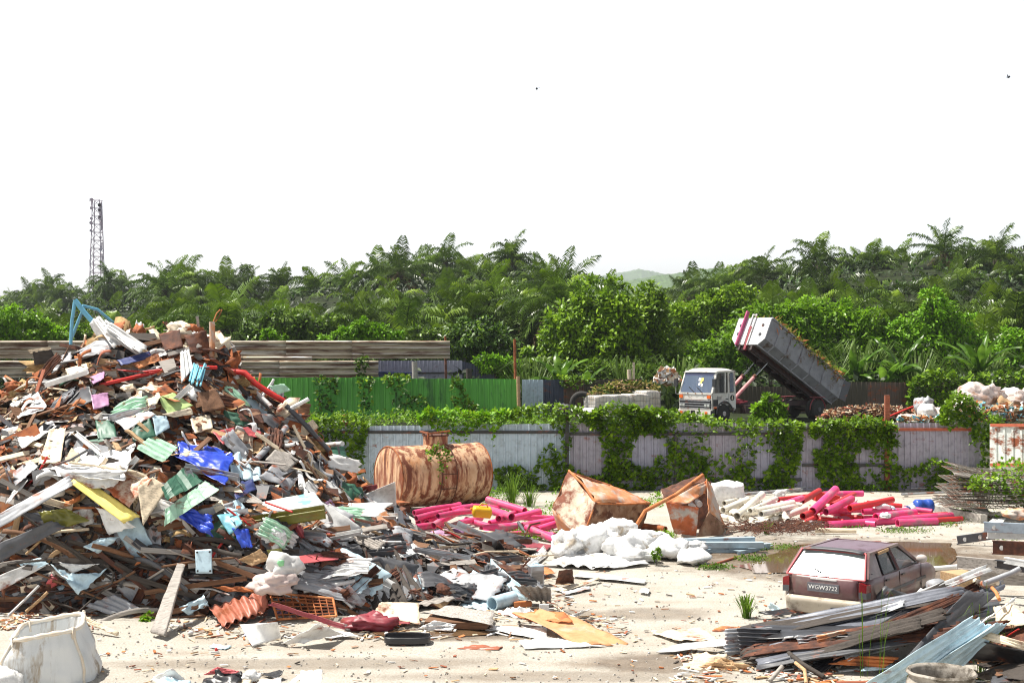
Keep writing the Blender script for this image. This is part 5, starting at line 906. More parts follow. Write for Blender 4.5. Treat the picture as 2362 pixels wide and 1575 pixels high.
for k in range(2600):
    u = R.random() ** .8; x = lerp(x1 - .3, x0 + .3, u); y = R.uniform(-hw, hw + .12); z = zt - .12 + .42 * (1 - .6 * (y / hw) ** 2) * R.random() + .12 * noise.noise(Vector((x * 2, y, 3)))
    if y > hw: z -= R.uniform(0, .75) * max(0, noise.noise(Vector((x * 1.7, 4, 4))) + .35)
    mb.cur = R.choice((0, 0, 0, 1, 2)); p = sk(x, y, z) + skip.location; d = rdir(); leaf(mb, p, d, rdir(), R.uniform(.2, .55), R.uniform(.04, .12))
tag(mb.build('garden_waste', [LM['strawy'], LM['creeper'], M['orange']]), 'load of cut leaves and straw heaped along the top of the skip', 'garden waste')
# ---------------------------------------------------------------- maroon hatchback (local x = forward, y = left, z up)
carm = nmat('car_maroon', [(.095, .045, .05), (.13, .055, .06), (.17, .09, .09)], .38, scale=3, over=(.20, .13, .11), over_amt=.42, over_scale=2.2, over_stretch=(1, 1, .6), rough_var=.15, coat=.15)
carroof = nmat('car_roof', [(.13, .085, .11), (.18, .12, .16)], .42, scale=2, over=(.12, .05, .06), over_amt=.3); bumpm = nmat('bumper_beige', [(.36, .31, .24), (.48, .43, .35)], .6, scale=2.5, over=(.28, .22, .15), over_amt=.3)
cgl = glass('car_glass', (.03, .035, .03), .03, .42); cgl_r = nmat('rear_glass', [(.20, .24, .23), (.30, .35, .34)], .2, scale=2, spec=1., coat=.35)
CYAW = rad(90 - 36); c = G(1889, 1440); car = empty('hatchback_car', (c.x + math.cos(CYAW) * .25, c.y + math.sin(CYAW) * .25, 0), CYAW)
tag(car, 'dusty maroon hatchback car parked half buried behind scrap sheets', 'car')
st = [ # x, half width at belt, half width at sill, z sill, z belt
 (.02, .70, .72, .42, .86), (.10, .78, .80, .36, .90), (.35, .82, .825, .25, .92), (1.2, .83, .835, .22, .91), (2.4, .83, .835, .22, .89), (2.75, .82, .83, .22, .87), (3.3, .78, .81, .24, .80), (3.7, .70, .76, .28, .70), (3.82, .60, .68, .34, .60)]
mb = MB(); mb.smooth = True; rows = []
for x, wb, wsil, zs, zb_ in st:
    half = [(wsil * .92, zs), (wsil, zs + .12), (wsil + .012, lerp(zs, zb_, .5)), (wsil * .995, lerp(zs, zb_, .75)), (wb, zb_ - .03), (wb - .05, zb_)]
    rows.append([(x, y, z) for y, z in half] + [(x, 0, zb_ + .015)] + [(x, -y, z) for y, z in half[::-1]])
n = len(rows[0]); vs = [v for r_ in rows for v in r_]
mb.add(vs, [(i * n + k, (i + 1) * n + k, (i + 1) * n + k + 1, i * n + k + 1) for i in range(len(rows) - 1) for k in range(n - 1)]); mb.smooth = False
mb.add(rows[0], [tuple(range(n))]); mb.add(rows[-1], [tuple(range(n))[::-1]])
body = part(mb, 'body', carm, car)
# greenhouse: roof, pillars, panes
rl, rh = .62, .64
RF = dict(rr=(.50, .62, 1.36), fr=(1.95, .60, 1.36), br=(.10, .77, .90), bf=(2.72, .76, .88))
mb = MB(); mb.smooth = True
mb.grid(lambda u, v: Vector((lerp(.44, 2.02, u), (v - .5) * 2 * (.64 - .02 * u), 1.345 + .055 * (1 - abs(2 * u - 1) ** 3.) * (1 - abs(2 * v - 1) ** 3))), 12, 12, .03); part(mb, 'roof', carroof, car)
mb = MB()
for s in (-1, 1):
    mb.bar((.13, s * .76, .90), (.50, s * .63, 1.36), .05, .09); mb.bar((.50, s * .625, 1.35), (2.0, s * .60, 1.35), .07, .05); mb.bar((2.72, s * .75, .88), (1.97, s * .60, 1.35), .06, .06)
    mb.bar((1.50, s * .795, .90), (1.44, s * .62, 1.35), .03, .10)
    mb.add([(.16, s * .785, .90), (.72, s * .80, .90), (.80, s * .63, 1.33), (.52, s * .63, 1.36)], [(0, 1, 2, 3) if s < 0 else (3, 2, 1, 0)])
mb.bar((.46, -.62, 1.37), (.46, .62, 1.37), .06, .03); mb.bar((1.99, -.6, 1.35), (1.99, .6, 1.35), .06, .03)
part(mb, 'pillar', carm, body)
mb = MB(); mb.grid(lambda u, v: Vector((lerp(.06, .45, v) - .035 * (1 - (2 * u - 1) ** 2), (u - .5) * 2 * lerp(.735, .60, v), lerp(.915, 1.345, v))), 10, 6); mb.sm = [True] * len(mb.f); rw = part(mb, 'rear_window', cgl_r, car)
mb = MB(); 
q = [Vector((.035, -.75, .90)), Vector((.035, .75, .90)), Vector((.43, .615, 1.36)), Vector((.43, -.615, 1.36))]
for i in range(4): mb.tube([q[i], q[(i + 1) % 4]], .018, 6)
part(mb, 'window_seal', M['pinkred'], rw)
for s in (-1, 1):
    for nm, pts in (('rear_door_window', ((.80, .79, .92), (1.45, .79, .91), (1.41, .625, 1.33), (.86, .635, 1.32))), ('front_door_window', ((1.54, .79, .91), (2.60, .765, .90), (2.0, .60, 1.31), (1.48, .62, 1.33)))):
        mb = MB(); mb.add([(x, s * y, z) for x, y, z in pts], [(0, 1, 2, 3)]); w = part(mb, nm, cgl, car)
        mb = MB(); pp = [Vector((x, s * (y + .004), z)) for x, y, z in pts]
        for i in range(4): mb.tube([pp[i], pp[(i + 1) % 4]], .016, 5)
        part(mb, 'window_frame', M['black'], w)
    mb = MB(); mb.bar((.86, s * .66, 1.315), (1.40, s * .645, 1.325), .05, .06); part(mb, 'rain_visor', M['tan'], car)
    mb = MB(); mb.prism([(-.035, s * .66, .56), (-.02, s * .80, .55), (-.02, s * .80, .82), (-.035, s * .70, .86), (-.035, s * .67, .86)], (.16, s * .028, 0)); lt = part(mb, 'tail_light', nmat('tail_lens', [(.12, .008, .01), (.26, .015, .02)], .2, scale=5), car)
    mb = MB(); mb.prism([(-.042, s * .665, .56), (-.027, s * .80, .55), (-.027, s * .80, .67), (-.042, s * .665, .68)], (.14, s * .032, 0)); part(mb, 'light_segment', M['darkgrey'], lt)
    mb = MB(); mb.blob((2.52, s * .90, 1.0), .07, .11, .09, .05, 1, 3, 14, 9); part(mb, 'mirror', nmat('mirror_grey', [(.42, .36, .33), (.52, .47, .44)], .5), car)
    for x in (.62, 3.08):
        mb = MB(); pr = [(-.09, .18), (-.09, .26), (-.06, .29), (.06, .29), (.09, .26), (.09, .18)]; mb.tube([(x, s * .72 + a, .29) for a, _ in pr], [r_ for _, r_ in pr], 22, False); wh = part(mb, 'wheel', M['tyre'], car)
        mb = MB(); mb.tube([(x, s * .70, .29), (x, s * .79, .29)], .18, 16); part(mb, 'rim', M['grey'], wh)
    for x in (.72, 1.52, 2.66): mb = MB(); mb.bar((x, s * .845, .34), (x + (.06 if x < 1 else 0), s * .835, .88), .008, .012); part(mb, 'door_seam', M['black'], car)
    for x in (.9, 1.68): mb = MB(); mb.box((x, s * .848, .80), (.14, .02, .035)); part(mb, 'door_handle', M['black'], car)
    mb = MB(); mb.box((1.8, s * .846, .56), (2.2, .015, .06)); part(mb, 'side_strip', M['darkgrey'], car)
mb = MB(); mb.add([(1.99, -.58, 1.33), (1.99, .58, 1.33), (2.70, .72, .90), (2.70, -.72, .90)], [(0, 1, 2, 3)]); part(mb, 'windscreen', cgl, car)
mb = MB(); mb.smooth = True
def tg(u, v):
    y = (u - .5) * 1.26; z = lerp(.47, .90, v); return Vector((.0 - .03 * math.sin(math.pi * v) + .04 * abs(2 * u - 1) ** 3, y, z))
mb.grid(tg, 12, 8, .02); tgate = part(mb, 'tailgate', carm, car)
mb = MB(); mb.box((-.045, 0, .70), (.03, .60, .17)); npl = part(mb, 'number_plate', nmat('plate_grey', [(.10, .10, .115), (.14, .14, .16)], .5), car)
text('WGW3722', (-.064, 0, .70), .115, M['white'], (0, -1, 0), (0, 0, 1), 'plate_lettering', npl)
mb = MB(); mb.box((-.03, .0, .86), (.03, .5, .02)); part(mb, 'trim_strip', M['dullwhite'], tgate)
mb = MB(); mb.tube([(-.02, -.1, .93), (.12, .25, 1.04)], .01, 5); part(mb, 'rear_wiper', M['black'], rw)
mb = MB(); mb.smooth = True
def bp_(u, v):
    a = (u - .5) * 2; x = -.10 + .42 * max(0, abs(a) - .72) / .28 * (max(0, abs(a) - .72) / .28); y = a * .85 if abs(a) < .9 else (1 if a > 0 else -1) * .85 * (.9 + .1 * (abs(a) - .9) / .1); z = lerp(.18, .48, v); return Vector((x + .05 * (1 - v) + (.06 if v > .95 else 0), y, z))
mb.grid(bp_, 24, 8, .03); bmp = part(mb, 'bumper', bumpm, car)
mb = MB(); mb.tube([bp_(u / 20, 1) + Vector((-.02, 0, .0)) for u in range(21)], .022, 5); part(mb, 'bumper_lip', M['dullwhite'], bmp)
mb = MB(); mb.box((-.10, -.28, .27), (.05, .22, .13)); part(mb, 'bumper_notch', M['black'], bmp)
mb = MB(); mb.smooth = True; mb.grid(lambda u, v: Vector((.36 + .2 * u, (v - .5) * 1.16, 1.40 + .03 * math.sin(math.pi * u) - .02 * abs(2 * v - 1) ** 4 * 2)), 6, 14, .02); part(mb, 'roof_spoiler', M['darkgrey'], car)
for s in (-1, 1):
    mb = MB(); mb.box((1.75, s * .35, .55), (.5, .45, .2)); mb.box((1.5, s * .35, .85), (.14, .45, .55)); mb.box((1.48, s * .35, 1.16), (.09, .22, .15)); part(mb, 'front_seat', M['darkgrey'], car)
mb = MB(); mb.box((.75, 0, .78), (.14, 1.2, .45)); part(mb, 'rear_seat', M['darkgrey'], car)
mb = MB(); mb.tube([(2.15 + .04 * math.sin(a), -.35 + .18 * math.cos(a), .95 + .16 * math.sin(a)) for a in [6.283 * k / 14 for k in range(15)]], .015, 5); part(mb, 'steering_wheel', M['black'], car)
car.scale = (1.08, 1.03, .94)
# ---------------------------------------------------------------- things on the raised ground: cage tanks, leaf heap, waste
def ibc(label, px_, py, d, w, h, dep, rz, full=True):
    c = P(px_, py, d); c.z = max(tz(c.x, d), c.z) if False else c.z; t = empty('cage_tank', c, rz); tag(t, label, 'cage tank', 'white plastic tanks in wire cages')
    mb = MB(); mb.smooth = True; mb.blob((0, 0, h / 2), w / 2 * 1.05, dep / 2 * 1.05, h / 2 * 1.05, .05, 2, int(px_), 24, 12)
    for v in mb.v:
        v.x = max(-w / 2, min(w / 2, v.x * 1.5)); v.y = max(-dep / 2, min(dep / 2, v.y * 1.5)); v.z = h / 2 + max(-h / 2, min(h / 2, (v.z - h / 2) * 1.5))
    part(mb, 'bottle', M['ibc'], t); mb = MB()
    for k in range(7):
        x = -w / 2 + w * k / 6
        for y in (-dep / 2 - .03, dep / 2 + .03): mb.tube([(x, y, 0), (x, y, h)], .009, 4, False)
        y = -dep / 2 + dep * k / 6
        for x_ in (-w / 2 - .03, w / 2 + .03): mb.tube([(x_, y, 0), (x_, y, h)], .009, 4, False)
    for k in range(5):
        z = h * (k + .3) / 4.6; q = [(-w / 2 - .04, -dep / 2 - .04, z), (w / 2 + .04, -dep / 2 - .04, z), (w / 2 + .04, dep / 2 + .04, z), (-w / 2 - .04, dep / 2 + .04, z)]
        for i in range(4): mb.tube([q[i], q[(i + 1) % 4]], .009, 4, False)
    part(mb, 'wire_cage', M['grey'], t)
M['ibc'] = nmat('tank_plastic', [(.60, .53, .44), (.76, .72, .66), (.82, .80, .77)], .45, scale=1.2, trans=.25, over=(.50, .40, .28), over_amt=.2)
ibc('broad white caged tank at the left end of the tank row', 1385, 962, 66, 1.25, 1.1, 1.1, .5); ibc('second caged tank from the left, beside a sunlit vine', 1420, 962, 66.5, 1.2, 1.15, 1.1, .5); ibc('third caged tank, stained tan on its near side', 1462, 962, 67, 1.2, 1.2, 1.1, .5); ibc('rightmost caged tank, tallest and nearest the truck cab', 1492, 960, 68, 1.0, 1.35, 1., .5)
def heap_stuff(name, label, pts, d, n, mats, lmin, lmax, wdt, kind='stuff', th=.02):
    mb = MB()
    for k in range(n):
        px_, py, rx, ry = R.choice(pts); a = R.uniform(0, 6.28); q = R.random() ** .5; p = P(px_ + rx * q * math.cos(a), py + ry * q * math.sin(a) * (1 if math.sin(a) < 0 else .6), d + R.uniform(-.8, .8)); mb.cur = R.randrange(len(mats)); v = rdir() * R.uniform(lmin, lmax) * .5; v.z *= .5
        mb.bar(p - v, p + v, R.uniform(.4, 1) * wdt, th, rdir())
    o = mb.build(name, mats); return struct(o, kind, label)
heap_stuff('cut_leaf_heap', 'heap of yellowing cut leaves and straw behind the caged tanks', [(1400, 905, 30, 14), (1440, 895, 46, 16), (1480, 900, 40, 20), (1380, 915, 24, 12), (1430, 915, 60, 14)], 70, 1500, [LM['strawy'], LM['strawy'], LM['creeper'], LM['dark'], M['tan']], .3, .9, .09)
heap_stuff('mulch_heap', 'brown heap of chipped wood and mulch behind the red post', [(1960, 955, 60, 16), (2020, 950, 70, 16), (2080, 955, 60, 14), (1930, 965, 40, 8), (2100, 965, 60, 8)], 61, 2200, [M['brown'], M['redwood'], M['darkwood'], M['tan'], M['palewood']], .2, .7, .1)
rod('long red bar lying on the mulch heap', [P(2040, 965, 58), P(2100, 940, 59), P(2128, 932, 59)], .05, M['red'], 'metal_bar', 'bar'); rod('second red bar low on the mulch heap', [P(1990, 962, 57), P(2050, 972, 57)], .05, M['red'], 'metal_bar', 'bar')
M['waste'] = nmat('waste_bag_plastic', [(.34, .26, .24), (.62, .52, .48), (.76, .70, .66)], .55, scale=2.2, bump=.7, over=(.36, .20, .12), over_amt=.3, over_scale=1.6)
for k, (lab, x, y, w, h, m) in enumerate((('big pale waste bag on top of the garbage mound', 2262, 935, 90, 60, 'waste'), ('pale bag at the left shoulder of garbage mound', 2225, 940, 60, 50, 'waste'), ('grey bag left of the creeper mound', 2130, 950, 40, 40, 'grey'), ('white bag with pink print left of the creeper mound', 2138, 960, 34, 36, 'plastic'), ('white bag right behind the creeper mound', 2160, 965, 40, 34, 'waste'), ('tan torn bag in the garbage mound', 2310, 955, 50, 44, 'tan'), ('large white bag at right of the garbage mound', 2340, 945, 70, 50, 'waste'), ('white bag at the right edge of the garbage mound', 2380, 950, 60, 60, 'waste'), ('low white bag near the white rusty fence', 2290, 968, 60, 30, 'waste'), ('pinkish bag in the garbage mound', 2275, 962, 44, 34, 'cream'), ('small white bag at foot of the red post', 2100, 968, 50, 20, 'waste'), ('dull bag behind the garbage mound', 2330, 925, 60, 34, 'dullwhite'))): bag(lab, x, y + 6, w, h, .6, .4, 40 + k, m, d=56 - (.8 if y > 950 else 0) + .1 * k, name='waste_bag', group='bags on the garbage mound')
heap_stuff('garbage_scraps', 'loose scraps of wood and plastic on the garbage mound', [(2290, 958, 80, 24), (2340, 955, 60, 26), (2130, 968, 60, 8), (2240, 945, 40, 22)], 54.8, 1300, [M['tan'], M['white'], M['orange'], M['brown'], M['cream'], M['teal']], .15, .5, .16)
heap_stuff('garbage_scraps', 'white and orange scraps of rubbish left of the truck cab', [(1540, 862, 22, 14), (1550, 880, 20, 12), (1525, 875, 12, 10)], 74, 220, [M['white'], M['cream'], M['orange'], M['dullwhite']], .2, .7, .25)
mb = MB(); mb.box(P(1532, 868, 73.5), (.9, .06, .9), Matrix.Rotation(.5, 3, 'Y')); tag(mb.build('tan_board', M['tan']), 'tan board leaning in the rubbish left of truck cab', 'board')
for lab, x, y, w, h, m in (('white rag caught on the creepers before the caged tanks', 1362, 960, 44, 26, 'sack'), ('crumpled white plastic at right of the caged tanks', 1522, 965, 34, 14, 'plastic'), ('dark bundle lying in the weeds left of the caged tanks', 1300, 945, 34, 18, 'darkgrey')): bag(lab, x, y + 6, w, h, .4, .45, int(x), m, d=58, name='rag_bundle', cat='rag')
mb = MB(); mb.tube([P(1342 + 22 * math.cos(a), 930 - 22 * math.sin(a), 66) for a in [math.pi * (.35 + .85 * k / 12) for k in range(13)]], .14, 8); tag(mb.build('worn_tyre', M['tyre']), 'worn truck tyre half sunk in weeds by the leaf heap', 'tyre')
# two birds in the sky
def bird(label, px_, py, d, span, roll):
    c = P(px_, py, d); mb = MB(); mb.blob((0, 0, 0), .12, .3, .1, .0, 1, 1, 8, 6)
    for s in (-1, 1): mb.grid(lambda u, v: Vector((s * (u * span / 2), .12 - v * .22 * (1 - .7 * u) - .2 * u * u, .22 * math.sin(u * 2.2) + .01)), 5, 3, .012)
    m_ = Matrix.Rotation(roll, 3, 'Y')
    for i, v in enumerate(mb.v): mb.v[i] = m_ @ v + c
    tag(mb.build('bird', M['black']), label, 'bird')
bird('small dark bird gliding in the sky above the palms', 1238, 205, 120, .55, .7); bird('small dark bird high at the right edge of the sky', 2327, 178, 120, .4, -1.1)
# ---------------------------------------------------------------- the big scrap heap
RIDGE = [(-24, 0.5), (-18, 3.0), (-14, 3.9), (-11.8, 4.0), (-10.9, 4.75), (-9.3, 5.45), (-7.6, 5.4), (-7.0, 5.0), (-6.6, 4.55), (-5.8, 3.9), (-4.97, 3.2), (-4.35, 2.4), (-3.6, 1.6), (-2.4, .75), (-.84, .25), (0.6, .0)]
FRONT = [(-24, 25.3), (-8, 25.4), (-5, 25.2), (-3, 25.2), (-1, 25.6), (.8, 26.6)]
def hh(x, y):
    r = table(RIDGE, x); yf = table(FRONT, x); yr = 31.2
    if y <= yf or y > 38.5: return 0
    if y < yr: t = (y - yf) / (yr - yf); h = r * (.42 * min(1, t / .07) + .58 * t) if r > 1.2 else r * min(1, t * 2.2)
    else: h = r * (1 - smooth(yr, 38.5, y))
    n = noise.noise(Vector((x * .9, y * .9, 2))) * .38 + noise.noise(Vector((x * 2.3, y * 2.3, 4))) * .24
    return max(0, h + n * min(1, h))
def HP(px_, py, lift=0., dflt=31.0):
    d = 22.5
    while d < 39:
        p = P(px_, py, d)
        if p.z <= hh(p.x, p.y) or p.z <= 0: return P(px_, py, d - lift)
        d += .06
    return P(px_, py, dflt - lift)
def onheap(px_, py):
    d = 23.
    while d < 38:
        p = P(px_, py, d)
        if p.z <= hh(p.x, p.y) and hh(p.x, p.y) > .05: return p
        if p.z <= 0: return None
        d += .1
    return None
HM = [M[k] for k in ('darkwood', 'brown', 'darkrust', 'darkgrey', 'black', 'rust', 'greywood', 'tan', 'palewood', 'dullwhite', 'brown', 'cream', 'redwood', 'rust', 'grey', 'tan')]
mb = MB(); nx_, ny_ = 150, 90
mb.cur = 0; vs = []
for j in range(ny_ + 1):
    y = lerp(24.3, 38.6, j / ny_)
    for i in range(nx_ + 1):
        x = lerp(-24, .8, i / nx_); vs.append((x, y, hh(x, y) - .14 - (.3 if hh(x, y) < .02 else 0)))
mb.add(vs, [(j * (nx_ + 1) + i, j * (nx_ + 1) + i + 1, (j + 1) * (nx_ + 1) + i + 1, (j + 1) * (nx_ + 1) + i) for j in range(ny_) for i in range(nx_)])
HR = random.Random(11)
def hnorm(x, y): return Vector((hh(x - .25, y) - hh(x + .25, y), hh(x, y - .25) - hh(x, y + .25), .5)).normalized()
k = 0
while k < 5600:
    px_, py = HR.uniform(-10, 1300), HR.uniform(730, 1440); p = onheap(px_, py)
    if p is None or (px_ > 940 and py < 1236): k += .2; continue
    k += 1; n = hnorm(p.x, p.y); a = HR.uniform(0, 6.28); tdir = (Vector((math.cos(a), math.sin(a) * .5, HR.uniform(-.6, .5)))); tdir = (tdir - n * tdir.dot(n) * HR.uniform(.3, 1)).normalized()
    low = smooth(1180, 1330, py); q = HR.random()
    mb.cur = HR.choice((0, 0, 1, 2, 3, 4, 5, 6)) if q < .62 + .37 * low else HR.choice((5, 6, 7, 7, 8, 8, 9, 10, 10, 11, 12, 13, 14, 15, 1, 5))  # chips low on the heap go darker: shade of the foot put into colour
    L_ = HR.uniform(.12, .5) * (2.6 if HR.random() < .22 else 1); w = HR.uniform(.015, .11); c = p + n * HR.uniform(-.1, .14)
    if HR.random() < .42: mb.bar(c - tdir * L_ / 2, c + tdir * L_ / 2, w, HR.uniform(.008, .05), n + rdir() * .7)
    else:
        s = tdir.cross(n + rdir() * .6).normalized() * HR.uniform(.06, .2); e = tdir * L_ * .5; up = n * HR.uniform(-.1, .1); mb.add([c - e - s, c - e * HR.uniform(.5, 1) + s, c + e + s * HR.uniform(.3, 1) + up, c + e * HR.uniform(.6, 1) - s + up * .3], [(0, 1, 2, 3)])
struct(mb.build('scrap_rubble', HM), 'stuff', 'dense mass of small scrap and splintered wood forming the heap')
HEROES = []
def inhero(x, y, pad=12):
    for q in HEROES:
        cx, cy = sum(q[0::2]) / 4, sum(q[1::2]) / 4; k = 0
        for i in range(4):
            x0, y0, x1, y1 = q[2 * i], q[2 * i + 1], q[(2 * i + 2) % 8], q[(2 * i + 3) % 8]; ex, ey = x1 - x0, y1 - y0; l = math.hypot(ex, ey) or 1; s = (ex * (y - y0) - ey * (x - x0)) / l; sc_ = (ex * (cy - y0) - ey * (cx - x0)) / l
            if (s if sc_ > 0 else -s) > -pad: k += 1
        if k == 4: return True
    return False
def sheet(name, label, q, m, ribs=0, amp=.03, crumple=.04, cat='metal sheet', lift=(.3, .3, .3, .3), seed=None, square=False, fold=None, torn=.05, on='h', nu=None, nv=12, group=None, thick=.008):
    """corners in photo pixels A B C D; ribs run along A-D. on: h = lying on the heap, g = on the ground at height lift"""
    pts = []
    if on != 'g': HEROES.append(q)
    for i in range(4):
        x, y = q[2 * i], q[2 * i + 1]
        pts.append(P(x, y, on[i]) if isinstance(on, tuple) else (HP(x, y, lift[i]) if on == 'h' else G(x, y, lift[i])))
    if on == 'h':                                       # lay the sheet over the bumps under it instead of through them
        gap = []
        for u in (.15, .5, .85):
            for v in (.15, .5, .85):
                c_ = pts[0].lerp(pts[1], u).lerp(pts[3].lerp(pts[2], u), v); x_, y_ = pix(c_); gap.append(c_.y - HP(x_, y_, 0).y + .16)
        gap.sort(); sh = max(0, min(.9, gap[7])); pts = [P(*pix(p_), p_.y - sh) for p_ in pts]
    sd = seed if seed is not None else (q[0] * .13 + q[1] * .07)
    mb = corr(*pts, ribs, amp, crumple, nu, nv, sd, thick, fold, square, 0, torn)
    return tag(mb.build(name, M[m] if isinstance(m, str) else m), label, cat, group)
M['tarp'] = nmat('blue_tarp', [(.015, .035, .30), (.02, .06, .50), (.05, .12, .62)], .38, scale=4, stretch=(1, 1, 1), bump=.4)
LANDMARKS = []                                          # (px, py, phrase)
def lm(x, y, s): LANDMARKS.append((x, y, s))
sheet('metal_sheet', 'big crumpled white metal sheet across the left of the heap', (92, 1078, 208, 1020, 316, 1018, 282, 1106), 'white', 4, .02, .14, lift=(.5, .3, .4, .7), torn=.06, seed=2, nu=40, nv=20); lm(200, 1060, 'big crumpled white sheet')
sheet('metal_sheet', 'grey folded lower flap of the big crumpled white sheet', (130, 1088, 284, 1086, 262, 1124, 190, 1130), 'dullwhite', 2, .02, .12, lift=(.6, .8, .6, .5), torn=.08)
sheet('ribbed_sheet', 'mint green ribbed roofing sheet left of the blue tarp', (318, 1030, 352, 1000, 412, 1030, 378, 1062), 'ltgreen', 4, .05, .03, lift=(.5, .3, .4, .6), square=True); lm(365, 1030, 'mint green ribbed sheet')
sheet('tarpaulin', 'bright blue tarpaulin crumpled over the middle of the heap', (402, 1050, 415, 1016, 540, 1042, 522, 1118), 'tarp', 0, 0, .12, 'tarpaulin', (.6, .4, .5, .8), nu=40, nv=40, torn=.05, seed=5); lm(470, 1065, 'blue tarpaulin')
sheet('tarpaulin', 'lower loose end of blue tarpaulin in the shade', (395, 1180, 440, 1172, 490, 1190, 488, 1235), 'tarp', 0, 0, .16, 'tarpaulin', (.5, .5, .5, .6), nu=20, nv=20, torn=.12); sheet('tarpaulin', 'small torn blue tarp flap hanging above the white bags', (535, 1218, 572, 1220, 582, 1262, 556, 1262), 'tarp', 0, 0, .08, 'tarpaulin', (.5, .5, .5, .5), torn=.14)
sheet('metal_sheet', 'pale blue white panel right of the blue tarp', (530, 1040, 600, 1055, 604, 1110, 535, 1100), 'ltblue', 3, .03, .08, lift=(.3, .3, .5, .5), torn=.09); sheet('metal_sheet', 'navy sheet with folded lower edge under the tarp corner', (528, 1112, 582, 1104, 592, 1128, 545, 1150), 'navy', 0, 0, .05, lift=(.5, .5, .6, .6)); lm(570, 1080, 'pale blue panel beside the tarp')
sheet('ribbed_sheet', 'dark green ribbed roofing sheet, raised left half', (376, 1118, 436, 1068, 472, 1108, 388, 1150), 'green', 2, .05, .03, lift=(.7, .6, .7, .8), square=True); sheet('ribbed_sheet', 'mint ribbed roofing strip below the dark green one', (384, 1172, 476, 1108, 508, 1128, 382, 1212), 'ltgreen', 4, .035, .02, lift=(.8, .7, .8, .9), square=True); lm(440, 1120, 'dark green roofing sheet')
sheet('metal_beam', 'long bright yellow flat beam slanting down the heap', (160, 1112, 182, 1092, 322, 1190, 286, 1206), 'yellow', 0, 0, .03, 'beam', (.6, .5, .7, .8), torn=.03); lm(240, 1145, 'yellow beam')
sheet('metal_sheet', 'cream sheet with big orange rust stains beside yellow beam', (232, 1120, 318, 1084, 352, 1104, 300, 1165), nmat('cream_rust', [(.62, .5, .36), (.74, .64, .52)], .7, scale=3, over=(.46, .11, .03), over_amt=.5, over_scale=1.6, bump=.2), 0, 0, .08, lift=(.5, .4, .5, .7), torn=.08); sheet('wood_board', 'weathered pinkish plywood board right of the yellow beam', (318, 1122, 352, 1100, 388, 1124, 330, 1212), 'palewood', 0, 0, .04, 'board', (.6, .5, .6, .8))
sheet('metal_sheet', 'white slip sheet below the yellow beam', (218, 1170, 268, 1180, 312, 1215, 250, 1232), 'white', 0, 0, .08, lift=(.4, .5, .6, .5), torn=.1)
# the olive channel with its pale cover
def chan(label, a0, a1, w, h, m, lip, name='metal_channel', up=(0, 0, 1), cat='channel'):
    mb = MB(); a, b = a0, a1; x = (b - a).normalized(); y = Vector(up).cross(x).normalized(); z = x.cross(y)
    mb.bar(a, b, w, .012, up); mb.bar(a - y * w / 2 - z * h / 2, b - y * w / 2 - z * h / 2, .012, h, up); mb.bar(a + y * w / 2 - z * h / 2, b + y * w / 2 - z * h / 2, .012, h, up)
    if lip:
        for s in (-1, 1): mb.bar(a + s * y * (w / 2 + .03) - z * h, b + s * y * (w / 2 + .03) - z * h, .07, .012, up)
    return tag(mb.build(name, M[m]), label, cat)
sheet('metal_gutter', 'olive yellow ribbed fascia under the pale teal panel', (520, 1232, 518, 1198, 748, 1164, 752, 1196), 'olive', 0, 0, .015, 'gutter', on=(25.9, 25.8, 25.6, 25.7), torn=0)
for k, t in enumerate((.08, .28)):
    pass
rodm = [P(520, 1212, 25.75), P(748, 1176, 25.55)]; rod('thin olive bead along the edge of the fascia', rodm, .018, M['olive'], 'metal_rod', 'rod')
sheet('metal_cladding', 'long white and teal panel resting above the olive fascia', (560, 1196, 592, 1160, 724, 1134, 746, 1162), nmat('white_teal', [(.16, .40, .46, .40), (.74, .77, .76, .46)], .5, scale=1.0, stretch=(.4, .4, 2)), 0, 0, .02, 'panel', on=(25.8, 26.5, 26.3, 25.6), torn=0); lm(650, 1180, 'olive fascia'); rod('thin red rod across the pale teal panel', [P(612, 1158, 25.95), P(674, 1180, 25.5)], .022, M['red'])
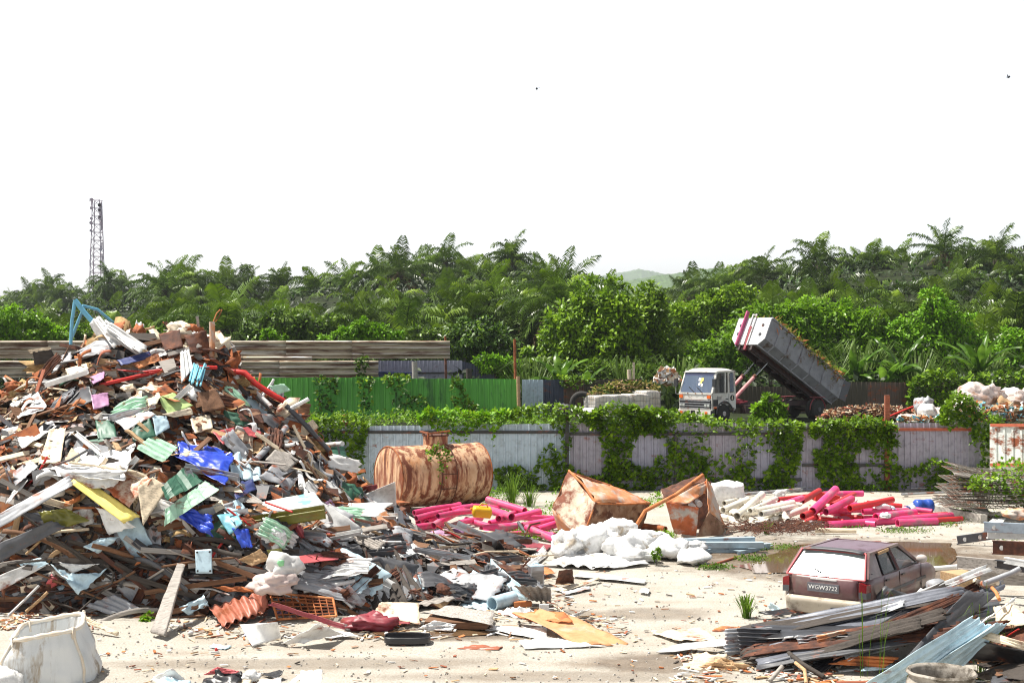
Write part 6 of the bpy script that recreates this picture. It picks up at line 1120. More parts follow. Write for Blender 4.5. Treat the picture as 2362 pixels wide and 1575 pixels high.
for lab, q, m, kw in (
 ('pale blue curved cabinet panel under the dark green sheet', (505, 1170, 548, 1150, 566, 1172, 540, 1206), 'ltblue', {}), ('teal grey curved panel left of olive fascia', (500, 1188, 545, 1180, 560, 1205, 530, 1232), 'teal', {}), ('small white box side near the pale blue curved panel', (490, 1165, 512, 1152, 520, 1172, 498, 1182), 'cream', {}),
 ('large cream sheet lit by the sun in upper middle', (285, 930, 350, 880, 372, 915, 320, 960), 'cream', dict(ribs=3, amp=.02)), ('wide pale sheet under the large cream sheet', (250, 960, 330, 940, 360, 955, 290, 990), 'dullwhite', {}), ('pale lime sloping panel near the top right', (364, 915, 400, 905, 446, 935, 390, 958), 'lime', {}), ('pale lime lower panel half shaded, near top right', (375, 955, 440, 940, 446, 955, 400, 962), 'cream', {}),
 ('tall cream cupboard side at left of the heap', (115, 990, 152, 985, 140, 1065, 88, 1070), 'cream', {}), ('lilac blue torn sheet in the upper middle', (350, 955, 385, 960, 392, 985, 360, 1005), 'ltblue', {}), ('dark teal curved panel above the white sheet', (220, 970, 262, 968, 270, 1010, 225, 1010), 'green', {}), ('dark teal panel above the mint green sheet', (300, 975, 345, 965, 360, 1005, 305, 1020), 'green', {}),
 ('bundle of lilac fabric near the upper left', (210, 910, 250, 905, 252, 935, 215, 945), 'lilac', {}), ('lilac scrap above the red bent pipe', (205, 870, 240, 855, 240, 872, 215, 885), 'lilac', {}), ('rose red crumpled cloth right of the tarp top', (490, 995, 540, 985, 545, 1010, 515, 1025), 'pinkred', {}), ('second rose red crumpled cloth at right slope', (560, 985, 600, 985, 605, 1010, 575, 1005), 'pinkred', {}),
 ('dark brown tilted cabinet panel at the upper left', (75, 812, 118, 806, 130, 835, 80, 842), 'darkwood', {}), ('cream board edge above the dark cabinet panel', (64, 808, 115, 800, 118, 806, 70, 815), 'palewood', {}), ('rust brown torn sheet at the top right of the heap', (365, 770, 415, 760, 422, 800, 380, 808), 'darkrust', {}), ('rusty brown bundle below the heap summit', (425, 775, 475, 760, 485, 815, 440, 812), 'darkrust', {}), ('black drum half near the right summit', (498, 808, 522, 800, 532, 820, 505, 830), 'black', {}), ('dark blue sheet strip in the upper middle', (270, 830, 345, 810, 350, 825, 280, 842), 'navy', {}), ('orange rusty curved flap at upper middle', (305, 838, 365, 815, 372, 830, 320, 850), 'orange', {}),
 ('mint green broken sheet on the right shoulder', (620, 890, 655, 885, 670, 900, 640, 910), 'ltgreen', {}), ('pale cream plank like sheet at right slope', (415, 1045, 470, 1030, 490, 1035, 425, 1060), 'palewood', {}),
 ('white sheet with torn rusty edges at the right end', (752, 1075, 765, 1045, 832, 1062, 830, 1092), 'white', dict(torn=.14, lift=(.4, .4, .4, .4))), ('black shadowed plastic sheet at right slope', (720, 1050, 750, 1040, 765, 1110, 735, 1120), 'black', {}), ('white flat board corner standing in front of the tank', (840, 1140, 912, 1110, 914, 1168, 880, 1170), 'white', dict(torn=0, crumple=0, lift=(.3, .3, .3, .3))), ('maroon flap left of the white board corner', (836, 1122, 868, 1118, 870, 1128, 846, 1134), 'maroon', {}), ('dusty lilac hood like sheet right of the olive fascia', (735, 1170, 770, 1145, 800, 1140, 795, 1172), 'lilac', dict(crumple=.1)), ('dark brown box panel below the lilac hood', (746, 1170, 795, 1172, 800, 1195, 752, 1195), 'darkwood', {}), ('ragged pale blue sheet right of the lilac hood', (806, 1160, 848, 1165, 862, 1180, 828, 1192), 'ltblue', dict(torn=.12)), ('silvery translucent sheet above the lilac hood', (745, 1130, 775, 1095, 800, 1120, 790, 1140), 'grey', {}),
 ('pale cream oval lid at the right slope', (775, 1108, 795, 1098, 812, 1106, 785, 1114), 'cream', {}), ('brown rusted corrugated sheet above the dark leaning sheets', (836, 1176, 908, 1165, 912, 1205, 842, 1210), 'darkrust', dict(ribs=5, amp=.03)), ('blue grey folded sheet right of the rusted corrugated one', (910, 1165, 945, 1190, 950, 1215, 908, 1205), 'grey', {}),
 ('small blue white plastic tray near the left foot', (44, 1300, 92, 1285, 112, 1300, 65, 1320), 'ltblue', {}), ('curled blue grey sheet hanging over the dark foot', (118, 1300, 180, 1330, 250, 1310, 180, 1366), 'ltblue', dict(crumple=.2, lift=(.5, .6, .5, .8))), ('curled white edge sheet above the curled blue one', (120, 1290, 160, 1305, 230, 1300, 165, 1322), 'white', dict(crumple=.15)), ('crumpled pale blue tarp scrap in the shaded foot', (190, 1260, 230, 1240, 275, 1238, 225, 1275), 'ltblue', dict(crumple=.18, lift=(.6,) * 4)), ('large dull olive curved sheet at lower left', (88, 1180, 150, 1172, 206, 1200, 110, 1225), 'olive', dict(crumple=.15, lift=(.6,) * 4)), ('long grey trough sheet sloping at the far left', (-10, 1188, 160, 1096, 168, 1118, -10, 1222), 'grey', dict(lift=(.9, .6, .7, 1.0))), ('bright grey sheet wing above the long trough', (12, 1160, 58, 1090, 64, 1108, 22, 1158), 'dullwhite', {}), ('pale grey metal sheet at left lower edge', (-10, 1330, 90, 1290, 105, 1305, -10, 1368), 'dullwhite', dict(lift=(.5,) * 4)), ('long dark tin sheet at the far left foot', (-10, 1255, 120, 1200, 150, 1215, -10, 1300), 'darkgrey', dict(lift=(.7,) * 4)),
 ('grey corrugated scraps at the shaded foot', (190, 1395, 265, 1370, 330, 1405, 250, 1415), 'grey', dict(ribs=4, amp=.02)), ('pale blue plastic panel scrap at the foot', (410, 1400, 470, 1370, 480, 1395, 430, 1415), 'ltblue', dict(crumple=.1)), ('beige curved panel left of the plastic bags', (550, 1290, 600, 1265, 622, 1290, 580, 1305), 'tan', dict(crumple=.08)),
 ('faded red metal cap sheet behind the white bag', (682, 1300, 690, 1282, 770, 1270, 782, 1290), 'pinkred', dict(lift=(.7,) * 4, crumple=.02)), ('olive box panel behind the white bag', (616, 1268, 650, 1264, 655, 1285, 622, 1285), 'olive', {}),
 ('stack of rust orange corrugated sheets at the foot', (480, 1398, 610, 1362, 620, 1402, 512, 1442), M['pr'] if 'pr' in M else M.setdefault('pr', paint('red_brown_roof', (.40, .13, .08), .35)), dict(ribs=6, amp=.035, lift=(.5,) * 4)), ('lower rust corrugated sheet poking from the stack', (498, 1420, 600, 1395, 618, 1412, 520, 1446), 'pr', dict(ribs=5, amp=.03, lift=(.35,) * 4)), ('orange splintered sheet edge above the corrugated stack', (490, 1352, 590, 1352, 610, 1366, 520, 1362), 'orange', dict(ribs=3, amp=.02)),
 ('dark standing corrugated wall leaning at centre right', (812, 1268, 905, 1255, 985, 1385, 858, 1402), 'darkwood', dict(ribs=6, amp=.05, lift=(.5, .5, .3, .3), crumple=.02)), ('second dark grey leaning wall panel behind the first', (900, 1262, 960, 1270, 990, 1370, 940, 1385), 'darkgrey', dict(ribs=4, amp=.04, lift=(.4,) * 4)), ('dark board lying at the foot of leaning wall', (872, 1388, 990, 1350, 1030, 1358, 960, 1398), 'darkgrey', dict(lift=(.3,) * 4)), ('brown plank like sheet in front of leaning wall', (958, 1390, 1035, 1372, 1052, 1380, 980, 1396), 'greywood', dict(ribs=3, amp=.015)),
 ('long grey brown timber sheet crossing at centre right', (806, 1190, 870, 1200, 1010, 1236, 1000, 1244), 'greywood', dict(lift=(.6,) * 4)), ('ragged stack of pale slats at centre', (805, 1240, 830, 1224, 890, 1250, 870, 1272), 'greywood', dict(ribs=6, amp=.03)), ('white grey long folded gutter sheet at centre right', (930, 1240, 975, 1262, 1000, 1295, 945, 1265), 'dullwhite', {}),
 ): sheet('metal_sheet', lab, q, m, **({'lift': (.5, .5, .5, .5)} | kw))
for lab, q, m, kw in (
 ('pale grey bent sheet right below the torn white sheet', (700, 1120, 722, 1096, 748, 1120, 730, 1150), 'dullwhite', {}), ('off white long sheet on the right slope above the fascia', (600, 1098, 640, 1060, 700, 1090, 668, 1128), 'grey', dict(crumple=.1)), ('grey dented sheet right of the pale blue panel', (612, 1060, 640, 1030, 690, 1060, 660, 1090), 'greywood', {}), ('white crumpled sheet low on the right flank', (880, 1262, 930, 1250, 962, 1275, 905, 1290), 'white', dict(crumple=.08)), ('dull white sheet on the foot between wall and can', (1000, 1330, 1055, 1305, 1100, 1330, 1040, 1356), 'dullwhite', {}), ('pale blue bent flap on the lower right flank', (950, 1330, 1000, 1318, 1030, 1345, 975, 1358), 'ltblue', dict(crumple=.1)), ('large light sheet on the left shoulder of the heap', (20, 930, 85, 900, 108, 940, 40, 965), 'dullwhite', dict(crumple=.08)), ('pale long sheet sloping at the left shoulder', (40, 1010, 120, 968, 130, 985, 50, 1035), 'white', dict(crumple=.06)), ('dark blackish panel under the shoulder sheet', (150, 905, 205, 890, 215, 925, 160, 945), 'darkgrey', {}), ('big cream board flank on the upper left', (150, 850, 200, 838, 206, 862, 158, 872), 'cream', {}), ('weathered wide board on the upper right slope', (455, 905, 500, 895, 520, 940, 470, 950), 'brown', {}), ('rust brown wide sheet on the right slope', (545, 935, 600, 945, 610, 975, 555, 970), 'darkrust', {}), ('pale torn sheet by the rose red cloth', (440, 965, 485, 955, 492, 985, 450, 1000), 'cream', {}), ('grey torn panel at mid left', (20, 1095, 70, 1060, 88, 1075, 36, 1120), 'grey', {})): sheet('metal_sheet', lab, q, m, **({'lift': (.5, .45, .5, .5)} | kw))
# things near the ground at the right foot of the heap
for lab, q, z, m, kw in (
 ('dark grey folded cabinet shell lying near the pink pipes', (1028, 1250, 1060, 1200, 1150, 1246, 1132, 1290), (.15, .75, .7, .1), 'darkgrey', {}), ('black inner side of the folded cabinet shell', (1132, 1290, 1150, 1246, 1178, 1282, 1150, 1292), (.1, .7, .2, .05), 'black', {}), ('small grey curved hood left of the cabinet shell', (978, 1240, 1010, 1218, 1030, 1235, 1028, 1258), (.2, .55, .4, .1), 'darkgrey', {}), ('rust brown sheet beneath the cabinet shell', (1120, 1275, 1185, 1262, 1240, 1290, 1180, 1312), (.05, .05, .05, .05), 'paleorange', {}), ('flat dark red board beside the pink pipes', (1165, 1262, 1205, 1246, 1280, 1256, 1245, 1276), (.05, .06, .06, .05), 'maroon', {}),
 ('grey lilac flat panel leaning on the dark leaning wall', (1008, 1298, 1012, 1250, 1090, 1278, 1075, 1302), (.1, .55, .45, .1), 'grey', {}), ('pale blue boxy angle at centre right', (968, 1298, 978, 1282, 1040, 1288, 1036, 1312), (.4, .6, .5, .3), 'ltblue', {}), ('light blue crumpled long sheet sloping to the can', (1028, 1358, 1090, 1312, 1160, 1345, 1110, 1375), (.1, .5, .35, .06), 'ltblue', dict(crumple=.12)), ('pale blue sheet with curled right lip', (1120, 1360, 1130, 1285, 1220, 1365, 1215, 1385), (.08, .6, .3, .06), 'ltblue', dict(crumple=.10)), ('blue white bent strip above the pale blue sheet', (1125, 1300, 1135, 1288, 1240, 1340, 1222, 1346), (.35, .5, .15, .1), 'dullwhite', {}), ('weathered grey corrugated piece right of the blue sheets', (1185, 1350, 1270, 1355, 1272, 1388, 1220, 1385), (.5, .4, .05, .05), 'greywood', dict(ribs=5, amp=.02)),
 ('expanded metal mesh mat lying on a brown pallet', (978, 1412, 1040, 1395, 1140, 1410, 1135, 1440), (.22, .28, .28, .2), 'mesh', dict(crumple=.05)), ('salmon orange rusty sheet lying on open dirt', (1178, 1408, 1300, 1408, 1452, 1482, 1345, 1486), (.28, .30, .04, .05), M.setdefault('salmon', nmat('salmon_sheet', [(.50, .24, .11), (.60, .30, .14), (.46, .16, .06)], .8, scale=2.5, bump=.3, over=(.62, .44, .30), over_amt=.25)), dict(crumple=.09)), ('orange curled rear edge of salmon sheet', (1180, 1412, 1300, 1406, 1320, 1430, 1220, 1432), (.20, .34, .25, .15), 'orange', dict(crumple=.1)), ('white flat board left of the salmon sheet', (1130, 1450, 1135, 1442, 1260, 1446, 1262, 1476), (.05, .05, .05, .04), 'white', {}), ('white flat board tucked in front of salmon sheet', (1196, 1476, 1260, 1468, 1400, 1488, 1210, 1494), (.05, .05, .04, .04), 'white', {}),
 ('white square board propped at the foot, left of mesh mat', (860, 1418, 878, 1388, 965, 1390, 968, 1440), (.1, .35, .35, .08), 'cream', dict(crumple=.01)), ('long white board scrap beside the square board', (850, 1412, 960, 1402, 966, 1420, 870, 1425), (.15, .2, .15, .1), 'white', {}), ('white curled board right of the lettered board', (650, 1484, 735, 1440, 790, 1462, 700, 1484), (.06, .42, .1, .04), 'white', dict(crumple=.06)), ('white strip boards behind the curled board', (740, 1450, 800, 1455, 830, 1466, 750, 1470), (.1, .1, .06, .05), 'white', {}), ('brown flat rust flake on the dirt right of black tray', (1055, 1495, 1090, 1486, 1160, 1490, 1150, 1498), (.02,) * 4, 'redwood', {}),
 ('maroon gutter strip lying across the foot', (620, 1396, 628, 1388, 800, 1442, 792, 1452), (.42, .5, .25, .15), 'maroon', {}), ('faded red strip in front of cream square board', (850, 1438, 945, 1430, 946, 1436, 870, 1444), (.08, .1, .1, .07), 'maroon', {}), ('crumpled white wrapper left of the mesh mat', (960, 1450, 1000, 1430, 1050, 1440, 1040, 1455), (.05, .22, .15, .05), 'white', dict(crumple=.2)), ('pale blue wrapper sheet below the blue sheets', (1060, 1392, 1100, 1375, 1130, 1385, 1125, 1405), (.06, .1, .12, .05), 'ltblue', dict(crumple=.12)), ('white curled plastic under the curled pipe', (1140, 1408, 1200, 1395, 1230, 1402, 1190, 1420), (.05, .18, .1, .05), 'white', dict(crumple=.15)), ('white plank on the open dirt right of the can', (1320, 1328, 1340, 1316, 1492, 1336, 1484, 1344), (.06,) * 4, 'white', {}), ('short white plank with red tip near the can', (1272, 1358, 1380, 1330, 1384, 1334, 1300, 1362), (.05, .12, .1, .05), 'cream', {}), ('flat lilac white board right of the can', (1290, 1362, 1360, 1350, 1362, 1358, 1305, 1370), (.04,) * 4, 'dullwhite', {}), ('small white slab on open dirt', (1474, 1364, 1482, 1354, 1500, 1358, 1495, 1368), (.06,) * 4, 'white', {}),
 ('brown splintered flakes near the can', (1185, 1318, 1250, 1300, 1280, 1320, 1200, 1338), (.08, .15, .1, .05), 'orange', dict(torn=.15)), ('dark rusty box flap right of the can', (1280, 1348, 1290, 1316, 1320, 1312, 1325, 1345), (.05, .45, .4, .05), 'darkrust', {}), ('white bent strip right of weathered corrugated piece', (1310, 1420, 1340, 1408, 1368, 1402, 1320, 1424), (.04, .15, .1, .03), 'white', {}), ('pale strip lying by the small puddle', (1275, 1395, 1310, 1420, 1318, 1424, 1285, 1400), (.06,) * 4, 'cream', {}),
 ):
    if m == 'mesh' and 'mesh' not in M: M['mesh'] = nmat('mesh_mat', [(.16, .13, .11), (.55, .52, .48)], .6, scale=30, stretch=(1, 1, 1))
    sheet('metal_sheet', lab, q, m, on='g', **({'lift': z} | kw))
ob = sheet('lettered_board', 'white board with faint blue lettering lying at the foot', (553, 1440, 640, 1434, 648, 1470, 582, 1490), 'white', on='g', lift=(.30, .42, .06, .03), cat='board', crumple=.01, torn=0)
txm = nmat('faint_blue', [(.42, .46, .70)], .6); A_, B_, D_ = G(553, 1440, .30), G(640, 1434, .42), G(582, 1490, .03); cc = (A_ + G(648, 1470, .06)) / 2; xx = (B_ - A_).normalized(); yy = -(D_ - A_); yy = (yy - xx * yy.dot(xx)).normalized()
def textmesh(o):
    dg = bpy.context.evaluated_depsgraph_get(); me = bpy.data.meshes.new_from_object(o.evaluated_get(dg)); n = bpy.data.objects.new(o.name + '_x', me); COL.objects.link(n); n.parent = o.parent; n.matrix_basis = o.matrix_basis.copy(); nm = o.name; bpy.data.objects.remove(o); n.name = nm; return n
tx = text('MAU', cc + xx.cross(yy).normalized() * .03 - ob.location, .30, txm, xx, yy, 'board_lettering', ob); bpy.context.view_layer.update(); textmesh(tx)
textmesh(bpy.data.objects['plate_lettering'])
# pipes, rods and frames
bl = M['teal_frame'] = paint('sky_blue_frame', (.14, .40, .56), .12)
t = empty('pipe_frame', HP(200, 760)); tag(t, 'sky blue bent pipe frame standing at the top left of the heap', 'pipe frame')
f = lambda x, y, d=30.6: P(x, y, d)
for pts, r in (([f(163, 795), f(166, 740), f(173, 692)], .042), ([f(173, 692), f(190, 715), f(222, 752), f(240, 770)], .06), ([f(165, 780, 31), f(185, 730, 30.9), f(193, 712, 30.8)], .036), ([f(190, 705, 30.9), f(225, 714, 31.1), f(262, 745, 31.3)], .036)):
    mb = MB(); mb.tube(pts, r, 8); part(mb, 'tube', bl, t, True)
lm(190, 740, 'sky blue pipe frame')
for lab, pts, r, m in (('long bent bright red pipe across the upper heap', [(232, 888), (300, 872), (370, 856), (430, 846), (500, 848)], .045, 'red'), ('bright red bent rail on the right shoulder', [(530, 855), (565, 860), (590, 885), (620, 905), (655, 925)], .07, 'red'), ('long grey box rail on the right shoulder', [(540, 866), (590, 905), (625, 938)], .06, 'dullwhite'), ('upright rusty white pipe at the summit right', [(489, 742), (490, 780), (488, 825)], .07, 'paleorange'), ('thin bent yellow rod above the summit pipe', [(492, 742), (500, 722), (508, 714)], .014, 'orange'), ('second thin bent rod above the summit pipe', [(497, 742), (506, 728), (512, 714)], .014, 'orange'), ('long grey pole on the lower right slope', [(590, 1060), (640, 1012), (660, 985)], .07, 'grey'), ('grey pole crossing the lower right slope', [(545, 985), (640, 1020), (725, 1068)], .045, 'dullwhite'), ('white fluorescent tube poking right above green fence', [(665, 945), (690, 932), (712, 920)], .05, 'white'), ('white box tube poking right over the creeper', [(735, 1028), (790, 1023)], .06, 'dullwhite'), ('long dark rail down the right edge of heap', [(660, 935), (700, 975), (760, 1040)], .06, 'darkgrey'), ('thin steel rail down to the torn white sheet', [(735, 1050), (765, 1080), (795, 1105)], .045, 'grey'), ('thin rusty rail beside the steel rail', [(740, 1045), (752, 1090), (772, 1110)], .035, 'darkrust'), ('long grey branch like rail near lilac hood', [(765, 1105), (790, 1135), (815, 1165)], .06, 'greywood'), ('white slat leaning on the pale teal panel', [(690, 1090), (700, 1120), (708, 1145)], .06, 'white'), ('second white slat beside the first one', [(688, 1085), (692, 1110), (694, 1125)], .05, 'white'), ('bent steel rod looping in the shaded foot', [(240, 1300), (262, 1320), (258, 1345), (220, 1375), (165, 1425)], .018, 'darkwood'), ('thin white rod sticking out left of rusty grid', [(436, 1336), (490, 1338), (560, 1340)], .018, 'dullwhite'), ('thin white bent rod below it', [(438, 1356), (490, 1358), (530, 1372)], .018, 'dullwhite'), ('grey steel gutter rail above the rusty grid', [(700, 1362), (760, 1350), (820, 1340)], .05, 'dullwhite'), ('thin rail above the grey steel gutter rail', [(700, 1340), (760, 1336), (805, 1330)], .025, 'grey'), ('grey slat leaning by cream square board', [(802, 1352), (820, 1375), (836, 1392)], .06, 'grey'), ('bent white rod right of the rusty grid', [(776, 1370), (800, 1390), (812, 1400)], .025, 'dullwhite'), ('pale angle bar at the dark foot left', [(18, 1420), (60, 1380), (90, 1350)], .025, 'dullwhite'), ('brown stick at the dark foot left', [(60, 1410), (95, 1380), (110, 1365)], .03, 'tan'), ('pale slim stick with knots under olive sheet', [(70, 1240), (140, 1225), (205, 1220)], .03, 'palewood'), ('long stick crossing under the yellow beam', [(60, 1278), (100, 1240), (140, 1220)], .025, 'tan'), ('bright orange stick below olive fascia', [(738, 1200), (755, 1212), (768, 1222)], .035, 'orange'), ('rust orange strip left of lilac hood', [(733, 1145), (745, 1122), (750, 1105)], .06, 'orange'), ('long thin pale rail in the lower shade', [(730, 1218), (780, 1232), (800, 1242)], .02, 'grey')):
    q = [HP(x, y, .35 + (.25 if 'shade' in lab or 'foot' in lab else 0)) for x, y in pts]; rod(lab, q, r, M[m])
t = empty('bundle_of_rods', HP(452, 860)); tag(t, 'bundle of bright sky blue rods near the right summit', 'rods')
for k in range(9): mb = MB(); x = 442 + k * 3.2; mb.tube([HP(x + R.uniform(4, 10), 842 + R.uniform(-4, 6), .55), HP(x - R.uniform(0, 8), 880 + R.uniform(-8, 14), .6)], .022, 6); part(mb, 'rod', M['bundleblue'] if 'bundleblue' in M else M.setdefault('bundleblue', paint('bundle_blue', (.20, .55, .70), 0)), t, True)
lm(455, 865, 'sky blue rods')
sheet('plastic_chair_back', 'white slatted plastic piece left of the sky blue rods', (415, 812, 436, 808, 446, 850, 418, 882), 'white', 3, .03, .02, 'plastic piece', (.6,) * 4)
for k, (x0, y0, x1, y1) in enumerate(((205, 735, 250, 790), (216, 728, 275, 795), (232, 738, 320, 800), (242, 742, 335, 806))): sheet('metal_sheet', ('lowest', 'second', 'third', 'topmost')[k] + ' of the pale ribbed panels fanned at the heap top', (x0, y0 + 12, x0 + 12, y0, x1 + 6, y1 - 6, x1 - 14, y1 + 8), 'dullwhite' if k % 2 else 'white', 2, .02, .05, 'panel', (.5 + .1 * k,) * 4, group='pale ribbed panels at the heap top')
lm(280, 775, 'fanned pale panels')
# plank that leans at the dark foot, metal plate, bags, grid, cloth, trays, cans
sheet('wood_plank', 'long weathered grey plank leaning at the dark foot', (350, 1460, 408, 1302, 426, 1306, 382, 1468), 'greywood', 0, 0, .02, 'plank', (.35, .7, .7, .35), torn=.02, thick=.05); lm(385, 1385, 'leaning grey plank')
pl = sheet('metal_plate', 'pale blue grey plate with corner holes in the shade', (450, 1268, 488, 1266, 490, 1322, 452, 1322), 'ltblue', 0, 0, .01, 'plate', (.7,) * 4, torn=0)
for x, y in ((455, 1273), (484, 1272), (485, 1316), (456, 1316)): mb = MB(); q = HP(x, y, .72); mb.tube([q, q + Vector((0, -.02, 0))], .02, 8); part(mb, 'hole', M['black'], pl, True)
sheet('wood_plank', 'pale board propped right of the white bulk bag', (170, 1422, 190, 1416, 275, 1462, 268, 1466), 'palewood', 0, 0, .02, 'plank', on='g', lift=(.25, .32, .05, .03), thick=.04, torn=.04)
b1 = bag('white plastic carrier bag with green mark on the heap', 652, 1340, 72, 66, .3, .4, 5, 'plastic', d=24.9, name='plastic_bag', cat='bag'); M['ppl'] = nmat('pinkish_plastic', [(.62, .48, .44), (.72, .62, .58)], .5, scale=3, trans=.2, bump=.3); b2 = bag('pinkish white plastic bag under the white carrier bag', 630, 1366, 90, 46, .35, .5, 9, 'ppl', d=24.6, name='plastic_bag', cat='bag')
mb = MB(); c = P(648, 1298, 24.9 - .36); mb.blob(c, .07, .012, .06, .5, 3, 2, 10, 7); part(mb, 'printed_mark', nmat('green_print', [(.25, .60, .30)], .5), b1, True)
g0, g1, g2, g3 = P(622, 1366, 25.0), P(768, 1380, 24.9), P(776, 1420, 24.5), P(690, 1448, 24.4)
t = empty('rusty_grid', (g0 + g2) / 2); t.location.z = .1; tag(t, 'rusty welded steel grid lying at the foot of the heap', 'grid')
g3 = P(640, 1428, 24.4)
mb = MB(); q = [g0, g1, g2, g3]
for i in range(4): mb.tube([q[i], q[(i + 1) % 4]], .025, 5)
part(mb, 'frame', M['orange'], t, True); mb = MB()
for k in range(1, 9): u = k / 9; mb.tube([g0.lerp(g1, u), g3.lerp(g2, u)], .013, 4)
for k in range(1, 6): u = k / 6; mb.tube([g0.lerp(g3, u), g1.lerp(g2, u)], .013, 4)
part(mb, 'bars', M['rust'], t, True)
bag('maroon quilted cloth bundle lying at the foot', 855, 1452, 110, 36, .28, .45, 21, 'maroon', name='cloth_bundle', cat='cloth', freq=3.); bag('whitish rag at the left end of maroon cloth', 815, 1448, 36, 26, .2, .45, 22, 'dullwhite', name='rag_bundle', cat='rag')
mb = MB(); mb.smooth = True; c = G(940, 1484, 0)
def tray(u, v):
    a = 2 * math.pi * v; k = 1 / (abs(math.cos(a)) ** 4 + abs(math.sin(a)) ** 4) ** .25; r_ = (.35 + .65 * min(1, u * 2.2)) if u < .8 else 1.02; z = .02 if u < .35 else (.02 + .14 * smooth(.35, .8, u) if u < .8 else .15 - .10 * (u - .8) / .2); return c + Vector((.42 * k * r_ * math.cos(a) * .93, .26 * k * r_ * math.sin(a) * .93, z))
mb.grid(tray, 12, 36); tag(mb.build('plastic_tray', M['black']), 'black oval plastic tray lying on the dirt in front', 'tray')
c = G(1236, 1350, 0); t = empty('tin_box', c, .25); tag(t, 'shiny square tin standing at the right foot of heap', 'tin'); mb = MB(); mb.box((0, 0, .22), (.30, .26, .42)); part(mb, 'tin_body', M['steel'], t); mb = MB(); mb.box((0, 0, .435), (.31, .27, .02)); mb.tube([(-.08, 0, .46), (0, 0, .49), (.08, 0, .46)], .012, 5); part(mb, 'lid', M['ltblue'], t); mb = MB(); mb.box((0, -.133, .2), (.24, .006, .28)); part(mb, 'label_panel', M['greywood'], t)
rod('thick pale blue curled duct end below the blue sheets', [G(1135, 1392, .12), G(1160, 1385, .13), G(1185, 1378, .15)], .14, M['ltblue'], 'duct', 'duct', 14, .85)
mb = MB(); mb.box(G(1205, 1392, .06), (.36, .14, .1), Matrix.Rotation(.2, 3, 'Z')); tag(mb.build('brick', M['orange']), 'single orange brick by the curled duct', 'brick'); mb = MB(); mb.box(G(1255, 1405, .09), (.18, .05, .2), Matrix.Rotation(.1, 3, 'Z')); tag(mb.build('white_tile', M['white']), 'small white tile standing by the salmon sheet', 'tile')
mb = MB(); mb.box(G(1058, 1432, .1), (1.15, .8, .12), Matrix.Rotation(-.1, 3, 'Z')); tag(mb.build('brown_pallet', M['brown']), 'brown flat pallet under the mesh mat', 'pallet')
# countable pieces strewn over the whole heap: planks, sheets, rods, strips
KIND = {}
def basemesh(kind, m, i):
    key = (kind, m, i)
    if key in KIND: return KIND[key]
    mb = MB(); rr = random.Random(hash((kind, i)) & 0xffff if False else (len(kind) * 31 + i * 7))
    if kind == 'wood_plank':
        w = rr.uniform(.06, .13); mb.grid(lambda u, v: Vector(((u - .5) + .03 * noise.noise(Vector((v * 9, i, 1))) * (1 if abs(u - .5) > .45 else 0), (v - .5) * w, .02 * math.sin(u * 3 + i) + .015 * noise.noise(Vector((u * 4, i, 2))))), 8, 3, .03)
    elif kind == 'metal_sheet': mb = corr((-.5, -.3, 0), (-.5, .3, 0), (.5, .27, 0), (.5, -.25, 0), (0, 2, 0)[i], .012, .075, 12, 12, i * 3.1, .008, (.35 + .2 * i, .22), False, 0, .07)
    elif kind == 'corrugated_sheet': mb = corr((-.5, -.28, 0), (-.5, .28, 0), (.5, .28, 0), (.5, -.28, 0), 5, .028, .07, None, 8, i * 2.7, .006, None, i % 2 == 0, .04, .08)
    elif kind == 'metal_rod': mb.tube([(-.5, 0, 0), (-.15, .04 * rr.uniform(-1, 1), .05 * rr.uniform(-1, 1)), (.2, .06 * rr.uniform(-1, 1), .05 * rr.uniform(-1, 1)), (.5, .12 * rr.uniform(-1, 1), .1 * rr.uniform(-1, 1))], .022, 7)
    elif kind == 'metal_strip': mb.smooth = True; mb.grid(lambda u, v: Vector(((u - .5), (v - .5) * .09 + .10 * math.sin(u * 4 + i), .12 * math.sin(u * 5 + i * 2) + .03 * v)), 14, 2, .008)
    elif kind == 'metal_channel': a, b = Vector((-.5, 0, 0)), Vector((.5, 0, 0)); mb.bar(a, b, .12, .008); mb.bar(a + Vector((0, .06, .04)), b + Vector((0, .06, .04)), .008, .09); mb.bar(a + Vector((0, -.06, .04)), b + Vector((0, -.06, .04)), .008, .09)
    elif kind == 'crumpled_wrap': mb.blob((0, 0, 0), .4, .28, .16, .7, 2.2, i, 14, 9)
    KIND[key] = mb.mesh(kind, M[m]); return KIND[key]
CN = dict(white='white', dullwhite='off white', cream='cream', grey='grey', darkgrey='dark grey', rust='rusty brown', orange='orange rust', maroon='maroon', ltblue='pale blue', tan='tan', brown='brown', greywood='weathered grey', palewood='pale', redwood='reddish', darkwood='dark', steel='shiny steel', darkrust='dark rusty', green='dark green', ltgreen='mint green', red='red', yellow='yellow', lilac='lilac', paleorange='salmon', blue='blue', plastic='white', lime='lime', pinkred='faded red', navy='navy', rope='straw coloured')
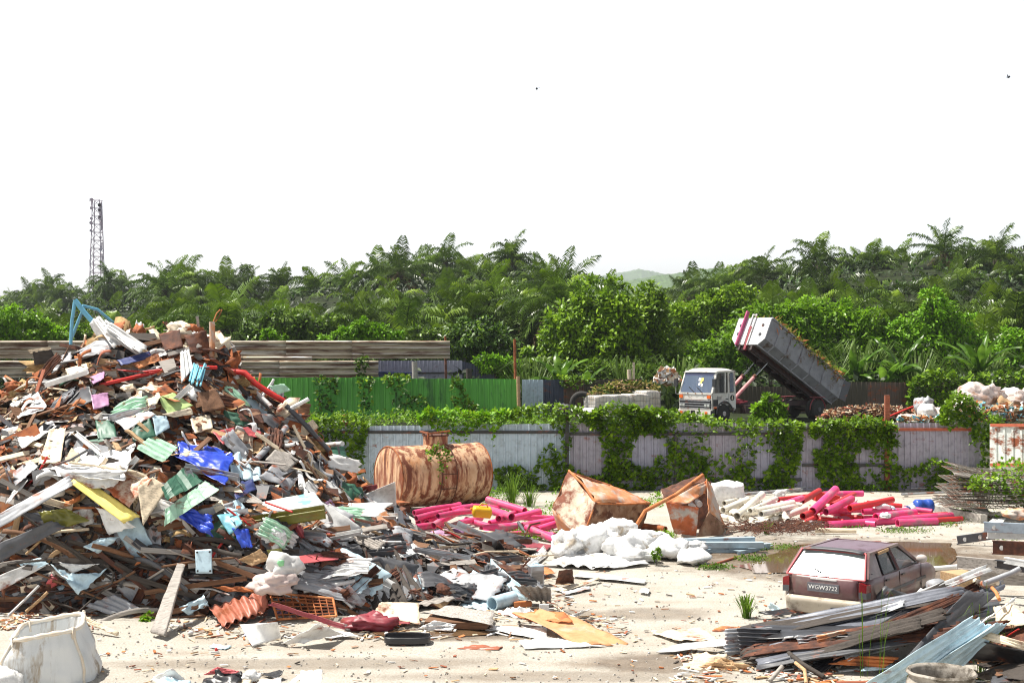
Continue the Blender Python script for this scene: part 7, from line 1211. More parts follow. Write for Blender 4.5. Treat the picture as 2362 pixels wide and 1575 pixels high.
PK = {'wood_plank': ('plank', ('tan', 'brown', 'greywood', 'palewood', 'redwood', 'brown', 'darkwood', 'rust'), (.7, 2.3)), 'metal_sheet': ('sheet', ('white', 'dullwhite', 'grey', 'cream', 'ltblue', 'rust', 'darkgrey', 'darkrust', 'paleorange', 'lilac', 'green', 'dullwhite', 'brown', 'grey'), (.6, 2.0)), 'corrugated_sheet': ('corrugated sheet', ('dullwhite', 'grey', 'rust', 'ltgreen', 'cream', 'darkrust'), (.6, 1.4)), 'metal_rod': ('rod', ('grey', 'rust', 'dullwhite', 'orange', 'darkgrey', 'palewood', 'red'), (.9, 2.6)), 'metal_strip': ('twisted strip', ('orange', 'dullwhite', 'white', 'rust', 'rope', 'grey', 'redwood', 'tan'), (.5, 1.3)), 'metal_channel': ('channel', ('grey', 'dullwhite', 'steel', 'white', 'cream'), (.8, 2.2)), 'crumpled_wrap': ('crumpled wrap', ('plastic', 'cream', 'pinkred', 'ltblue', 'rope', 'white'), (.4, .9))}
PIECES = []
def place(kind, m, p, n, ln, wsc=1., tdir=None, group='loose scrap on the heap', rr=HR):
    o = bpy.data.objects.new(kind, basemesh(kind, m, rr.randrange(3))); COL.objects.link(o)
    if tdir is None: a = rr.gauss(0, .75) + (math.pi if rr.random() < .5 else 0); tdir = Vector((math.cos(a), .4 * rr.uniform(-1, 1), math.sin(a) * .8))
    nn = (n + Vector((rr.uniform(-.4, .4), rr.uniform(-.55, .25), rr.uniform(-.3, .4)))).normalized(); t = (tdir - nn * tdir.dot(nn)).normalized(); s = nn.cross(t)
    mt = Matrix((t, s, nn)).transposed(); o.rotation_euler = mt.to_euler(); o.scale = (ln, ln * wsc if kind in ('metal_sheet', 'corrugated_sheet', 'crumpled_wrap') else wsc, wsc if kind != 'crumpled_wrap' else ln); o.location = p
    PIECES.append((o, kind, m, group, t, ln)); return o
cnt = {'metal_sheet': 200, 'corrugated_sheet': 56, 'wood_plank': 150, 'metal_rod': 110, 'metal_strip': 150, 'metal_channel': 56, 'crumpled_wrap': 40}
for kind, num in cnt.items():
    k = 0
    while k < num:
        px_, py = HR.uniform(-5, 1250), HR.uniform(735, 1430)
        if HR.random() < smooth(1200, 1300, py) * .55: continue
        p = onheap(px_, py)
        if p is None or (px_ > 900 and py < 1246) or (inhero(px_, py, 22 if kind in ('wood_plank', 'metal_rod', 'metal_channel') else 12) and HR.random() < .95): continue
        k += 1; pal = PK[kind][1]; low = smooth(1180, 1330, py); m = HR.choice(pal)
        if HR.random() < low * .9: m = HR.choice({'wood_plank': ('darkwood', 'brown', 'greywood'), 'metal_sheet': ('darkgrey', 'darkwood', 'darkrust', 'grey'), 'metal_rod': ('darkgrey', 'darkrust', 'darkwood')}.get(kind, ('darkgrey', 'darkrust')))  # low pieces take a dark palette that stands for the foot's shade
        big = HR.random() ** 1.7
        if big > .35 and inhero(px_, py, 45): big *= .3
        place(kind, m, p + hnorm(p.x, p.y) * HR.uniform(.02, .3), hnorm(p.x, p.y), lerp(*PK[kind][2], big), HR.uniform(.7, 1.3))

# sheets and boards that jut out over the steep dark foot and shade it
for k in range(46):
    px_ = -10 + 620 * k / 45 + HR.uniform(-6, 6); py = HR.uniform(1185, 1262)
    if inhero(px_, py, 40 if px_ < 500 else 110): continue
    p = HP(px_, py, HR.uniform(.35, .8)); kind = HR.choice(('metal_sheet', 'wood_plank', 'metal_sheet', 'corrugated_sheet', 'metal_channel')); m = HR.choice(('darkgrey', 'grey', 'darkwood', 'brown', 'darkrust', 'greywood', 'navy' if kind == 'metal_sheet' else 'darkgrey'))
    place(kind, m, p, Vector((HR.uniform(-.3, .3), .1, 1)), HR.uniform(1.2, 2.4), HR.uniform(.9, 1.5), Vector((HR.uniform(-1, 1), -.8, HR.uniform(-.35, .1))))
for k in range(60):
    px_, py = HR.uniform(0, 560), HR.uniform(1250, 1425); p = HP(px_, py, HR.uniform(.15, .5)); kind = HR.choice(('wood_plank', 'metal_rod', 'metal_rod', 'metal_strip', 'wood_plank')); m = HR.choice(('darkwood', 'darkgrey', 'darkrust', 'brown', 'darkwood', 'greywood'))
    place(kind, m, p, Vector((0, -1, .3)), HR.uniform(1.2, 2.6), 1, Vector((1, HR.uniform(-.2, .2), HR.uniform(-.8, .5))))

SIL = [(0, 905), (60, 850), (130, 812), (170, 795), (240, 765), (300, 742), (360, 748), (440, 745), (500, 790), (540, 845), (620, 905), (700, 975), (760, 1050), (820, 1110)]
for k in range(90):                                     # ragged ends that break the outline of the heap
    px_ = HR.uniform(0, 820); py = table(SIL, px_) + HR.uniform(0, 34); p = onheap(px_, py)
    if p is None: p = P(px_, py + 12, 31)
    kind = HR.choice(('wood_plank', 'metal_rod', 'metal_strip', 'metal_strip', 'metal_sheet', 'crumpled_wrap')); m = HR.choice(('tan', 'dullwhite', 'darkgrey', 'rust', 'orange', 'greywood', 'darkrust', 'brown', 'palewood') if kind != 'crumpled_wrap' else ('cream', 'rope', 'rust'))
    place(kind, m, p, Vector((HR.uniform(-.5, .5), -.7, .4)), HR.uniform(.5, 1.2), HR.uniform(.5, 1), Vector((HR.uniform(-1, 1) + (.5 if px_ > 480 else -.2), HR.uniform(-.3, .3), HR.uniform(-.1, 1))))

for k in range(34):                                     # paler, larger sheets over the low right tail of the heap
    px_, py = HR.uniform(600, 1090), HR.uniform(1170, 1385); p = onheap(px_, py)
    if p is None or (px_ > 900 and py < 1250) or inhero(px_, py, 6): continue
    kind = HR.choice(('metal_sheet', 'metal_sheet', 'metal_sheet', 'corrugated_sheet', 'metal_channel')); m = HR.choice(('ltblue', 'dullwhite', 'white', 'grey', 'ltblue', 'dullwhite') if kind == 'metal_sheet' else ('dullwhite', 'grey'))
    place(kind, m, p + Vector((0, -.15, .3)), Vector((HR.uniform(-.2, .4), -.5, .8)), HR.uniform(.8, 1.6), HR.uniform(.8, 1.2), Vector((1, HR.uniform(-.5, .1), HR.uniform(-.6, .1))))
# ---------------------------------------------------------------- right hand pile of sheets, foreground
zz = lambda x, y, z: G(x, y, z)
def gsheet(lab, q, z, m, **kw): return sheet(kw.pop('name', 'corrugated_sheet'), lab, q, m, on='g', **({'lift': z} | kw))
M['corrdark'] = paint('corr_dark', (.16, .17, .20), .12, .4, .3); M['corrgrey'] = paint('corr_grey', (.50, .52, .54), .28, .42, .2)
for lab, q, z, m, kw in (
 ('broad pale blue ribbed sheet sloping toward the camera', (1995, 1572, 2110, 1580, 2290, 1440, 2235, 1420), (.12, .05, 1.1, 1.2), 'ltblue', dict(ribs=4, amp=.03, square=True)), ('pale blue ribbed sheet half under the broad one', (2100, 1560, 2190, 1560, 2320, 1438, 2290, 1438), (.2, .2, 1.1, 1.15), 'ltblue', dict(ribs=3, amp=.025, square=True)),
 ('long dark grey smooth sheet beside the pale blue one', (2085, 1520, 2105, 1536, 2300, 1370, 2230, 1362), (.4, .3, 1.15, 1.25), 'darkgrey', {}), ('white edged ribbed sheet on top of the right pile', (1985, 1420, 1998, 1432, 2290, 1316, 2274, 1306), (.55, .5, 1.1, 1.15), 'dullwhite', dict(ribs=2, amp=.03)), ('long blue black roofing sheet in the right pile', (1760, 1440, 1772, 1472, 2230, 1368, 2210, 1352), (.35, .28, 1.05, 1.1), 'corrdark', dict(ribs=3, amp=.035)), ('dark shiny roofing sheet under the blue black one', (1770, 1462, 1776, 1500, 2200, 1400, 2190, 1370), (.28, .22, .85, .95), 'corrdark', dict(ribs=4, amp=.03)), ('rust edged long sheet in the right pile', (1900, 1500, 1925, 1520, 2230, 1376, 2215, 1364), (.3, .25, 1.0, 1.05), 'darkrust', dict(ribs=4, amp=.03)), ('white lined long rusty sheet below the rust edged one', (1935, 1508, 1960, 1524, 2240, 1380, 2226, 1372), (.25, .22, .95, 1.0), 'dullwhite', dict(ribs=3, amp=.025)),
 ('stacked corrugated sheet ends fanned toward the left', (1672, 1450, 1672, 1510, 1770, 1500, 1780, 1446), (.45, .05, .05, .45), 'corrgrey', dict(ribs=7, amp=.03)), ('second fan of corrugated ends behind the first', (1700, 1446, 1706, 1512, 1790, 1516, 1800, 1450), (.5, .04, .04, .45), 'darkgrey', dict(ribs=7, amp=.03)), ('curved corrugated sheet ends in the centre of right pile', (1832, 1466, 1870, 1526, 1945, 1518, 1925, 1460), (.45, .06, .1, .5), 'corrgrey', dict(ribs=8, amp=.035)), ('rust stained corrugated ends right of the curved ones', (1880, 1466, 1905, 1524, 1960, 1505, 1950, 1450), (.5, .1, .2, .6), 'paleorange', dict(ribs=8, amp=.035)),
 ('dark jagged sheet lying behind the right pile', (1748, 1412, 1790, 1424, 1960, 1402, 1900, 1392), (.12, .08, .2, .25), 'black', dict(torn=.1, crumple=.08)), ('dark grey sheet draped against the car flank', (1962, 1410, 1990, 1420, 2060, 1350, 2012, 1322), (.1, .1, .55, .95), 'darkgrey', dict(crumple=.1)), ('dark tarp sheet over the car side and sheets', (1985, 1415, 2030, 1418, 2100, 1372, 2040, 1352), (.2, .2, .55, .7), 'darkgrey', dict(crumple=.12)), ('small pale blue bent scrap left of the car', (1770, 1400, 1776, 1388, 1815, 1412, 1800, 1420), (.05, .22, .1, .03), 'ltblue', dict(crumple=.05)),
 ('rusty torn sheet edges on the right pile', (1990, 1432, 2010, 1440, 2120, 1390, 2100, 1378), (.5, .45, .75, .8), 'darkrust', dict(torn=.16, ribs=5, amp=.04)), ('brown torn sheet flap on top of the right pile', (2060, 1408, 2080, 1416, 2150, 1380, 2130, 1372), (.6, .55, .8, .85), 'maroon', dict(torn=.16)), ('salmon orange bent sheet low in the right pile', (1912, 1532, 1980, 1512, 2075, 1516, 2040, 1540), (.15, .3, .3, .12), 'orange', dict(crumple=.06, ribs=3, amp=.02)), ('mint pale edge strip under the salmon sheet', (1985, 1545, 2000, 1534, 2075, 1530, 2070, 1538), (.1, .14, .16, .12), 'ltblue', {}), ('olive brown leaf shaped sheet at the pot', (2050, 1572, 2085, 1530, 2110, 1545, 2100, 1575), (.1, .4, .35, .1), 'olive', dict(crumple=.06)),
 ('bright orange rusty flap in the dark gap', (2128, 1470, 2138, 1440, 2165, 1442, 2150, 1470), (.3, .6, .6, .3), 'orange', {}), ('pale sheet tip sticking up at right', (2250, 1450, 2262, 1440, 2346, 1376, 2340, 1384), (.9, .95, 1.2, 1.15), 'white', dict(torn=.06)), ('cream panel with holes at the right edge', (2262, 1470, 2270, 1452, 2400, 1490, 2400, 1508), (.9, 1.0, 1.0, .85), 'cream', {}), ('wide cream torn panel above the holed panel', (2290, 1400, 2330, 1392, 2400, 1440, 2300, 1440), (1.0, 1.1, 1.0, .9), 'palewood', dict(torn=.1)), ('dark panel under the cream panel at right edge', (2230, 1520, 2260, 1478, 2400, 1510, 2400, 1570), (.3, .8, .8, .3), 'black', {}), ('pale boards lying at the bottom right corner', (2290, 1575, 2300, 1535, 2400, 1530, 2400, 1575), (.1, .3, .3, .1), 'cream', dict(ribs=2, amp=.02)),
 ('white lapped boards left of the corrugated ends', (1500, 1458, 1620, 1446, 1670, 1478, 1560, 1474), (.04, .06, .14, .08), 'cream', dict(torn=.1)), ('long pale sheet lifted in front of lapped boards', (1512, 1504, 1560, 1484, 1700, 1470, 1690, 1486), (.04, .08, .28, .2), 'dullwhite', dict(torn=.06)), ('orange brown board behind the corrugated ends', (1640, 1455, 1660, 1444, 1770, 1436, 1735, 1450), (.2, .25, .3, .25), 'orange', {}), ('torn brown paper sacks at foot of the right pile', (1560, 1540, 1600, 1500, 1680, 1504, 1640, 1540), (.03, .18, .2, .04), 'palewood', dict(crumple=.15, torn=.15)), ('crumpled brown sack scraps right of torn paper', (1600, 1536, 1660, 1512, 1730, 1530, 1700, 1545), (.03, .2, .14, .03), 'tan', dict(crumple=.2, torn=.15)),
 ): gsheet(lab, q, z, m, **kw)
lm(2000, 1440, 'right hand sheet pile')
for lab, pts, r, m in (('curved tan rod at the foot of right pile', [(1860, 1575, .03), (1856, 1545, .15), (1835, 1528, .2)], .03, 'tan'), ('grey angle stick at the foot of right pile', [(1775, 1570, .02), (1805, 1536, .2)], .035, 'greywood'), ('bent steel bar standing before dark sheets', [(1782, 1502, .05), (1812, 1470, .4), (1830, 1468, .42)], .018, 'dullwhite'), ('long curved rib under the corrugated ends', [(1808, 1496, .25), (1850, 1530, .2), (1900, 1560, .06)], .04, 'darkwood'), ('orange red wire looped at the right edge', [(2290, 1515, .3), (2300, 1480, .6), (2350, 1450, 1.0)], .012, 'red'), ('orange curved hose scrap near the right edge', [(2288, 1355, 1.3), (2298, 1366, 1.25), (2305, 1382, 1.2)], .03, 'orange'), ('grey pipe end at the top of right pile', [(2270, 1345, 1.0), (2330, 1322, 1.15), (2354, 1310, 1.25)], .05, 'grey'), ('cream curved pipe end below the grey pipe', [(2250, 1340, .9), (2275, 1350, .9), (2300, 1342, 1.)], .06, 'cream'), ('white rail behind the car bonnet', [(2140, 1312, .3), (2250, 1302, .35)], .05, 'white'), ('rusty rail at the bottom edge of right pile', [(1930, 1576, .05), (2080, 1574, .08)], .04, 'redwood')):
    rod(lab, [G(*q) for q in pts], r, M[m])
FR = random.Random(21)
for k in range(26):                                     # the bulk of the right hand pile: long sheets laid over one another
    u = k / 25; xl = FR.uniform(1690, 1960); yl = FR.uniform(1452, 1530) if xl < 1850 else FR.uniform(1470, 1545); xr = FR.uniform(2080, 2320); yr = FR.uniform(1345, 1470); w = FR.uniform(14, 34); z0_, z1_ = .05 + .35 * (1530 - yl) / 80 * FR.uniform(.4, 1), .35 + .6 * FR.random(); m = FR.choice(('corrdark', 'darkgrey', 'darkrust', 'corrgrey', 'black', 'darkrust', 'grey', 'darkwood', 'darkrust', 'darkwood', 'brown'))
    nm = {'corrdark': 'blue black', 'darkgrey': 'dark grey', 'darkrust': 'dark rusty', 'black': 'black', 'rust': 'rusty brown', 'grey': 'grey', 'darkwood': 'dark brown', 'corrgrey': 'silver grey', 'brown': 'brown'}[m]
    o = gsheet('', (xl, yl - w / 2, xl + 8, yl + w / 2, xr + 10, yr + w / 3, xr, yr - w / 3), (z0_ + .06, z0_, z1_, z1_ + .06), m, ribs=FR.choice((0, 3, 4)), amp=.03, crumple=.06, torn=.06); EXTRA = globals().setdefault('EXTRA', []); EXTRA.append((o, 'long %s sheet in the bulk of the right hand pile' % nm, xl)); o['group'] = 'long sheets of the right hand pile'
for k in range(16):  # dark sheets added to fill the gaps here as shade
    xl = FR.uniform(2210, 2300); yl = FR.uniform(1420, 1560); m = FR.choice(('black', 'darkgrey', 'darkwood', 'darkrust', 'brown'))
    o = gsheet('', (xl, yl, xl + 20, yl + FR.uniform(10, 26), xl + FR.uniform(110, 200), yl + FR.uniform(-20, 20), xl + FR.uniform(100, 180), yl - FR.uniform(20, 50)), [FR.uniform(.15, .5) for _ in range(2)] + [FR.uniform(.3, .9) for _ in range(2)], m, crumple=.08, torn=.08); EXTRA.append((o, 'dark crumpled sheet added as shade at right edge of the pile', xl)); o['group'] = 'dark sheets at the right edge'
# steel beams at the right edge
def beam(lab, x0, y0, x1, y1, z0, z1, h, m, holes=0, w=.1):
    a, b = G(x0, y0, z0), G(x1, y1, z1); t = empty('steel_beam', (a + b) / 2); t.location.z = 0; tag(t, lab, 'beam', 'steel beams stacked at the right edge'); mb = MB(); mb.bar(a, b, .02, h); mb.bar(a + Vector((0, .05, h / 2)), b + Vector((0, .05, h / 2)), w, .02); mb.bar(a + Vector((0, .05, -h / 2)), b + Vector((0, .05, -h / 2)), w, .02); part(mb, 'web', M[m], t, True)
    for k in range(holes): mb = MB(); q = a.lerp(b, (k + .5) / 3.2); mb.tube([q + Vector((0, -.014, 0)), q + Vector((0, -.02, 0))], .055, 12); part(mb, 'bolt_hole', M['white'], t, True)
for a in (('pale blue grey beam with one bolt hole, topmost of stack', 2270, 1215, 2420, 1222, .95, .95, .22, 'corrblue', 1), ('white channel under the topmost beam', 2278, 1232, 2420, 1236, .75, .72, .18, 'white', 2), ('dark brown beam below the white channel', 2290, 1262, 2420, 1268, .5, .5, .3, 'darkrust', 1), ('dark grey angle beam with three white holes', 2208, 1246, 2320, 1230, .12, .35, .2, 'darkgrey', 3), ('weathered upper sleeper beam at the right edge', 2208, 1298, 2420, 1318, .62, .6, .26, 'greywood', 0), ('weathered lower sleeper beam with gouges at right edge', 2212, 1328, 2420, 1336, .38, .36, .28, 'greywood', 0), ('dark twisted beam lying over the sleepers', 2300, 1300, 2420, 1320, .8, .8, .14, 'black', 0), ('pale slat over the sleepers at the right edge', 2320, 1292, 2420, 1310, 1.0, .95, .1, 'dullwhite', 0)):
    if 'corrblue' not in M: M['corrblue'] = paint('beam_blue', (.30, .36, .42), .1)
    beam(*a)
bag('orange brown foam lump on top of the steel beams', 2345, 1195, 60, 20, .25, .4, 60, 'paleorange', .9, 'foam_lump', None, 'foam')
for lab, q, z, m in (('pale pink board scrap left of the steel beams', (2248, 1186, 2262, 1178, 2310, 1180, 2300, 1188), (.1, .14, .14, .1), 'cream'), ('red edged white scrap board by the steel beams', (2282, 1202, 2290, 1196, 2320, 1194, 2312, 1206), (.1, .12, .12, .08), 'white')): gsheet(lab, q, z, m, name='board_scrap', cat='board')
mb = MB(); mb.bar(G(2190, 1350, .4), G(2240, 1345, .4), .5, .5); tag(mb.build('wooden_box', M['tan']), 'brown open box behind the right sheet pile', 'box')
for k in range(10):
    mb = MB(); x = 2045 + k * 12 + R.uniform(-5, 5); a = G(x, 1392 - k * 3, .4 + .03 * k); mb.bar(a, a + Vector((R.uniform(.1, .3), .1, R.uniform(-.03, .1))), .09, .05, rdir()); tag(mb.build('metal_bracket', M['cream' if k % 3 else 'white']), 'small pale metal bracket, ' + ('leftmost', 'second', 'third', 'fourth', 'fifth', 'sixth', 'seventh', 'eighth', 'ninth', 'rightmost')[k] + ' in the row beside the car door', 'bracket', 'pale brackets beside the car')
mb = MB(); c = G(2160, 1352, .4); mb.blob(c, .22, .2, .16, .1, 1, 2, 14, 9); tag(mb.build('grey_lump', M['grey']), 'round grey lid like lump beside the car bonnet', 'lid')
# concrete pot with a thick rim
c = G(2172, 1640, 0); t = empty('concrete_pot', c); tag(t, 'big round concrete pot with thick chipped rim', 'pot'); mb = MB(); mb.smooth = True
prof = [(.38, 0), (.46, .12), (.50, .30), (.47, .42), (.44, .48), (.46, .52), (.49, .55), (.46, .58), (.42, .55), (.40, .48), (.40, .1), (.0, .08)]
def pot(u, v):
    i = min(len(prof) - 2, int(u * (len(prof) - 1))); f_ = u * (len(prof) - 1) - i; r_ = lerp(prof[i][0], prof[i + 1][0], f_); z = lerp(prof[i][1], prof[i + 1][1], f_); a = v * 2 * math.pi; k = 1 + .03 * noise.noise(Vector((math.cos(a) * 3, math.sin(a) * 3, z * 6))); return Vector((r_ * k * math.cos(a), r_ * k * math.sin(a), z + .012 * noise.noise(Vector((math.cos(a) * 2, math.sin(a) * 2, 5)))))
mb.grid(pot, 44, 40); part(mb, 'pot_wall', nmat('old_pot', [(.17, .15, .125), (.30, .27, .23), (.42, .39, .34)], .9, scale=4, bump=.5, over=(.10, .08, .055), over_amt=.4, over_scale=2.2), t)
# white bulk bag in the left foreground: folded open top with seams
c = P(112, 1700, 20.3); c.z = -.02
t = empty('bulk_bag', c, rad(8)); tag(t, 'large white woven bulk bag standing in the left foreground', 'bag')
z1 = P(0, 1440, 20.3).z
mb = MB(); mb.smooth = True; n = 56; rows = 20; vs = []; w0, dp = .74, .62
for j in range(rows + 1):
    q = j / rows
    for i in range(n):
        a = 2 * math.pi * i / n; k = 1 / (abs(math.cos(a)) ** 5 + abs(math.sin(a)) ** 5) ** .2; tp = lerp(1.0, .66, q ** 1.6); x = k * w0 * tp * math.cos(a); y = k * dp * lerp(1, .8, q) * math.sin(a); wr = .05 * noise.noise(Vector((x * 3, y * 3, q * 4))) + .02 * noise.noise(Vector((x * 9, y * 9, q * 9)))
        top = z1 * (.80 + .17 * smooth(-.6, .55, x) + .10 * smooth(-.1, .5, y)); vs.append((x * (1 + wr), y * (1 + wr), top * q + .02))
mb.add(vs, [(j * n + i, j * n + (i + 1) % n, (j + 1) * n + (i + 1) % n, (j + 1) * n + i) for j in range(rows) for i in range(n)])
top = [Vector(v) for v in vs[-n:]]; lows = [[Vector((v.x * k_, v.y * k_, v.z - d_)) for v in top] for k_, d_ in ((.94, .03), (.9, .20), (.7, .30), (.02, .32))]
prev = top
for lo in lows: mb.add(prev + lo, [(i, (i + 1) % n, n + (i + 1) % n, n + i) for i in range(n)]); prev = lo
M['fgbag'] = nmat('bulk_bag_weave', [(.56, .58, .58), (.70, .72, .72), (.74, .75, .74)], .6, scale=1.5, stretch=(2, 2, .4), trans=.12, bump=.15, over=(.50, .40, .27), over_amt=.22, over_scale=1.4, over_stretch=(2.4, 2.4, .25)); part(mb, 'bag_body', M['fgbag'], t)
hem = nmat('bag_hem', [(.70, .68, .62), (.62, .50, .36)], .7, scale=5)
mb = MB(); pts = [v * 1.01 + Vector((0, 0, .01)) for v in top]; mb.tube(pts + [pts[0]], [.035 + .008 * math.sin(i * 1.7) for i in range(n + 1)], 8, False); part(mb, 'hem', hem, t)
for i in (n // 8, 3 * n // 8, 5 * n // 8, 7 * n // 8):
    mb = MB(); mb.tube([Vector(vs[j * n + i]) * 1.012 for j in range(0, rows + 1)], .020, 6); part(mb, 'corner_seam', hem, t)
    mb = MB(); v = Vector(vs[-n + i]); mb.tube([v * 1.01 + Vector((0, 0, -.25)), v * 1.06 + Vector((0, 0, .02)), v * 1.0 + Vector((.04, 0, .05)), v * .98 + Vector((.05, .0, -.1))], .022, 6); part(mb, 'lifting_loop', hem, t)
bag('low pale bag at the far left bottom edge', 0, 1590, 90, 66, .4, .2, 70, 'sack', name='white_sack')
# debris at the bottom edge
for lab, q, z, m, kw in (('white folded card tent at the bottom edge', (345, 1566, 395, 1538, 425, 1566, 380, 1580), (.04, .28, .05, .03), 'white', dict(crumple=.03)), ('dark inside of the folded card tent', (365, 1560, 396, 1540, 420, 1562, 390, 1568), (.05, .24, .06, .03), 'black', dict(crumple=.02)), ('black and pink wrapper crumpled at the bottom edge', (455, 1575, 498, 1540, 560, 1548, 530, 1590), (.03, .26, .2, .05), 'black', dict(crumple=.14, torn=.1)), ('magenta edge of the black wrapper', (470, 1556, 500, 1537, 552, 1548, 545, 1552), (.12, .27, .22, .2), 'pinkred', dict(crumple=.05)), ('grey oval lid at the bottom edge', (585, 1590, 600, 1564, 650, 1562, 645, 1590), (.03, .08, .08, .04), 'dullwhite', dict(crumple=.03)), ('black tray corner with pink scrap at the bottom edge', (600, 1552, 640, 1545, 655, 1545, 640, 1565), (.04, .1, .14, .05), 'black', {}), ('white box with grey shading at the bottom edge', (688, 1590, 695, 1546, 742, 1544, 744, 1590), (.03, .22, .22, .03), 'white', dict(crumple=.05)), ('white broken card sloping at the bottom edge', (650, 1585, 690, 1553, 696, 1556, 665, 1590), (.03, .15, .15, .03), 'white', {}), ('pale blue white wrapper at the bottom edge', (345, 1585, 380, 1560, 440, 1564, 430, 1590), (.02, .12, .1, .03), 'ltblue', dict(crumple=.1)), ('tan card scrap at the bottom edge', (525, 1585, 540, 1568, 580, 1566, 570, 1590), (.03, .1, .1, .03), 'palewood', {}), ('pale blue flattened wrapper on open dirt', (482, 1492, 492, 1484, 535, 1488, 520, 1496), (.02, .04, .03, .02), 'ltblue', dict(crumple=.03))): gsheet(lab, q, z, m, name='wrapper', cat='litter', **({'torn': .08} | kw))
bag('white round wrapper with red print at the bottom edge', 575, 1572, 36, 24, .12, .4, 77, 'plastic', name='wrapper', cat='litter'); bag('tiny red scrap on open dirt', 499, 1501, 9, 7, .04, .3, 78, 'red', name='scrap', cat='litter'); bag('small round silver can at the heap foot', 440, 1466, 14, 9, .08, .1, 79, 'dullwhite', name='can', cat='can'); bag('small orange fruit like scrap at the heap foot', 484, 1464, 13, 9, .06, .2, 80, 'orange', name='scrap', cat='litter')
mb = MB(); LR = random.Random(5)
LMATS = [M[k] for k in ('tan', 'brown', 'palewood', 'white', 'orange', 'darkwood', 'cream', 'dullwhite', 'redwood')]
def litter(n, fx, fy, smin, smax):
    for k in range(n):
        px_, py = LR.uniform(*fx), LR.uniform(*fy); c = G(px_, py, .02)
        if noise.noise(Vector((c.x * .7, c.y * .7, 8))) < -.1 and LR.random() < .7: continue
        a = LR.uniform(0, 6.28); v = Vector((math.cos(a), math.sin(a), LR.uniform(-.1, .1))) * LR.uniform(smin, smax); mb.cur = LR.randrange(len(LMATS)); mb.bar(c - v, c + v + Vector((0, 0, .01)), LR.uniform(.012, .06), LR.uniform(.004, .02), (LR.uniform(-.3, .3), LR.uniform(-.3, .3), 1))
litter(220, (210, 1700), (1450, 1575), .015, .08); litter(160, (1150, 1800), (1300, 1450), .02, .09); litter(420, (380, 1450), (1420, 1475), .03, .16); litter(520, (0, 220), (1390, 1450), .04, .22); litter(420, (1560, 1980), (1500, 1575), .03, .2); litter(200, (1000, 1320), (1330, 1420), .04, .2); litter(260, (1700, 2362), (1130, 1250), .02, .08); litter(200, (2000, 2362), (1440, 1575), .04, .2)
struct(mb.build('ground_litter', LMATS), 'stuff', 'small chips of wood, card and plastic strewn over the dirt')
mb = MB(); GR = random.Random(8)
for k in range(1700):
    c = G(GR.uniform(200, 2362), 1180 + 395 * GR.random() ** .7, 0); 
    if hh(c.x, c.y) > .02: continue
    mb.cur = GR.randrange(2); s = GR.uniform(.005, .024); mb.box((c.x, c.y, s * .3 + .01), (s * 2, s * 1.5, s), Matrix.Rotation(GR.uniform(0, 3), 3, 'Z'), .4)
struct(mb.build('gravel', [M['concrete'], M['greywood']]), 'stuff', 'loose gravel and stones on the dirt')
# ---------------------------------------------------------------- labels for the repeats: look first, then the neighbours, then the order from the left
bpy.context.view_layer.update()
ORD = ['leftmost', 'second from left', 'third from left', 'fourth from left', 'fifth from left', 'sixth from left', 'seventh from left', 'eighth from left', 'ninth from left']
def finish(items, cat_of):
    by = {}
    for o, base, x in items: by.setdefault(base, []).append((x, o))
    for base, L_ in by.items():
        L_.sort(key=lambda a: a[0])
        for i, (x, o) in enumerate(L_):
            n = len(L_)
            if n == 1: o['label'] = base
            elif n == 2: o['label'] = base + (', the left one' if i == 0 else ', the right one')
            elif i == n - 1: o['label'] = base + ', rightmost'
            elif i < 9: o['label'] = base + ', ' + ORD[i]
            else: o['label'] = base + ', %s from right' % (['', 'second', 'third', 'fourth', 'fifth', 'sixth', 'seventh', 'eighth', 'ninth'][min(8, n - 1 - i)])
it = []
for o, kind, m, grp, t, ln in PIECES:
    x, y = pix(o.location); k, ph = min((math.hypot(x - a, y - b), (a, b, s)) for a, b, s in LANDMARKS); a, b, s = ph; dx, dy = x - a, y - b
    rel = ('right of' if dx > 0 else 'left of') if abs(dx) > abs(dy) else ('below' if dy > 0 else 'above')
    sl = t.z / max(1e-3, abs(t.x)) * (1 if t.x > 0 else -1); pose = 'upright' if abs(t.z) > .8 else ('falling left' if sl > .3 else ('falling right' if sl < -.3 else 'level'))
    far = 'just ' if k < 60 else ''
    size = 'long' if ln > 1.25 else ('short' if ln < .75 else '')
    base = ' '.join(w for w in (size, CN[m], PK[kind][0], pose, far + rel, 'the', s) if w)
    if len(base.split()) > 12: base = ' '.join(base.replace(' level ', ' ').replace(' upright ', ' ').replace('falling ', '').split()[:13] if False else base.replace(size + ' ', '', 1).replace('falling left', 'leaning').replace('falling right', 'leaning').split())
    if len(base.split()) > 12: base = base.replace('just ', '').replace('leaning ', '')
    o['category'] = PK[kind][0]; o['group'] = grp; it.append((o, base, x))
finish(it, None)
it = []
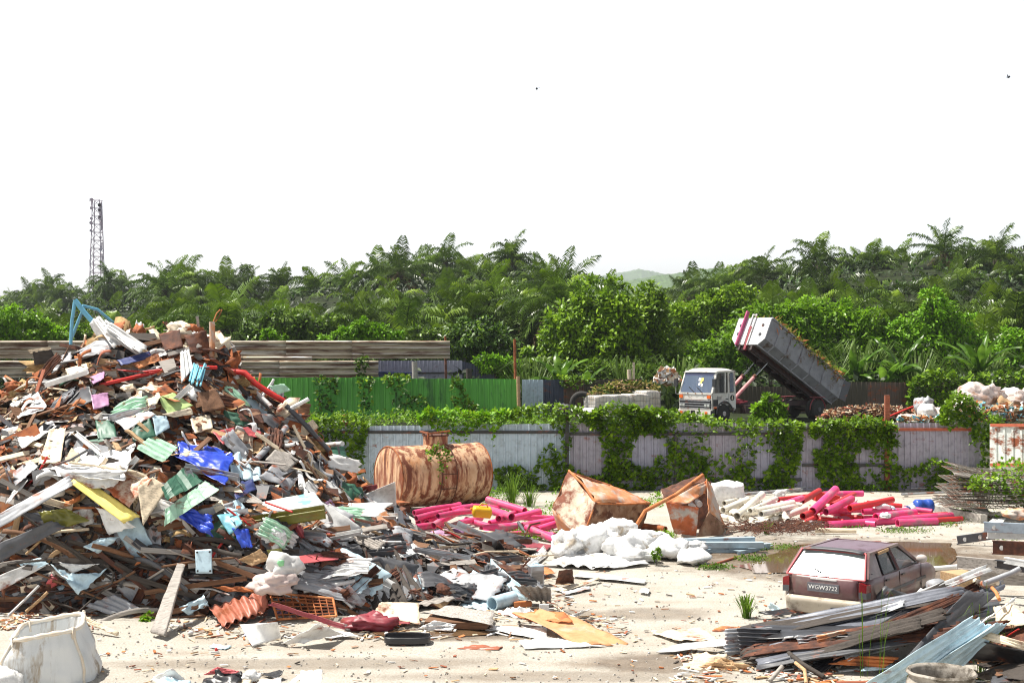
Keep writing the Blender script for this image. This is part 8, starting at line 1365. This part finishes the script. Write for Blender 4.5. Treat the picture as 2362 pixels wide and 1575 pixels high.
for o, grp, colr in PIPES:
    b = [pix(o.matrix_world @ v.co) for v in o.data.vertices]; xs = [q[0] for q in b]; ys = [q[1] for q in b]; w, h = max(xs) - min(xs), max(ys) - min(ys); v = o.data.vertices; sl = (sum(q[1] for q in b[:14]) - sum(q[1] for q in b[56:70])) / 14 
    where = {'pink pipes heaped behind the scrap': 'before the tank', 'pink and red pipes heaped at right': 'left of blue drum', 'cream pipes heaped beside the torn dumpster': 'by the torn dumpster'}[grp]
    ym = sum(ys) / len(ys); lvl = 'upper' if ym < 1172 else ('lower' if ym > 1196 else 'middle')
    base = ' '.join((('long' if w > 95 else 'short' if w < 50 else 'medium'), colr, 'pipe', 'rising right' if sl > 12 else ('dipping right' if sl < -12 else 'level'), lvl, 'layer', where)); it.append((o, base, sum(xs) / len(xs)))
finish(it, None)
finish(EXTRA, None)
it = []; PLM = [(224, 'left of the mast' ), (420, 'behind the heap top'), (640, 'above the zinc sheets left half'), (860, 'above the zinc sheets right half'), (1040, 'above the end of zinc sheets'), (1200, 'above the thin rusty poles'), (1400, 'at the sky gap'), (1600, 'above the truck cab'), (1760, 'above the raised skip front'), (1920, 'above the skip tail'), (2080, 'right of the skip'), (2220, 'above the feathery tree'), (2600, 'at the right edge')]
for t, x, y, d in PALMS:
    ph = next(s for a, s in PLM if x < a + 60); row = 'skyline' if y < table(SKY, x) + 20 else ('back row' if d > 175 else ('middle row' if d > 128 else 'front row'))
    it.append((t, 'oil palm of the %s %s' % (row, ph), x))
finish(it, None)
# ---------------------------------------------------------------- haze
mb = MB(); mb.box((0, 2480, 190), (7600, 5100, 384))
hz = bpy.data.materials.new('haze'); hz.use_nodes = True; N = hz.node_tree.nodes; N.remove(N['Principled BSDF'])
pv = N.new('ShaderNodeVolumePrincipled'); pv.inputs['Color'].default_value = (.86, .92, 1, 1); pv.inputs['Density'].default_value = .00014; pv.inputs['Anisotropy'].default_value = .2
hz.node_tree.links.new(pv.outputs[0], N['Material Output'].inputs['Volume'])
o = mb.build('haze', hz); o['kind'] = 'stuff'
